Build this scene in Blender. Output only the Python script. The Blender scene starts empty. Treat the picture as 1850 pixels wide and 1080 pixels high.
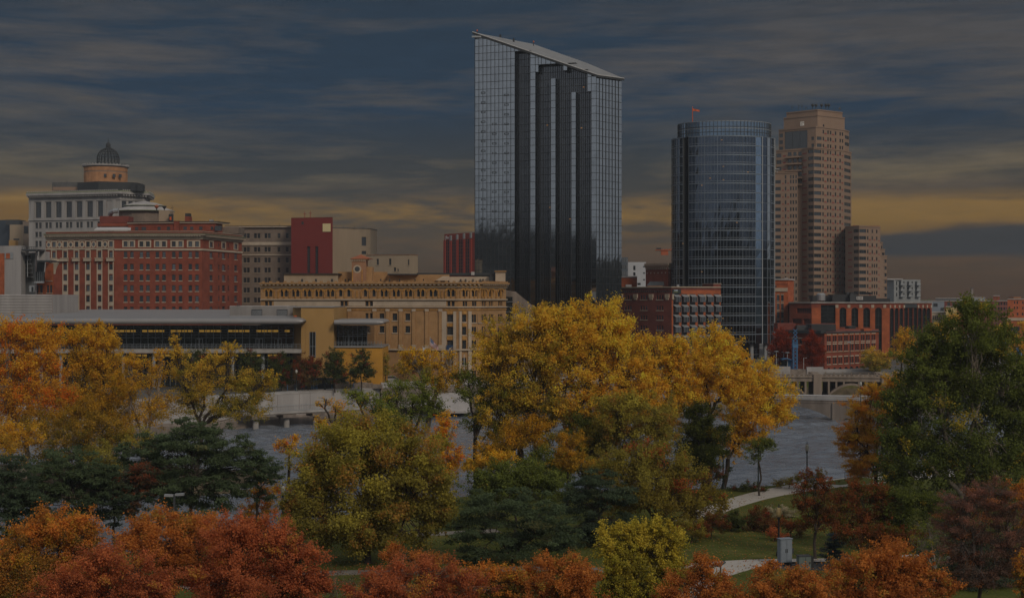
import bpy, math, random
import numpy as np
from mathutils import Vector
random.seed(11)
R = np.random.default_rng(7)
scn = bpy.context.scene
COL = scn.collection

# ---------------------------------------------------------------- camera, sky, sun, exposure
F, CX, CY, CZ = 2600.0, 925.0, 540.0, 25.0      # focal length and centre in photo pixels, eye height in metres
cam_d = bpy.data.cameras.new("camera")
cam_d.sensor_fit = 'HORIZONTAL'; cam_d.sensor_width = 36.0
cam_d.lens = 36.0 * F / 1850.0
cam_d.clip_start = 1.0; cam_d.clip_end = 20000.0
cam = bpy.data.objects.new("camera", cam_d); COL.objects.link(cam)
cam.location = (0, 0, CZ); cam.rotation_euler = (math.radians(90), 0, 0)
scn.camera = cam
scn.render.engine = 'CYCLES'
scn.cycles.max_bounces = 6; scn.cycles.diffuse_bounces = 3; scn.cycles.glossy_bounces = 3
scn.cycles.transmission_bounces = 4; scn.cycles.transparent_max_bounces = 4; scn.cycles.volume_bounces = 0
scn.cycles.caustics_reflective = False; scn.cycles.caustics_refractive = False
scn.cycles.sample_clamp_indirect = 4.0
scn.cycles.use_denoising = True
scn.view_settings.view_transform = 'Standard'; scn.view_settings.look = 'None'
scn.view_settings.exposure = 0.28; scn.view_settings.gamma = 1.0

SUN_EL = math.radians(32); SUN_AZ = math.radians(150)     # azimuth from +Y clockwise: behind the camera, to its right
sd = Vector((math.sin(SUN_AZ) * math.cos(SUN_EL), math.cos(SUN_AZ) * math.cos(SUN_EL), math.sin(SUN_EL)))
sun_d = bpy.data.lights.new("sun", 'SUN'); sun_d.energy = 1.0; sun_d.angle = math.radians(14)
sun_d.color = (1.0, 0.87, 0.70)
sun = bpy.data.objects.new("sun", sun_d); COL.objects.link(sun)
sun.rotation_euler = (-sd).to_track_quat('-Z', 'Y').to_euler(); sun.location = (60, -60, 300)

world = bpy.data.worlds.new("World"); scn.world = world; world.use_nodes = True
NT = world.node_tree; NT.nodes.clear()
def wn(t, **k):
    n = NT.nodes.new(t)
    for a, b in k.items(): setattr(n, a, b)
    return n
def wl(a, b): NT.links.new(a, b)
def wmath(op, a, b=None, c=None, clamp=False):
    n = wn('ShaderNodeMath', operation=op, use_clamp=clamp)
    for i, v in enumerate((a, b, c)):
        if v is None: continue
        if isinstance(v, (int, float)): n.inputs[i].default_value = v
        else: wl(v, n.inputs[i])
    return n.outputs[0]
def wramp(fac, stops, interp='LINEAR'):
    n = wn('ShaderNodeValToRGB'); cr = n.color_ramp; cr.interpolation = interp
    while len(cr.elements) < len(stops): cr.elements.new(0.5)
    for e, (p, c) in zip(cr.elements, stops):
        e.position = p; e.color = (c[0], c[1], c[2], 1)
    wl(fac, n.inputs[0]); return n.outputs[0]
def wmix(f, a, b, mode='MIX'):
    n = wn('ShaderNodeMix', data_type='RGBA', blend_type=mode)
    for s, v in ((0, f), (6, a), (7, b)):
        if isinstance(v, (int, float)): n.inputs[s].default_value = v
        elif isinstance(v, tuple): n.inputs[s].default_value = (*v, 1)
        else: wl(v, n.inputs[s])
    return n.outputs[2]
def wnoise(vec, scale, detail=4, rough=.55, dist=0.0):
    n = wn('ShaderNodeTexNoise'); n.inputs['Scale'].default_value = scale
    n.inputs['Detail'].default_value = detail; n.inputs['Roughness'].default_value = rough
    n.inputs['Distortion'].default_value = dist
    wl(vec, n.inputs['Vector']); return n.outputs['Fac']
def wss(x, a, b):
    n = wn('ShaderNodeMapRange', interpolation_type='SMOOTHSTEP')
    wl(x, n.inputs[0]); n.inputs[1].default_value = a; n.inputs[2].default_value = b
    return n.outputs[0]
tc = wn('ShaderNodeTexCoord'); sx = wn('ShaderNodeSeparateXYZ'); wl(tc.outputs['Generated'], sx.inputs[0])
X, Y, Z = sx.outputs
AZ = wmath('ARCTAN2', X, Y)
def wvec(a, b, c=0.0):
    n = wn('ShaderNodeCombineXYZ')
    for i, v in enumerate((a, b, c)):
        if isinstance(v, (int, float)): n.inputs[i].default_value = v
        else: wl(v, n.inputs[i])
    return n.outputs[0]
# clouds: long flat streaks low in the sky
v1 = wvec(wmath('MULTIPLY', AZ, 6.0), wmath('MULTIPLY', Z, 50.0))
n1 = wnoise(v1, 1.0, 9, .66, .22)
v2 = wvec(wmath('MULTIPLY', AZ, 3.2), wmath('MULTIPLY', Z, 14.0), 3.7)
n2 = wnoise(v2, 1.0, 4, .55, .5)
v3 = wvec(wmath('MULTIPLY', AZ, 26.0), wmath('MULTIPLY', Z, 150.0), 9.1)
n3 = wnoise(v3, 1.0, 5, .6, .6)
v4 = wvec(wmath('MULTIPLY', AZ, 11.0), wmath('MULTIPLY', Z, 70.0), 21.3)
n4 = wnoise(v4, 1.0, 6, .6, .35)
zw = wmath('ADD', Z, wmath('ADD', wmath('MULTIPLY', wmath('SUBTRACT', n2, .5), .022), wmath('MULTIPLY', wmath('SUBTRACT', n1, .5), .012)))
zs = wmath('MULTIPLY', zw, 4.0)       # ramp position 1.0 = z 0.25
bright = wramp(zs, [(0.0, (.037, .016, .005)), (.07, (.042, .020, .007)), (.12, (.056, .028, .012)), (.17, (.070, .036, .010)), (.215, (.148, .077, .008)), (.265, (.146, .078, .012)),
                    (.30, (.062, .042, .026)), (.34, (.098, .072, .038)), (.395, (.085, .067, .044)), (.45, (.046, .042, .038)), (.60, (.058, .052, .049)), (.80, (.042, .042, .045)), (1.0, (.026, .032, .040))])
dark = wramp(zs, [(0.0, (.035, .016, .005)), (.08, (.030, .018, .009)), (.16, (.034, .022, .013)), (.24, (.036, .024, .014)), (.30, (.022, .020, .018)),
                  (.38, (.018, .020, .023)), (.52, (.008, .021, .041)), (.70, (.011, .023, .040)), (.85, (.014, .024, .038)), (1.0, (.022, .028, .040))])
left = wmath('MULTIPLY', wss(AZ, -.10, -.30), wss(Z, .205, .172))                                             # paler grey streaks high on the left
right = wmath('MULTIPLY', wss(AZ, .05, .20), wss(Z, .112, .095))       # peach bands on the right
upr = wmath('MULTIPLY', wss(AZ, .0, .22), wss(Z, .10, .15))
lowb = wss(Z, .080, .060)                                              # clear glow near the horizon
mid = wmath('MULTIPLY', wss(AZ, -.02, -.12), wss(Z, .03, .06))
f0 = wmath('MULTIPLY', wmath('SUBTRACT', n1, .5), 3.9)
for term, k in ((left, .46), (right, .62), (lowb, .40), (upr, .80)): f0 = wmath('ADD', f0, wmath('MULTIPLY', term, k))
f0 = wmath('ADD', f0, wmath('MULTIPLY', lowb, wmath('MULTIPLY', wmath('SUBTRACT', n4, .5), 3.2)))
f0 = wmath('ADD', f0, .02)
cl = wmath('MINIMUM', wmath('MAXIMUM', f0, 0.0), 1.0)
front = wmix(cl, dark, bright)
# a slate-blue bank on the right, low down, and a saturated yellow strip on the far left
bank = wmath('MULTIPLY', wmath('MULTIPLY', wss(zw, .024, .032), wss(zw, .050, .043)), wss(AZ, .16, .26))
front = wmix(wmath('MULTIPLY', bank, .85), front, (.004, .010, .018))
glow = wmath('MULTIPLY', wmath('MULTIPLY', wss(Z, .049, .053), wss(Z, .066, .060)), wss(AZ, -.17, -.25))
front = wmix(wmath('MULTIPLY', glow, .95), front, (.110, .050, .000))
front = wmix(.5, front, wmix(n3, (.4, .4, .4), (1.6, 1.6, 1.6)), 'MULTIPLY')
# higher up and behind the viewer the cloud deck is thinner and far brighter
up = wss(Z, .24, .80)
deck = wmix(n2, (.21, .225, .25), (.33, .33, .335))
backf = wss(Y, .84, .10)
backc = wmix(wss(Z, 0.0, .35), (.20, .205, .215), (.29, .30, .32))
backc = wmix(.5, backc, wmix(n1, (.6, .6, .6), (1.4, 1.4, 1.4)), 'MULTIPLY')
skyc = wmix(up, wmix(backf, front, backc), deck)
nish = wn('ShaderNodeTexSky', sky_type='NISHITA'); nish.sun_disc = False
nish.sun_elevation = SUN_EL; nish.sun_rotation = SUN_AZ
bgA = wn('ShaderNodeBackground'); wl(nish.outputs[0], bgA.inputs[0]); bgA.inputs[1].default_value = 0.06
bgB = wn('ShaderNodeBackground'); wl(skyc, bgB.inputs[0]); bgB.inputs[1].default_value = 1.0
mixw = wn('ShaderNodeMixShader'); mixw.inputs[0].default_value = .97     # cloud cover
wl(bgA.outputs[0], mixw.inputs[1]); wl(bgB.outputs[0], mixw.inputs[2])
wo = wn('ShaderNodeOutputWorld'); wl(mixw.outputs[0], wo.inputs[0])
# ---------------------------------------------------------------- helpers
def PX(px, d): return (px - CX) * d / F
def PZ(py, d): return CZ - (py - CY) * d / F
def C(px, d): return (PX(px, d), d)

MATS = {}
def mat(name, col, rough=.85, noise=None, metal=0.0, spec=.35, col2=None, streak=False, bump=0.0, emit=None, rand=0.0):
    """principled material; noise=(scale per metre, amount) mottles the colour in world space"""
    if name in MATS: return MATS[name]
    m = bpy.data.materials.new(name); m.use_nodes = True; nt = m.node_tree
    b = nt.nodes['Principled BSDF']
    b.inputs['Base Color'].default_value = (*col, 1); b.inputs['Roughness'].default_value = rough
    b.inputs['Metallic'].default_value = metal; b.inputs['Specular IOR Level'].default_value = spec
    if noise or rand:
        sc, am = noise or (1, 0)
        g = nt.nodes.new('ShaderNodeNewGeometry'); mp = nt.nodes.new('ShaderNodeMapping')
        nt.links.new(g.outputs['Position'], mp.inputs[0])
        if streak: mp.inputs['Scale'].default_value = (1, 1, .12)
        n = nt.nodes.new('ShaderNodeTexNoise'); n.inputs['Scale'].default_value = sc
        n.inputs['Detail'].default_value = 6; n.inputs['Roughness'].default_value = .65
        nt.links.new(mp.outputs[0], n.inputs['Vector'])
        mx = nt.nodes.new('ShaderNodeMix'); mx.data_type = 'RGBA'
        c2 = col2 or tuple(c * (1 - am) for c in col); c1 = col if col2 else tuple(min(1, c * (1 + am * .6)) for c in col)
        mx.inputs[6].default_value = (*c1, 1); mx.inputs[7].default_value = (*c2, 1)
        mr = nt.nodes.new('ShaderNodeMapRange'); mr.inputs[1].default_value = .3; mr.inputs[2].default_value = .7
        nt.links.new(n.outputs['Fac'], mr.inputs[0])
        nt.links.new(mr.outputs[0], mx.inputs[0])
        out = mx.outputs[2]
        if rand:
            oi = nt.nodes.new('ShaderNodeObjectInfo'); m2 = nt.nodes.new('ShaderNodeMix'); m2.data_type = 'RGBA'
            m2.inputs[6].default_value = (*col, 1); m2.inputs[7].default_value = (*(col2 or col), 1)
            pw = nt.nodes.new('ShaderNodeMath'); pw.operation = 'POWER'; pw.inputs[1].default_value = rand
            nt.links.new(oi.outputs['Random'], pw.inputs[0]); nt.links.new(pw.outputs[0], m2.inputs[0]); out = m2.outputs[2]
        nt.links.new(out, b.inputs['Base Color'])
        if bump:
            bp = nt.nodes.new('ShaderNodeBump'); bp.inputs['Strength'].default_value = bump; bp.inputs['Distance'].default_value = .2
            nt.links.new(n.outputs['Fac'], bp.inputs['Height']); nt.links.new(bp.outputs[0], b.inputs['Normal'])
    if emit:
        b.inputs['Emission Color'].default_value = (*emit[0], 1); b.inputs['Emission Strength'].default_value = emit[1]
    MATS[name] = m; return m

class MB:
    """collects polygons, then links them as ONE mesh object"""
    def __init__(s): s.v = []; s.f = []; s.m = []; s.mats = []
    def mi(s, m):
        if m not in s.mats: s.mats.append(m)
        return s.mats.index(m)
    def poly(s, pts, m):
        i = len(s.v); s.v.extend([tuple(p) for p in pts]); s.f.append(tuple(range(i, i + len(pts)))); s.m.append(s.mi(m))
    def hexa(s, b, t, m):
        """b, t: four bottom and four top corners, counter-clockwise seen from above"""
        i = len(s.v); s.v.extend([tuple(p) for p in b] + [tuple(p) for p in t]); k = s.mi(m)
        for q in ((3, 2, 1, 0), (4, 5, 6, 7), (0, 1, 5, 4), (1, 2, 6, 5), (2, 3, 7, 6), (3, 0, 4, 7)):
            s.f.append(tuple(i + a for a in q)); s.m.append(k)
    def box(s, x0, x1, y0, y1, z0, z1, m):
        s.hexa([(x0, y0, z0), (x1, y0, z0), (x1, y1, z0), (x0, y1, z0)], [(x0, y0, z1), (x1, y0, z1), (x1, y1, z1), (x0, y1, z1)], m)
    def prism(s, pts, z0, z1, m, mtop=None, cap=True):
        n = len(pts); z1s = z1 if isinstance(z1, (list, tuple)) else [z1] * n
        for a in range(n):
            b = (a + 1) % n
            s.poly([(*pts[a], z0), (*pts[b], z0), (*pts[b], z1s[b]), (*pts[a], z1s[a])], m)
        if cap:
            s.poly([(*p, z) for p, z in zip(pts, z1s)], mtop or m)
    def tube(s, path, radii, m, n=6):
        path = [Vector(p) for p in path]; k = s.mi(m); base = len(s.v)
        if not isinstance(radii, (list, tuple)): radii = [radii] * len(path)
        for i, p in enumerate(path):
            t = (path[min(i + 1, len(path) - 1)] - path[max(i - 1, 0)])
            t = t.normalized() if t.length > 1e-9 else Vector((0, 0, 1))
            a = t.cross(Vector((0, 0, 1)) if abs(t.z) < .9 else Vector((1, 0, 0))).normalized(); b = t.cross(a)
            for j in range(n):
                w = 2 * math.pi * j / n
                s.v.append(tuple(p + (a * math.cos(w) + b * math.sin(w)) * radii[i]))
        for i in range(len(path) - 1):
            for j in range(n):
                s.f.append((base + i * n + j, base + i * n + (j + 1) % n, base + (i + 1) * n + (j + 1) % n, base + (i + 1) * n + j)); s.m.append(k)
        s.f.append(tuple(base + j for j in range(n))); s.m.append(k)
        e = base + (len(path) - 1) * n; s.f.append(tuple(e + j for j in range(n - 1, -1, -1))); s.m.append(k)
    def lathe(s, c, prof, m, n=16):
        """prof: list of (radius, z) from bottom to top"""
        base = len(s.v); k = s.mi(m)
        for r, z in prof:
            for j in range(n):
                w = 2 * math.pi * j / n; s.v.append((c[0] + r * math.cos(w), c[1] + r * math.sin(w), c[2] + z))
        for i in range(len(prof) - 1):
            for j in range(n):
                s.f.append((base + i * n + j, base + i * n + (j + 1) % n, base + (i + 1) * n + (j + 1) % n, base + (i + 1) * n + j)); s.m.append(k)
        e = base + (len(prof) - 1) * n; s.f.append(tuple(e + j for j in range(n))); s.m.append(k)
        s.f.append(tuple(base + j for j in range(n - 1, -1, -1))); s.m.append(k)
    def mesh(s, name, off=(0, 0, 0), smooth=False):
        me = bpy.data.meshes.new(name)
        v = [(a - off[0], b - off[1], c - off[2]) for a, b, c in s.v]
        me.from_pydata(v, [], s.f)
        for m in s.mats: me.materials.append(m)
        me.polygons.foreach_set('material_index', s.m)
        if smooth: me.polygons.foreach_set('use_smooth', [True] * len(s.f))
        me.update(); return me
    def build(s, name, parent=None, smooth=False, loc=None):
        off = wloc(parent) if parent else (loc or (0, 0, 0))
        o = bpy.data.objects.new(name, s.mesh(name, off, smooth)); COL.objects.link(o)
        if parent: o.parent = parent
        else: o.location = off
        return o

def wloc(o):
    l = Vector((0, 0, 0))
    while o: l = l + o.location; o = o.parent
    return tuple(l)
def tag(o, label=None, cat=None, group=None, kind=None):
    if label: o['label'] = label
    if cat: o['category'] = cat
    if group: o['group'] = group
    if kind: o['kind'] = kind
    return o
def thing(name, label, cat, loc=(0, 0, 0), group=None):
    o = bpy.data.objects.new(name, None); COL.objects.link(o); o.location = loc; o.empty_display_size = .5
    return tag(o, label, cat, group)
def copy_tree(o, parent=None):
    c = o.copy(); COL.objects.link(c)
    if parent: c.parent = parent
    for ch in list(o.children): copy_tree(ch, c)
    return c

class Wall:
    """a vertical wall plane from a to b (left to right as seen from outside)"""
    def __init__(s, a, b):
        s.a = a; s.b = b; dx, dy = b[0] - a[0], b[1] - a[1]; s.L = math.hypot(dx, dy)
        s.d = (dx / s.L, dy / s.L); s.n = (s.d[1], -s.d[0]); s.rot = math.atan2(s.d[1], s.d[0])
    def u(s, px):
        k = (px - CX) / F; return (k * s.a[1] - s.a[0]) / (s.d[0] - k * s.d[1])
    def dep(s, u): return s.a[1] + u * s.d[1]
    def p(s, u, z, o=0.0):
        return (s.a[0] + s.d[0] * u + s.n[0] * o, s.a[1] + s.d[1] * u + s.n[1] * o, z)
    def rect(s, px, w, yt, yb, dref=None, arch=False):
        """opening centred on photo column px, w pixels wide, between rows yt and yb"""
        dr = dref or s.a[1]; u0, u1 = s.u(px - w / 2), s.u(px + w / 2)
        return (u0, u1, PZ(yb, dr), PZ(yt, dr), arch)
    def bar(s, mb, u0, u1, z0, z1, o0, o1, m):
        b = [s.p(u0, z0, o1), s.p(u1, z0, o1), s.p(u1, z0, o0), s.p(u0, z0, o0)]
        t = [s.p(u0, z1, o1), s.p(u1, z1, o1), s.p(u1, z1, o0), s.p(u0, z1, o0)]
        mb.hexa(b, t, m)

def wall_mesh(mb, w, z0, z1, ops, m, rec=.3, mrev=None):
    """wall with rectangular (or arched) holes and reveals"""
    ops = [o for o in ops if o[0] > 0.02 and o[1] < w.L - .02 and o[2] >= z0 - .01 and o[3] < z1 - .02]
    us = sorted({0.0, w.L, *[round(o[0], 3) for o in ops], *[round(o[1], 3) for o in ops]})
    zs = sorted({z0, z1, *[round(max(o[2], z0), 3) for o in ops], *[round(o[3], 3) for o in ops]})
    nu, nz = len(us) - 1, len(zs) - 1
    op = np.zeros((nu, nz), bool); ua = np.array(us); za = np.array(zs)
    uc = (ua[1:] + ua[:-1]) / 2; zc = (za[1:] + za[:-1]) / 2
    for o in ops:
        op |= ((uc > o[0]) & (uc < o[1]))[:, None] & ((zc > o[2]) & (zc < o[3]))[None, :]
    mr = mrev or m
    for j in range(nz):
        i = 0
        while i < nu:
            if op[i, j]: i += 1; continue
            k = i
            while k < nu and not op[k, j]: k += 1
            mb.poly([w.p(us[i], zs[j]), w.p(us[k], zs[j]), w.p(us[k], zs[j + 1]), w.p(us[i], zs[j + 1])], m); i = k
    for i in range(nu):
        for j in range(nz):
            if not op[i, j]: continue
            a, b, c, d = us[i], us[i + 1], zs[j], zs[j + 1]
            if i and not op[i - 1, j]: mb.poly([w.p(a, c), w.p(a, c, -rec), w.p(a, d, -rec), w.p(a, d)], mr)
            if i < nu - 1 and not op[i + 1, j]: mb.poly([w.p(b, c, -rec), w.p(b, c), w.p(b, d), w.p(b, d, -rec)], mr)
            if j and not op[i, j - 1]: mb.poly([w.p(a, c), w.p(b, c), w.p(b, c, -rec), w.p(a, c, -rec)], mr)
            if j < nz - 1 and not op[i, j + 1]: mb.poly([w.p(a, d, -rec), w.p(b, d, -rec), w.p(b, d), w.p(a, d)], mr)
    for o in ops:
        if len(o) > 4 and o[4]:
            r = (o[1] - o[0]) / 2; c = (o[0] + o[1]) / 2; zc_ = o[3] - r
            for sgn in (-1, 1):
                arc = [w.p(c + sgn * r * math.cos(t), zc_ + r * math.sin(t), -.01) for t in np.linspace(0, math.pi / 2, 6)]
                cor = w.p(c + sgn * r, o[3], -.01)
                for q in range(5): mb.poly([cor, arc[q], arc[q + 1]] if sgn < 0 else [cor, arc[q + 1], arc[q]], m)

WIN = {}
def win_mesh(w, h, rec, style):
    key = (round(w, 1), round(h, 1), rec, style['k'])
    if key in WIN: return WIN[key]
    w, h = max(.2, round(w, 1)), max(.2, round(h, 1))
    mb = MB(); fr, gl, si = style['frame'], style['glass'], style.get('sill')
    y = rec - .02; t = style.get('t', .09)
    mb.poly([(-w / 2 - .05, y, -.05), (w / 2 + .05, y, -.05), (w / 2 + .05, y, h + .05), (-w / 2 - .05, y, h + .05)], gl)
    f0, f1 = y - .1, y - .005
    mb.box(-w / 2 - .04, -w / 2 + t, f0, f1, 0, h, fr); mb.box(w / 2 - t, w / 2 + .04, f0, f1, 0, h, fr)
    mb.box(-w / 2 + t, w / 2 - t, f0, f1, h - t, h + .04, fr); mb.box(-w / 2 + t, w / 2 - t, f0, f1, -.04, t, fr)
    for q in style.get('rails', (.5,)): mb.box(-w / 2 + t, w / 2 - t, f0 + .02, f1, h * q - .04, h * q + .05, fr)
    nm = style.get('mull', 0)
    for i in range(nm):
        x = -w / 2 + w * (i + 1) / (nm + 1); mb.box(x - .05, x + .05, f0 + .03, f1, t, h - t, fr)
    if si:
        mb.box(-w / 2 - .12, w / 2 + .12, -.14, rec - .13, -.22, -.01, si)
        if style.get('lintel'): mb.box(-w / 2 - .12, w / 2 + .12, -.06, -.004, h + .02, h + .3, si)
        if style.get('surround'):
            mb.box(-w / 2 - .42, -w / 2 - .02, -.09, -.004, -.22, h + .4, si); mb.box(w / 2 + .02, w / 2 + .42, -.09, -.004, -.22, h + .4, si)
            mb.box(-w / 2 - .02, w / 2 + .02, -.09, -.004, h + .02, h + .4, si)
    WIN[key] = mb.mesh('window'); return WIN[key]
def windows(root, items, style, rec=.3, name='window', limit=100):
    """items: list of (wall, rect); the largest become parts of their own, any rest one 'stuff' part"""
    items = sorted(items, key=lambda t: -(t[1][1] - t[1][0]) * (t[1][3] - t[1][2]))
    base = Vector(wloc(root))
    for w, r in items[:limit]:
        o = bpy.data.objects.new(name, win_mesh(r[1] - r[0], r[3] - r[2], rec, style)); COL.objects.link(o)
        o.parent = root; o.location = Vector(w.p((r[0] + r[1]) / 2, r[2])) - base; o.rotation_euler = (0, 0, w.rot)
    if len(items) > limit:
        mb = MB()
        for w, r in items[limit:]:
            me = win_mesh(r[1] - r[0], r[3] - r[2], rec, style); c = (r[0] + r[1]) / 2
            pts = [w.p(c + v.co.x, r[2] + v.co.z, -v.co.y) for v in me.vertices]
            for f in me.polygons: mb.poly([pts[i] for i in f.vertices], me.materials[f.material_index])
        o = mb.build(name, root); o['kind'] = 'stuff'

def offset_chain(ch, o):
    out = []
    for i, p in enumerate(ch):
        ns = []
        if i: w = Wall(ch[i - 1], p); ns.append(w.n)
        if i < len(ch) - 1: w = Wall(p, ch[i + 1]); ns.append(w.n)
        if len(ns) == 1: n = ns[0]; k = 1
        else:
            n = (ns[0][0] + ns[1][0], ns[0][1] + ns[1][1]); l = math.hypot(*n); n = (n[0] / l, n[1] / l)
            k = 1 / max(.35, n[0] * ns[0][0] + n[1] * ns[0][1])
        out.append((p[0] + n[0] * o * k, p[1] + n[1] * o * k))
    return out
def strip(mb, ch, z0, z1, o0, o1, m):
    """moulding that runs round a chain of walls"""
    a, b = offset_chain(ch, o0), offset_chain(ch, o1)
    for i in range(len(ch) - 1):
        mb.hexa([(*b[i], z0), (*b[i + 1], z0), (*a[i + 1], z0), (*a[i], z0)], [(*b[i], z1), (*b[i + 1], z1), (*a[i + 1], z1), (*a[i], z1)], m)
def dentils(mb, ch, z0, z1, o0, o1, pitch, wid, m):
    for i in range(len(ch) - 1):
        w = Wall(ch[i], ch[i + 1]); n = int(w.L / pitch)
        for k in range(n):
            u = (k + .5) * w.L / n; w.bar(mb, u - wid / 2, u + wid / 2, z0, z1, o0, o1, m)
def footprint(ch, back):
    a, b = ch[0], ch[-1]; ka, kb = 1 + back / a[1], 1 + back / b[1]
    return list(ch) + [(b[0] * kb, b[1] * kb), (a[0] * ka, a[1] * ka)]
def block(root, ch, zt, zb, back, m, ops=None, rec=.3, name='wall', mroof=None, mb=None):
    """storeyed mass: front walls with holes, plain back walls, a roof slab set below the parapet"""
    own = mb is None; mb = mb or MB(); ws = [Wall(ch[i], ch[i + 1]) for i in range(len(ch) - 1)]
    for i, w in enumerate(ws): wall_mesh(mb, w, zb, zt, [o for o in (ops or {}).get(i, [])], m, rec)
    fp = footprint(ch, back); n = len(fp)
    for i in range(len(ch) - 1, n):
        a, b = fp[i], fp[(i + 1) % n]; mb.poly([(*a, zb), (*b, zb), (*b, zt), (*a, zt)], m)
    mb.poly([(*p, zt - .02) for p in fp], mroof or m)
    if own: mb.build(name, root)
    return ws
def plain(root, px0, px1, yt, yb, d, back, m, name, dt=None):
    """small rooftop box facing the viewer"""
    mb = MB(); x0, x1 = PX(px0, d), PX(px1, d); mb.box(x0, x1, d, d + back, PZ(yb, d), PZ(yt, d), m); return mb.build(name, root)
# ---------------------------------------------------------------- materials
m_red = mat('red_brick', (.215, .052, .027), .9, (.35, .35)); m_redo = mat('orange_brick', (.36, .095, .034), .9, (.5, .4))
m_redd = mat('dark_brick', (.17, .045, .032), .9, (.35, .35)); m_slab = mat('red_panel', (.165, .022, .017), .7, (.08, .15))
m_cream = mat('cream_stone', (.42, .35, .27), .85, (.6, .2)); m_white = mat('white_stone', (.30, .285, .275), .85, (.4, .25), streak=True)
m_brown = mat('brown_brick', (.185, .145, .115), .9, (.4, .25)); m_beige = mat('beige_render', (.30, .235, .165), .9, (.15, .2), streak=True)
m_gold = mat('gold_brick', (.34, .195, .085), .9, (.5, .25)); m_terra = mat('glazed_terracotta', (.40, .20, .045), .7, (1.5, .5))
m_goldw = mat('gold_panel', (.36, .21, .068), .75, (.15, .12)); m_ochre = mat('ochre_panel', (.43, .21, .022), .7, (.3, .15))
m_sand = mat('sand_stone', (.40, .32, .24), .88, (.5, .18)); m_tan = mat('tan_concrete', (.245, .165, .115), .9, (.12, .16), streak=True)
m_tile = mat('roof_tile', (.30, .095, .04), .85, (1.2, .3)); m_umber = mat('umber_brick', (.28, .15, .085), .9, (.4, .2))
m_conc = mat('concrete', (.33, .31, .29), .9, (.35, .3)); m_concd = mat('aged_concrete', (.20, .165, .14), .9, (.3, .45), streak=True)
m_pale = mat('pale_concrete', (.34, .32, .31), .85, (.3, .25), streak=True); m_wht = mat('white_paint', (.48, .47, .46), .6, (.5, .08))
m_roofm = mat('roof_metal', (.26, .25, .245), .45, (.2, .1), metal=.2); m_tband = mat('tower_band', (.17, .20, .235), .4, metal=.5); m_troof = mat('tower_roof_metal', (.21, .21, .21), .6, (.3, .15)); m_grey = mat('grey_metal', (.30, .315, .33), .5, (.4, .15), metal=.3)
m_dgrey = mat('dark_metal', (.045, .05, .055), .5, (.5, .2)); m_roof = mat('roof_felt', (.10, .10, .10), .9, (.3, .3))
m_char = mat('charcoal', (.030, .033, .036), .7, (.4, .2)); m_steel = mat('mullion_steel', (.23, .25, .27), .45, metal=.6)
m_blue = mat('blue_paint', (.055, .14, .27), .5, (2, .2)); m_orange = mat('orange_paint', (.50, .09, .02), .5)
m_green = mat('green_copper', (.20, .22, .13), .7, (1, .3)); m_panel = mat('maroon_panel', (.21, .034, .022), .7)
m_asph = mat('asphalt', (.060, .060, .062), .9, (.6, .25)); m_path = mat('pale_paving', (.40, .37, .335), .9, (.7, .12))
m_bark = mat('bark', (.050, .038, .030), .95, (2.5, .5)); m_barkp = mat('pale_bark', (.24, .20, .165), .95, (1.6, .6))
m_lamp = mat('globe_glass', (.36, .35, .31), .3); m_pole = mat('lamp_green', (.025, .035, .035), .45, (3, .2))
m_bridge = mat('bridge_concrete', (.235, .185, .145), .9, (.5, .4), streak=True); m_stone = mat('rough_stone', (.22, .18, .15), .95, (.9, .5), bump=.4)
def glassmat(name, c1, c2, rough, spec, pw=1.0, metal=0.0):
    m = mat(name, c1, rough, (1, .01), metal, spec, col2=c2, rand=pw); return m
g_win = glassmat('window_glass', (.028, .034, .042), (.13, .15, .18), .12, .9, 1.6)
g_dark = glassmat('dark_window_glass', (.018, .021, .025), (.05, .055, .062), .12, .8, 1.5)
g_tan = glassmat('tan_tower_glass', (.010, .013, .016), (.04, .047, .055), .15, .9, 1.3)
def mirror(name, col, rough, bump=.0, metal=1.0):
    m = mat(name, col, rough, (.35, .18), metal, .8); return m
g_tower = mirror('mirror_glass', (.37, .40, .43), .05); g_bay = mirror('bay_glass', (.105, .112, .122), .12)  # bay glass darker: the dark of reflected side walls put into the colour
g_jw = mirror('blue_glass', (.095, .120, .162), .08); g_jwd = mirror('slot_glass', (.035, .04, .05), .2); g_jwl = mirror('pale_blue_glass', (.25, .34, .46), .10)
g_curt = mirror('curtain_glass', (.040, .046, .050), .1, metal=.6)
e_lit = mat('lit_interior', (.3, .2, .06), .6, emit=((1.0, .55, .08), .16))
e_bulb = mat('small_lamp', (.3, .2, .1), .6, emit=((1.0, .40, .08), .13))
ST_RED = dict(k='red', frame=m_dgrey, glass=g_win, sill=m_cream)
ST_FRM = dict(k='frm', frame=m_dgrey, glass=g_win, sill=m_cream, surround=True)
ST_BRN = dict(k='brn', frame=m_dgrey, glass=g_dark, sill=m_beige)
ST_WHT = dict(k='wht', frame=m_char, glass=g_dark, sill=m_white)
ST_TALL = dict(k='tall', frame=m_char, glass=g_dark, sill=None, rails=(.45, .8), mull=1)
ST_GLD = dict(k='gld', frame=m_dgrey, glass=g_dark, sill=m_sand)
ST_ARC = dict(k='arc', frame=m_dgrey, glass=g_dark, sill=None, rails=(.6,))
ST_TAN = dict(k='tan', frame=m_dgrey, glass=g_tan, sill=None, rails=())
ST_TANW = dict(k='tanw', frame=m_dgrey, glass=g_tan, sill=None, rails=(), mull=2)
ST_BIG = dict(k='big', frame=m_char, glass=g_curt, sill=None, rails=(.2, .4, .6, .8), mull=1)
ST_PLN = dict(k='pln', frame=m_dgrey, glass=g_dark, sill=None, rails=(.5,))
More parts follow.
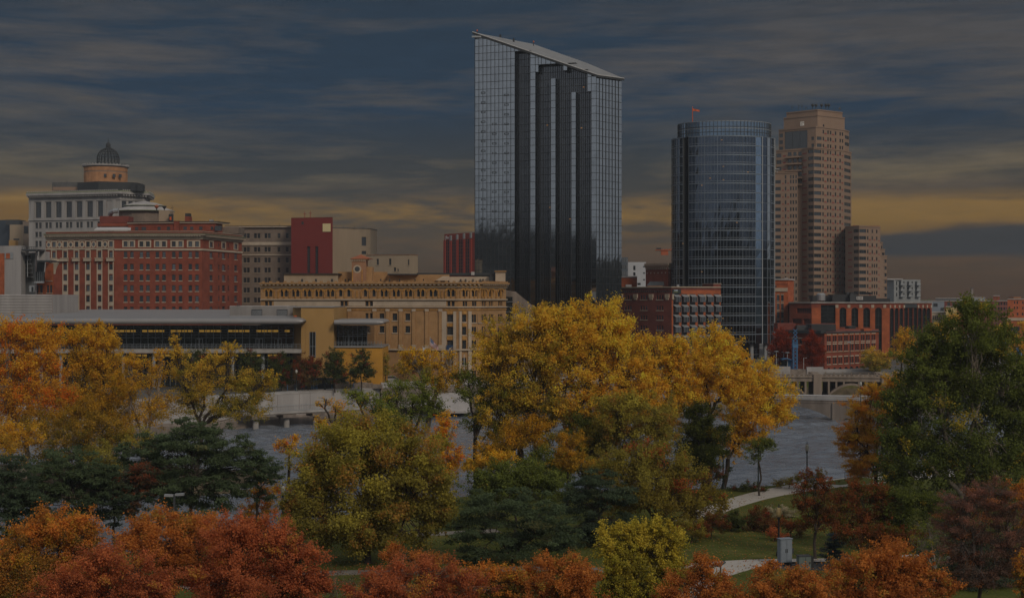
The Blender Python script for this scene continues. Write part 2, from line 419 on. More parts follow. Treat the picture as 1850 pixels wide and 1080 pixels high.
# ---------------------------------------------------------------- terrain, river, paths
NX = [-400, -150, -60, -35, -22, -12, 0, 15, 27, 38, 49, 110, 160, 400]; NY = [104, 112, 122, 130, 146, 163, 171, 172.5, 175, 181, 192, 250, 300, 330]
FX = [-600, -108, -80, -50, -40.7, -28.5, -5, 10, 50, 62, 110, 200, 600]; FY = [232, 232, 252, 280, 290, 303, 318, 326, 348, 364, 366, 372, 380]
def near_edge(x): return np.interp(x, NX, NY)
def far_edge(x): return np.interp(x, FX, FY)
def sstep(t): t = np.clip(t, 0, 1); return t * t * (3 - 2 * t)
def ground_z(x, y):
    x = np.asarray(x, float); y = np.asarray(y, float)
    n, f = near_edge(x), far_edge(x)
    park = 3.0 + .9 * np.exp(-((x + 45) / 26) ** 2 - ((y - 118) / 16) ** 2) * 0 
    z = park + (-1.8 - park) * sstep((y - (n - 7)) / 9.0)
    isl = 2.9 * np.exp(-np.clip(((x + 92) / 66) ** 2, 0, 60) ** 2) * np.exp(-(((y - 197) / 19) ** 2) ** 2)
    z = np.where((y > n + 2) & (y < f), -1.8 + isl * 1.15, z)
    city = 6.0 + 1.2 * sstep((y - f - 30) / 120)
    z = np.where(y >= f, -1.8 + (city + 1.8) * sstep((y - f - 1.5) / 2.0), z)
    hill = 20 * sstep((y - 1060) / 340) * (.85 + .15 * np.sin(x * .004 + 1.3) + .1 * np.sin(x * .011)) * sstep((x + 400) / 900)
    west = 88 * sstep((-y - 110) / 240) * (.9 + .14 * np.sin(x * .006) + .08 * np.sin(x * .017 + 2) + .03 * np.sin(x * .05))  # unseen hill added behind the viewer so the tower glass reflects dark
    side = 66 * sstep((np.abs(x) - 330 - .45 * np.maximum(y, 0)) / 200) * (.85 + .15 * np.sin(y * .013 + x * .004)) * (y > -150)  # unseen hills added at both sides, also for dark tower reflections
    return z + hill + np.maximum(west, side)
def gz(x, y): return float(ground_z(x, y))
xs = np.unique(np.concatenate([np.linspace(-1600, -400, 20), np.linspace(-400, -130, 40), np.linspace(-130, 130, 140), np.linspace(130, 400, 40), np.linspace(400, 1600, 20)]))
ys = np.unique(np.concatenate([np.linspace(-1300, -500, 40), np.linspace(-500, 60, 60), np.linspace(60, 400, 230), np.linspace(400, 900, 30), np.linspace(900, 1450, 20)]))
gxx, gyy = np.meshgrid(xs, ys); gzz = ground_z(gxx, gyy)
def grid_mesh(name, xx, yy, zz, m):
    h, w = xx.shape; me = bpy.data.meshes.new(name)
    v = np.stack([xx, yy, zz], -1).reshape(-1, 3); i = np.arange(h * w).reshape(h, w)
    f = np.stack([i[:-1, :-1], i[:-1, 1:], i[1:, 1:], i[1:, :-1]], -1).reshape(-1, 4)
    me.vertices.add(len(v)); me.vertices.foreach_set('co', v.ravel().astype(np.float32))
    me.loops.add(f.size); me.loops.foreach_set('vertex_index', f.ravel().astype(np.int32))
    me.polygons.add(len(f)); me.polygons.foreach_set('loop_start', np.arange(0, f.size, 4, dtype=np.int32))
    me.polygons.foreach_set('use_smooth', np.ones(len(f), bool))
    me.materials.append(m); me.update(); me.validate()
    o = bpy.data.objects.new(name, me); COL.objects.link(o); return o
m_grass = mat('grass_ground', (.060, .085, .018), .95, (.55, .5), col2=(.095, .095, .028), bump=.3)
m_land = mat('land', (.050, .055, .030), .95, (.05, .4), col2=(.085, .075, .05))
def ground_mat():
    """lawn in the park, paved streets and far wooded land in the city, by where the ground lies"""
    m = bpy.data.materials.new('ground'); m.use_nodes = True; nt = m.node_tree; b = nt.nodes['Principled BSDF']
    b.inputs['Roughness'].default_value = .95; b.inputs['Specular IOR Level'].default_value = .15
    g = nt.nodes.new('ShaderNodeNewGeometry')
    def noise(s, d=6):
        n = nt.nodes.new('ShaderNodeTexNoise'); n.inputs['Scale'].default_value = s; n.inputs['Detail'].default_value = d
        nt.links.new(g.outputs['Position'], n.inputs['Vector']); return n.outputs['Fac']
    def ramp(f, st):
        r = nt.nodes.new('ShaderNodeValToRGB'); cr = r.color_ramp
        while len(cr.elements) < len(st): cr.elements.new(.5)
        for e, (p, c) in zip(cr.elements, st): e.position = p; e.color = (*c, 1)
        nt.links.new(f, r.inputs[0]); return r.outputs[0]
    def mix(f, a, c):
        x = nt.nodes.new('ShaderNodeMix'); x.data_type = 'RGBA'; nt.links.new(f, x.inputs[0]); nt.links.new(a, x.inputs[6]); nt.links.new(c, x.inputs[7]); return x.outputs[2]
    def rng(s, a, b_):
        r = nt.nodes.new('ShaderNodeMapRange'); nt.links.new(s, r.inputs[0]); r.inputs[1].default_value = a; r.inputs[2].default_value = b_; return r.outputs[0]
    sp = nt.nodes.new('ShaderNodeSeparateXYZ'); nt.links.new(g.outputs['Position'], sp.inputs[0])
    lawn = ramp(noise(.35), [(.3, (.060, .072, .012)), (.55, (.080, .088, .016)), (.75, (.12, .105, .030))])
    fine = ramp(noise(5.0, 8), [(.3, (.55, .55, .5)), (.7, (1.4, 1.4, 1.3))])
    mm = nt.nodes.new('ShaderNodeMix'); mm.data_type = 'RGBA'; mm.blend_type = 'MULTIPLY'; mm.inputs[0].default_value = .7
    nt.links.new(lawn, mm.inputs[6]); nt.links.new(fine, mm.inputs[7])
    soil = ramp(noise(.8), [(.35, (.07, .055, .035)), (.65, (.13, .10, .06))])
    street = ramp(noise(.05), [(.35, (.09, .088, .085)), (.65, (.17, .16, .15))])
    wood = ramp(noise(.012), [(.35, (.014, .016, .010)), (.6, (.024, .020, .011)), (.75, (.018, .020, .011))])
    c = mix(rng(sp.outputs[2], 2.9, 2.0), mm.outputs[2], soil)
    c = mix(rng(sp.outputs[2], 5.0, 5.7), c, street)
    far = nt.nodes.new('ShaderNodeMath'); far.operation = 'MAXIMUM'
    nt.links.new(rng(sp.outputs[1], 800, 1060), far.inputs[0]); nt.links.new(rng(sp.outputs[1], -90, -140), far.inputs[1])
    ax = nt.nodes.new('ShaderNodeMath'); ax.operation = 'ABSOLUTE'; nt.links.new(sp.outputs[0], ax.inputs[0]); fa2 = nt.nodes.new('ShaderNodeMath'); fa2.operation = 'MAXIMUM'; nt.links.new(far.outputs[0], fa2.inputs[0]); nt.links.new(rng(ax.outputs[0], 430, 520), fa2.inputs[1]); far = fa2
    c = mix(far.outputs[0], c, wood)
    nt.links.new(c, b.inputs['Base Color'])
    bp = nt.nodes.new('ShaderNodeBump'); bp.inputs['Strength'].default_value = .5; bp.inputs['Distance'].default_value = .15
    nt.links.new(noise(3.0, 8), bp.inputs['Height']); nt.links.new(bp.outputs[0], b.inputs['Normal'])
    return m
ground = grid_mesh('ground', gxx, gyy, gzz, ground_mat()); tag(ground, 'grassy park ground, river bed and city land as one sheet', 'ground', kind='structure')

def water_mat():
    m = bpy.data.materials.new('river_water'); m.use_nodes = True; nt = m.node_tree; b = nt.nodes['Principled BSDF']
    b.inputs['Base Color'].default_value = (.12, .137, .165, 1); b.inputs['Roughness'].default_value = .06
    b.inputs['Specular IOR Level'].default_value = .75
    g = nt.nodes.new('ShaderNodeNewGeometry'); mp = nt.nodes.new('ShaderNodeMapping'); nt.links.new(g.outputs['Position'], mp.inputs[0])
    mp.inputs['Scale'].default_value = (.42, 1.0, 1); mp.inputs['Rotation'].default_value = (0, 0, .35)
    n = nt.nodes.new('ShaderNodeTexNoise'); n.inputs['Scale'].default_value = .60; n.inputs['Detail'].default_value = 6; n.inputs['Roughness'].default_value = .68; n.inputs['Distortion'].default_value = .6
    nt.links.new(mp.outputs[0], n.inputs['Vector'])
    n2 = nt.nodes.new('ShaderNodeTexNoise'); n2.inputs['Scale'].default_value = .10; n2.inputs['Detail'].default_value = 3; nt.links.new(mp.outputs[0], n2.inputs['Vector'])
    mu = nt.nodes.new('ShaderNodeMath'); mu.operation = 'MULTIPLY_ADD'; nt.links.new(n2.outputs['Fac'], mu.inputs[0]); mu.inputs[1].default_value = 1.1; nt.links.new(n.outputs['Fac'], mu.inputs[2])
    bp = nt.nodes.new('ShaderNodeBump'); bp.inputs['Strength'].default_value = 1.0; bp.inputs['Distance'].default_value = .5
    nt.links.new(mu.outputs[0], bp.inputs['Height']); nt.links.new(bp.outputs[0], b.inputs['Normal'])
    return m
rw_ = np.random.default_rng(12)
wx, wy = np.meshgrid(np.concatenate([np.linspace(-420, -135, 12), np.arange(-130, 112, .55), np.linspace(116, 600, 16)]), np.arange(96, 387, .62)); wz = np.zeros_like(wx)
for i in range(46):
    lam = np.exp(rw_.uniform(math.log(1.5), math.log(7.5))); th = rw_.normal(-1.25, .62); am = .0105 * lam ** .8; k = 2 * math.pi / lam
    wz += am * np.sin(k * (wx * math.cos(th) + wy * math.sin(th)) + rw_.uniform(0, 6.3))
gust = np.zeros_like(wx)
for i in range(9):
    lam = rw_.uniform(14, 60); th = rw_.normal(-1.4, .3); gust += np.sin(2 * math.pi / lam * (wx * math.cos(th) * .4 + wy * math.sin(th)) + rw_.uniform(0, 6.3))
wz *= .85 + .15 * np.clip(gust, -2.5, 2.5)
tag(grid_mesh('water', wx, wy, wz, water_mat()), 'rippled slate grey river water', 'river', kind='structure')

def ribbon(name, pts, wid, m, label, cat, z=None, lift=.02):
    """a paved strip laid on the ground along a centre line"""
    mb = MB(); P = []
    for i in range(len(pts) - 1):
        a, b = np.array(pts[i]), np.array(pts[i + 1]); n = max(2, int(np.linalg.norm(b - a) / 2))
        P += [a + (b - a) * t / n for t in range(n)]
    P.append(np.array(pts[-1])); P = np.array(P)
    for _ in range(6): P[1:-1] = (P[:-2] + P[1:-1] * 2 + P[2:]) / 4
    T = np.gradient(P, axis=0); T /= np.linalg.norm(T, axis=1)[:, None]; N = np.stack([-T[:, 1], T[:, 0]], 1)
    W = np.interp(np.linspace(0, 1, len(P)), np.linspace(0, 1, len(wid)), wid) if isinstance(wid, (list, tuple)) else np.full(len(P), wid)
    L, Rr = P + N * W[:, None] / 2, P - N * W[:, None] / 2
    for i in range(len(P) - 1):
        q = [L[i], Rr[i], Rr[i + 1], L[i + 1]]
        hz = [(z if z is not None else gz(*p)) + lift for p in q]
        mb.poly([(*p, h) for p, h in zip(q, hz)], m)
        for a, b in ((0, 3), (2, 1)):
            mb.poly([(*q[a], hz[a]), (*q[b], hz[b]), (*q[b], hz[b] - .25), (*q[a], hz[a] - .25)], m)
    return tag(mb.build(name), label, cat, kind='structure')
def G(px, py, z=3.0):                     # where a photo pixel meets level ground at height z
    d = (CZ - z) * F / (py - CY); return (PX(px, d), d)
ribbon('river_path', [G(1235, 942), G(1310, 912), G(1375, 893), G(1440, 881), G(1520, 871), G(1600, 862), G(1760, 850)], [3.2, 3.2, 3.6, 5, 6.5, 6.5, 6], m_path, 'pale curving riverside path with a brick edge', 'path')
ribbon('park_path', [G(1120, 1030), G(1230, 1022), G(1330, 1015), G(1420, 1012), G(1500, 1014), G(1620, 1008), G(1800, 1000)], [1.6, 2.0, 2.4, 2.0, 2.6, 2.8, 3.0], m_path, 'pale paved path crossing the lawn', 'path')
ribbon('side_path', [G(1360, 1016), G(1300, 1030), G(1265, 1046), G(1240, 1075), G(1220, 1120)], [3.0, 2.4, 2.2, 2.0, 2.0], m_path, 'pale side path branching down past the viewing scope', 'path', lift=.03)
m_path2 = mat('dark_paving', (.20, .18, .16), .9, (.7, .25))  # darker version of the pale paving
ribbon('shore_path', [G(380, 958), G(560, 962), G(700, 968), G(800, 965), G(900, 958)], 2.0, m_path2, 'dark shoreline path behind the round maple', 'path')
ribbon('front_path', [G(330, 1062), G(560, 1032), G(700, 1034), G(860, 1030), G(1010, 1022), G(1100, 1030)], 1.8, m_path2, 'dark grey path behind the front row of maples', 'path', lift=.035)
ribbon('embankment_cap', [G(1330, 889, 2.6), G(1400, 879, 2.6), G(1480, 866, 2.6), G(1600, 852, 2.6)], 1.0, m_conc, 'concrete cap along the river edge', 'kerb', z=2.35)
# fallen leaves on the lawn
mbl = MB(); m_fall = mat('fallen_leaf', (.45, .25, .04), .9, (.9, .6))
m_lit = [m_fall, mat('rust_leaf', (.30, .10, .03), .9, (.9, .6)), mat('tan_leaf', (.28, .19, .08), .9, (.9, .6))]
for i in range(5600):
    px, py = (random.uniform(1180, 1560), random.triangular(885, 1075, 925)) if i < 4000 else (random.uniform(540, 1250), random.uniform(970, 1050))
    x, y = G(px, py); s = random.uniform(.035, .085); a = random.uniform(0, 6.3); h = gz(x, y) + .05
    c, t = math.cos(a) * s, math.sin(a) * s
    mbl.poly([(x + c, y + t, h), (x - t, y + c, h + .05), (x - c, y - t, h + .02), (x + t, y - c, h + .06)], random.choice(m_lit))
tag(mbl.build('fallen_leaves'), 'yellow fallen leaves scattered over the lawn', 'leaves', kind='stuff')
# ---------------------------------------------------------------- buildings, left to right
GZ = 6.0
def bld(name, label, px, d, cat='building', zb=GZ, group=None): return thing(name, label, cat, (PX(px, d), d, zb), group)
def antenna(root, px, yt, yb, d, m=None, r=.08):
    mb = MB(); x = PX(px, d); mb.tube([(x, d, PZ(yb, d)), (x, d, PZ(yt, d))], [r, r * .6], m or m_dgrey, 5)
    mb.tube([(x - .5, d, PZ(yt, d) - .8), (x + .5, d, PZ(yt, d) - .8)], r * .6, m or m_dgrey, 4); return mb.build('antenna', root)

# --- distant small blocks at the left edge
b = bld('office_block', 'dark blue and tan office block at the left edge behind the white museum', 20, 620)
block(b, [C(-10, 620), C(18, 616), C(24, 620)], PZ(398, 620), GZ, 20, mat('navy_clad', (.045, .058, .075), .6), name='wall')
ws = block(b, [C(17.5, 600), C(42, 600)], PZ(406, 600), GZ, 15, m_beige, {0: []}, name='tan_wall')
ws = block(b, [C(41, 610), C(53, 612)], PZ(400, 610), GZ, 15, m_brown, {0: []}, name='brown_wall')
w = Wall(C(41, 610), C(53, 612)); mb = MB(); w.bar(mb, .5, 2.5, PZ(422, 610), PZ(408, 610), 0, .05, g_dark); mb.build('window', b)
w = Wall(C(17.5, 600), C(42, 600)); mb = MB(); w.bar(mb, 1.6, 4, PZ(434, 600), PZ(431, 600), 0, .05, g_dark); mb.build('window', b)
plain(b, 10, 35, 397, 406, 612, 8, m_dgrey, 'plant_room'); plain(b, 16, 28, 434, 450, 596, 3, m_goldw, 'low_annex')

# --- white office building with the wire dome
b = bld('domed_office', 'white stone office building with a wire dome on a brick drum', 160, 550)
ch = [C(52, 560), C(217, 548), C(262, 556), C(271, 572)]; w0 = Wall(ch[0], ch[1]); w1 = Wall(ch[1], ch[2]); D0 = 552
tall, small, wide = [], [], []
for c in (69.3, 87.5, 106, 124.7, 143.4, 162.4, 181.6, 200):
    if c < 195: tall.append((w0, w0.rect(c, 10, 364, 392, D0)))
    for yt, yb in ((400.5, 411), (417.5, 427), (434, 444.5), (451, 461)):
        for o in (-3.3, 3.3): small.append((w0, w0.rect(c + o, 5, yt, yb, D0)))
for c in (224, 236, 248):
    tall.append((w1, w1.rect(c, 8, 364, 392, D0)))
zt = PZ(352, D0)
block(b, ch, zt, GZ, 30, m_white, {0: [r for w, r in tall + small if w is w0], 1: [r for w, r in tall if w is w1]}, .5)
windows(b, tall, ST_TALL, .5); windows(b, small, ST_WHT, .5)
mb = MB(); strip(mb, ch, zt, zt + .9, -1, 1.9, m_white); strip(mb, ch, zt - .7, zt, 0, .9, m_white); strip(mb, ch, zt + .9, zt + 1.3, 1.2, 1.7, m_green)
dentils(mb, ch, zt + 1.3, zt + 1.75, 1.3, 1.65, .9, .42, m_white); dentils(mb, ch, zt - .7, zt - .1, .9, 1.6, 1.1, .5, m_white); mb.build('cornice', b)
mb = MB(); strip(mb, ch, PZ(397, D0), PZ(394, D0), 0, .45, m_white); strip(mb, ch, PZ(362.5, D0), PZ(360.5, D0), 0, .3, m_white)
for c in (60, 78.4, 96.7, 115.3, 134, 153, 172, 190, 207): w0.bar(mb, w0.u(c - 2.8), w0.u(c + 2.8), PZ(393.9, D0), PZ(362.6, D0), 0, .42, m_white)
mb.build('pilaster', b)
plain(b, 94, 150, 329.5, 344, 560, 12, m_roof, 'penthouse'); plain(b, 95, 140, 338, 344, 559, 1, m_tan, 'penthouse_base')
mb = MB(); mb.prism([C(140, 556), C(178, 550), C(240, 554), C(258, 562), (PX(240, 580), 580), (PX(150, 580), 580)], PZ(345, 550), PZ(328, 550), m_char, m_roof); mb.build('penthouse', b)
for px in (240, 250): plain(b, px - 4, px + 7, 330 + (px - 240) * .3, 345, 549, 4, m_char, 'plant_unit')
cx, cy = PX(191, 566), 566; r = 38 * 566 / F
mb = MB(); mb.lathe((cx, cy, 0), [(r, PZ(340, 566)), (r, PZ(314, 566)), (r * .99, PZ(313, 566)), (r * .99, PZ(303, 566))], m_tan, 32); mb.build('drum', b)
m_oband = mat('orange_drum_brick', (.38, .19, .09), .9, (.5, .3))
mb = MB(); mb.lathe((cx, cy, 0), [(r + .06, PZ(331, 566)), (r + .06, PZ(313.5, 566))], m_oband, 32); mb.lathe((cx, cy, 0), [(r + .05, PZ(311, 566)), (r + .05, PZ(304.5, 566))], m_oband, 32); mb.build('drum_brick', b)
mb = MB(); mb.lathe((cx, cy, 0), [(r, PZ(303.5, 566)), (r + .7, PZ(302, 566)), (r + .7, PZ(299.5, 566)), (r * .8, PZ(299, 566))], m_white, 32)
for k in range(40):
    t = 2 * math.pi * k / 40; mb.box(cx + (r + .5) * math.cos(t) - .2, cx + (r + .5) * math.cos(t) + .2, cy + (r + .5) * math.sin(t) - .2, cy + (r + .5) * math.sin(t) + .2, PZ(299.5, 566), PZ(298, 566), m_white)
mb.build('drum_cornice', b)
for px in (163, 170, 179, 190, 206, 217):
    k = (px - 191) / 38; yy = cy - r * math.sqrt(max(0, 1 - k * k)) - .1; mb = MB(); x = PX(px, yy); mb.box(x - .45, x + .45, yy - .12, yy + .6, PZ(321, 560), PZ(315, 560), g_dark); mb.build('window', b)
cx = PX(195.5, 566); r = 19.5 * 566 / F; zb_ = PZ(299, 566); zm = PZ(288, 566)
mb = MB(); dome = lambda t: (r * math.cos(t), zm + (r * 1.05) * math.sin(t))
for k in range(20):
    a = 2 * math.pi * k / 20; pr = [(r, zb_), (r, zm)] + [dome(t) for t in np.linspace(.15, 1.45, 9)]
    mb.tube([(cx + q * math.cos(a), cy + q * math.sin(a), z) for q, z in pr], .13, m_char, 4)
for q, z in [(r, zb_ + .4), (r, zm), *[dome(t) for t in (.3, .6, .85, 1.1, 1.3)]]:
    mb.tube([(cx + q * math.cos(a), cy + q * math.sin(a), z) for a in np.linspace(0, 2 * math.pi, 21)], .11, m_char, 4)
for k in range(20):
    a0, a1 = 2 * math.pi * k / 20, 2 * math.pi * (k + 1) / 20
    mb.tube([(cx + r * math.cos(a0), cy + r * math.sin(a0), zb_), (cx + r * math.cos(a1), cy + r * math.sin(a1), zm)], .09, m_char, 4)
zt2 = dome(1.45)[1]
dm_ = mb.build('wire_dome', b)
mb = MB(); mb.lathe((cx, cy, zt2 - .2), [(.95, 0), (.95, 1.5), (.8, 1.9), (.5, 2.3), (.12, 2.5), (.06, 4.2)], m_char, 10); mb.lathe((cx, cy, zt2 - .2), [(1.15, -.1), (1.15, .15)], m_char, 10); mb.build('finial', dm_)
mb = MB()
for px in (219, 222, 226): mb.tube([(PX(px, 556), 556, PZ(299, 556)), (PX(px, 556), 556, PZ(295.5, 556))], .12, m_char, 5)
mb.build('antenna', b); antenna(b, 121, 324, 331, 559)

# --- red brick hotel
b = bld('brick_hotel', 'large red brick hotel with cream cornice and paired windows', 260, 422)
D0 = 422; ch = [C(83, 424), C(207, 420), C(365, 420), C(437, 446)]; w0, w1, w2 = [Wall(ch[i], ch[i + 1]) for i in range(3)]
topw, red, small = [], [], []
lc = (97.6, 118, 138.5, 159, 180, 200.5); rows = ((455, 465.6), (477, 487.5), (496.5, 507), (515.3, 526), (534.5, 545.3), (554, 564.5))
for c in lc:
    topw.append((w0, w0.rect(c, 6.4, 437, 446, D0)))
    for q, (yt, yb) in enumerate(rows):
        if c > 100 or q < 1: red.append((w0, w0.rect(c, 6.4, yt, yb, D0)))
for c in (226.9, 238.3, 255.5, 267.2, 284.2, 296.2, 313.9, 326, 343.8, 355.9):
    topw.append((w1, w1.rect(c, 6.6, 436.5, 446, D0)))
    for yt, yb in rows: red.append((w1, w1.rect(c, 6.2, yt, yb, D0)))
for c in (381.5, 404, 426):
    topw.append((w2, w2.rect(c, 5.8, 436, 446, D0)))
    for q, (yt, yb) in enumerate(rows): red.append((w2, w2.rect(c, 5.4, yt - (.6 if c > 400 else 0), yb, D0)))
for c in (395.7, 412.6):
    for yt, yb in ((437, 445),) + rows: small.append((w2, w2.rect(c, 2.2, yt, yb - 1.5, D0)))
al = topw + red + small; zt = PZ(421.5, D0)
block(b, ch, zt, GZ, 40, m_red, {0: [r for w, r in al if w is w0], 1: [r for w, r in al if w is w1], 2: [r for w, r in al if w is w2]}, .3)
windows(b, red, ST_RED); windows(b, topw, ST_FRM); windows(b, small, ST_PLN)
mb = MB(); strip(mb, ch, PZ(430, D0), PZ(426, D0), 0, .6, m_cream); strip(mb, ch, PZ(426, D0), PZ(423.6, D0), 0, 1.5, m_cream); strip(mb, ch, PZ(423.6, D0), PZ(422.6, D0), 0, 1.8, m_green)
dentils(mb, ch, PZ(428, D0), PZ(426.1, D0), .6, 1.4, .75, .38, m_cream); strip(mb, ch, PZ(432.5, D0), PZ(430.2, D0), 0, .3, m_cream); mb.build('cornice', b)
mb = MB(); strip(mb, ch, zt, PZ(418.8, D0), -.5, .02, m_redd); strip(mb, ch, PZ(418.8, D0), PZ(418.0, D0), -.6, .12, m_cream); mb.build('parapet', b)
mb = MB(); strip(mb, ch[1:], PZ(452.8, D0), PZ(449.6, D0), 0, .28, m_cream); strip(mb, ch[:2], PZ(450.5, D0), PZ(448.3, D0), 0, .35, m_cream); mb.build('stone_band', b)
mb = MB()
for c in lc[1:]:
    for h in (-1, 1): w0.bar(mb, w0.u(c + h * 4.2 - .8), w0.u(c + h * 4.2 + .8), PZ(572, D0), PZ(473, D0), 0, .12, m_cream)
    for (a, q) in ((488.8, 495), (508, 514), (527, 533), (546.5, 552.5), (565.8, 572)): w0.bar(mb, w0.u(c - 3.4), w0.u(c + 3.4), PZ(q, D0), PZ(a, D0), 0, .08, m_cream)
mb.build('window_strip', b)
for c in lc:
    mb = MB()
    w0.bar(mb, w0.u(c - 6), w0.u(c + 6), PZ(472, D0), PZ(466.6, D0), 0, .9, m_cream); w0.bar(mb, w0.u(c - 6.6), w0.u(c + 6.6), PZ(466.6, D0), PZ(465.8, D0), 0, 1.1, m_cream)
    w0.bar(mb, w0.u(c - 5), w0.u(c - 3.5), PZ(465.7, D0), PZ(453, D0), 0, .2, m_cream); w0.bar(mb, w0.u(c + 3.5), w0.u(c + 5), PZ(465.7, D0), PZ(453, D0), 0, .2, m_cream)
    w0.bar(mb, w0.u(c - 5), w0.u(c + 5), PZ(452.9, D0), PZ(450.7, D0), 0, .25, m_cream); mb.build('balcony', b)
for c in (88.5, 108, 128.3, 148.8, 169.5, 190.2):
    mb = MB(); u, z = w0.u(c), PZ(441.8, D0)
    for r0, r1, o, m in ((.55, .95, .22, m_cream),):
        for k in range(16):
            t0, t1 = 2 * math.pi * k / 16, 2 * math.pi * (k + 1) / 16
            q = [(r0, t0), (r1, t0), (r1, t1), (r0, t1)]
            mb.poly([w0.p(u + r_ * .8 * math.cos(t), z + r_ * math.sin(t), o) for r_, t in q], m)
            mb.poly([w0.p(u + .95 * .8 * math.cos(t), z + .95 * math.sin(t), oo) for t, oo in ((t0, o), (t0, 0), (t1, 0), (t1, o))], m)
    mb.poly([w0.p(u + .55 * .8 * math.cos(t), z + .55 * math.sin(t), .06) for t in np.linspace(0, 2 * math.pi, 16, endpoint=False)], g_win)
    w0.bar(mb, u - 1.05, u + 1.05, z - 1.5, z - 1.1, 0, .3, m_cream); w0.bar(mb, u - .95, u + .95, z + 1.05, z + 1.35, 0, .2, m_cream); mb.build('oval_window', b)
# roof storey, awning, pavilion
rw = block(b, [C(231, 437), C(314, 434), C(390, 434), C(402, 440)], PZ(403, 436), PZ(421, 436), 14, m_red, {0: []}, name='roof_storey')
mb = MB(); strip(mb, [C(231, 437), C(314, 434), C(390, 434), C(412, 442)], PZ(404, 436), PZ(401.5, 436), -.5, .5, m_cream); strip(mb, [C(231, 437), C(314, 434), C(390, 434), C(412, 442)], PZ(401.4, 436), PZ(400.7, 436), -.8, .8, m_char); mb.build('roof_cornice', b)
w = Wall(C(231, 437), C(314, 434)); w_ = Wall(C(314, 434), C(390, 434))
for ww, c, wd in ((w, 247, 5.5), (w, 260, 8), (w, 287.5, 5.5), (w, 304.5, 5.5), (w_, 334.5, 6), (w_, 346.5, 5.5), (w_, 363, 6), (w_, 383, 4.5)):
    mb = MB(); ww.bar(mb, ww.u(c - wd / 2), ww.u(c + wd / 2), PZ(416, 436), PZ(410, 436), 0, .06, g_dark); mb.build('window', b)
plain(b, 314, 324, 399, 417, 433.2, 1.5, m_red, 'chimney'); chm = plain(b, 334, 343, 391, 400, 437, 3, m_red, 'chimney'); plain(chm, 334.4, 342.3, 385.5, 391, 437.3, 2.5, m_char, 'chimney_cap'); plain(b, 378, 384, 397, 401, 438, 2, m_grey, 'roof_vent')
mb = MB(); mb.hexa([C(170, 434) + (PZ(416.5, 434),), C(236.5, 432) + (PZ(416.5, 432),), C(236.5, 438) + (PZ(410.5, 432),), C(176, 440) + (PZ(410.5, 432),)],
    [C(170, 434) + (PZ(414.6, 434),), C(236.5, 432) + (PZ(414.6, 432),), C(236.5, 438) + (PZ(408.5, 432),), C(176, 440) + (PZ(408.5, 432),)], m_wht); mb.build('awning', b)
plain(b, 176, 231, 403.5, 409, 440, 5, m_red, 'terrace_wall'); plain(b, 180, 232, 390.5, 403, 443, 6, m_redd, 'terrace_wall')
plain(b, 388, 400, 408, 417, 433, 1, g_dark, 'skylight')
plain(b, 402, 431, 410, 422, 452, 10, m_brown, 'lift_house')
PD = 452; cx, cy = PX(246, PD), PD + 10; k = PD / F
mb = MB(); oct_ = lambda rr, z, sq=.75: [(cx + rr * math.cos(t + .2), cy + rr * sq * math.sin(t + .2), z) for t in np.linspace(0, 2 * math.pi, 12, endpoint=False)]
p0, p1 = oct_(46 * k, PZ(404, PD)), oct_(46 * k, PZ(379, PD))
for i in range(12): mb.poly([p0[i], p0[(i + 1) % 12], p1[(i + 1) % 12], p1[i]], m_brown)
pav = mb.build('pavilion', b)
mb = MB(); tiers = [oct_(56 * k, PZ(379, PD)), oct_(56 * k, PZ(377.8, PD)), oct_(33 * k, PZ(369.5, PD)), oct_(38 * k, PZ(369, PD)), oct_(38 * k, PZ(368, PD)), oct_(22 * k, PZ(363, PD)), oct_(4 * k, PZ(360, PD))]
ms = [m_green, m_pale, m_dgrey, m_green, m_pale, m_pale]
for a in range(6):
    for i in range(12): mb.poly([tiers[a][i], tiers[a][(i + 1) % 12], tiers[a + 1][(i + 1) % 12], tiers[a + 1][i]], ms[a])
mb.poly(tiers[-1], m_pale); mb.poly(tiers[0][::-1], m_dgrey); mb.build('pavilion_roof', pav)
mb = MB(); mb.tube([C(199, 450) + (PZ(388, 450),), C(201, 449) + (PZ(384, 450),), C(206, 448) + (PZ(382, 450),), C(214, 448) + (PZ(381, 450),)], .75, m_grey, 8); mb.build('exhaust_duct', b)
plain(b, 287, 307, 380, 402, 448, 5, m_beige, 'lift_house')
mb = MB(); mb.tube([C(283, 449) + (PZ(380, 449),), C(283, 449) + (PZ(371, 449),)], .2, m_char, 5); mb.lathe(C(283, 449) + (PZ(373, 449),), [(.3, -.6), (.8, 0), (.3, .5)], m_tile, 8); mb.build('warning_light', b)
mb = MB(); mb.tube([C(297, 449) + (PZ(380, 449),), C(297, 449) + (PZ(375, 449),)], .12, m_char, 5); mb.lathe(C(297, 449) + (PZ(375, 449),), [(.2, -.5), (.75, .3), (.7, .5)], m_char, 10); mb.build('satellite_dish', b)
antenna(b, 311, 371, 402, 447); mb = MB(); x, z = PX(309, 446), PZ(395, 446); mb.box(x - .6, x + .6, 445.5, 446.5, z - 1.6, z + 1.4, m_char); mb.lathe((x, 445.2, z), [(.3, -.5), (.3, .5)], m_orange, 6); mb.build('warning_light', b)

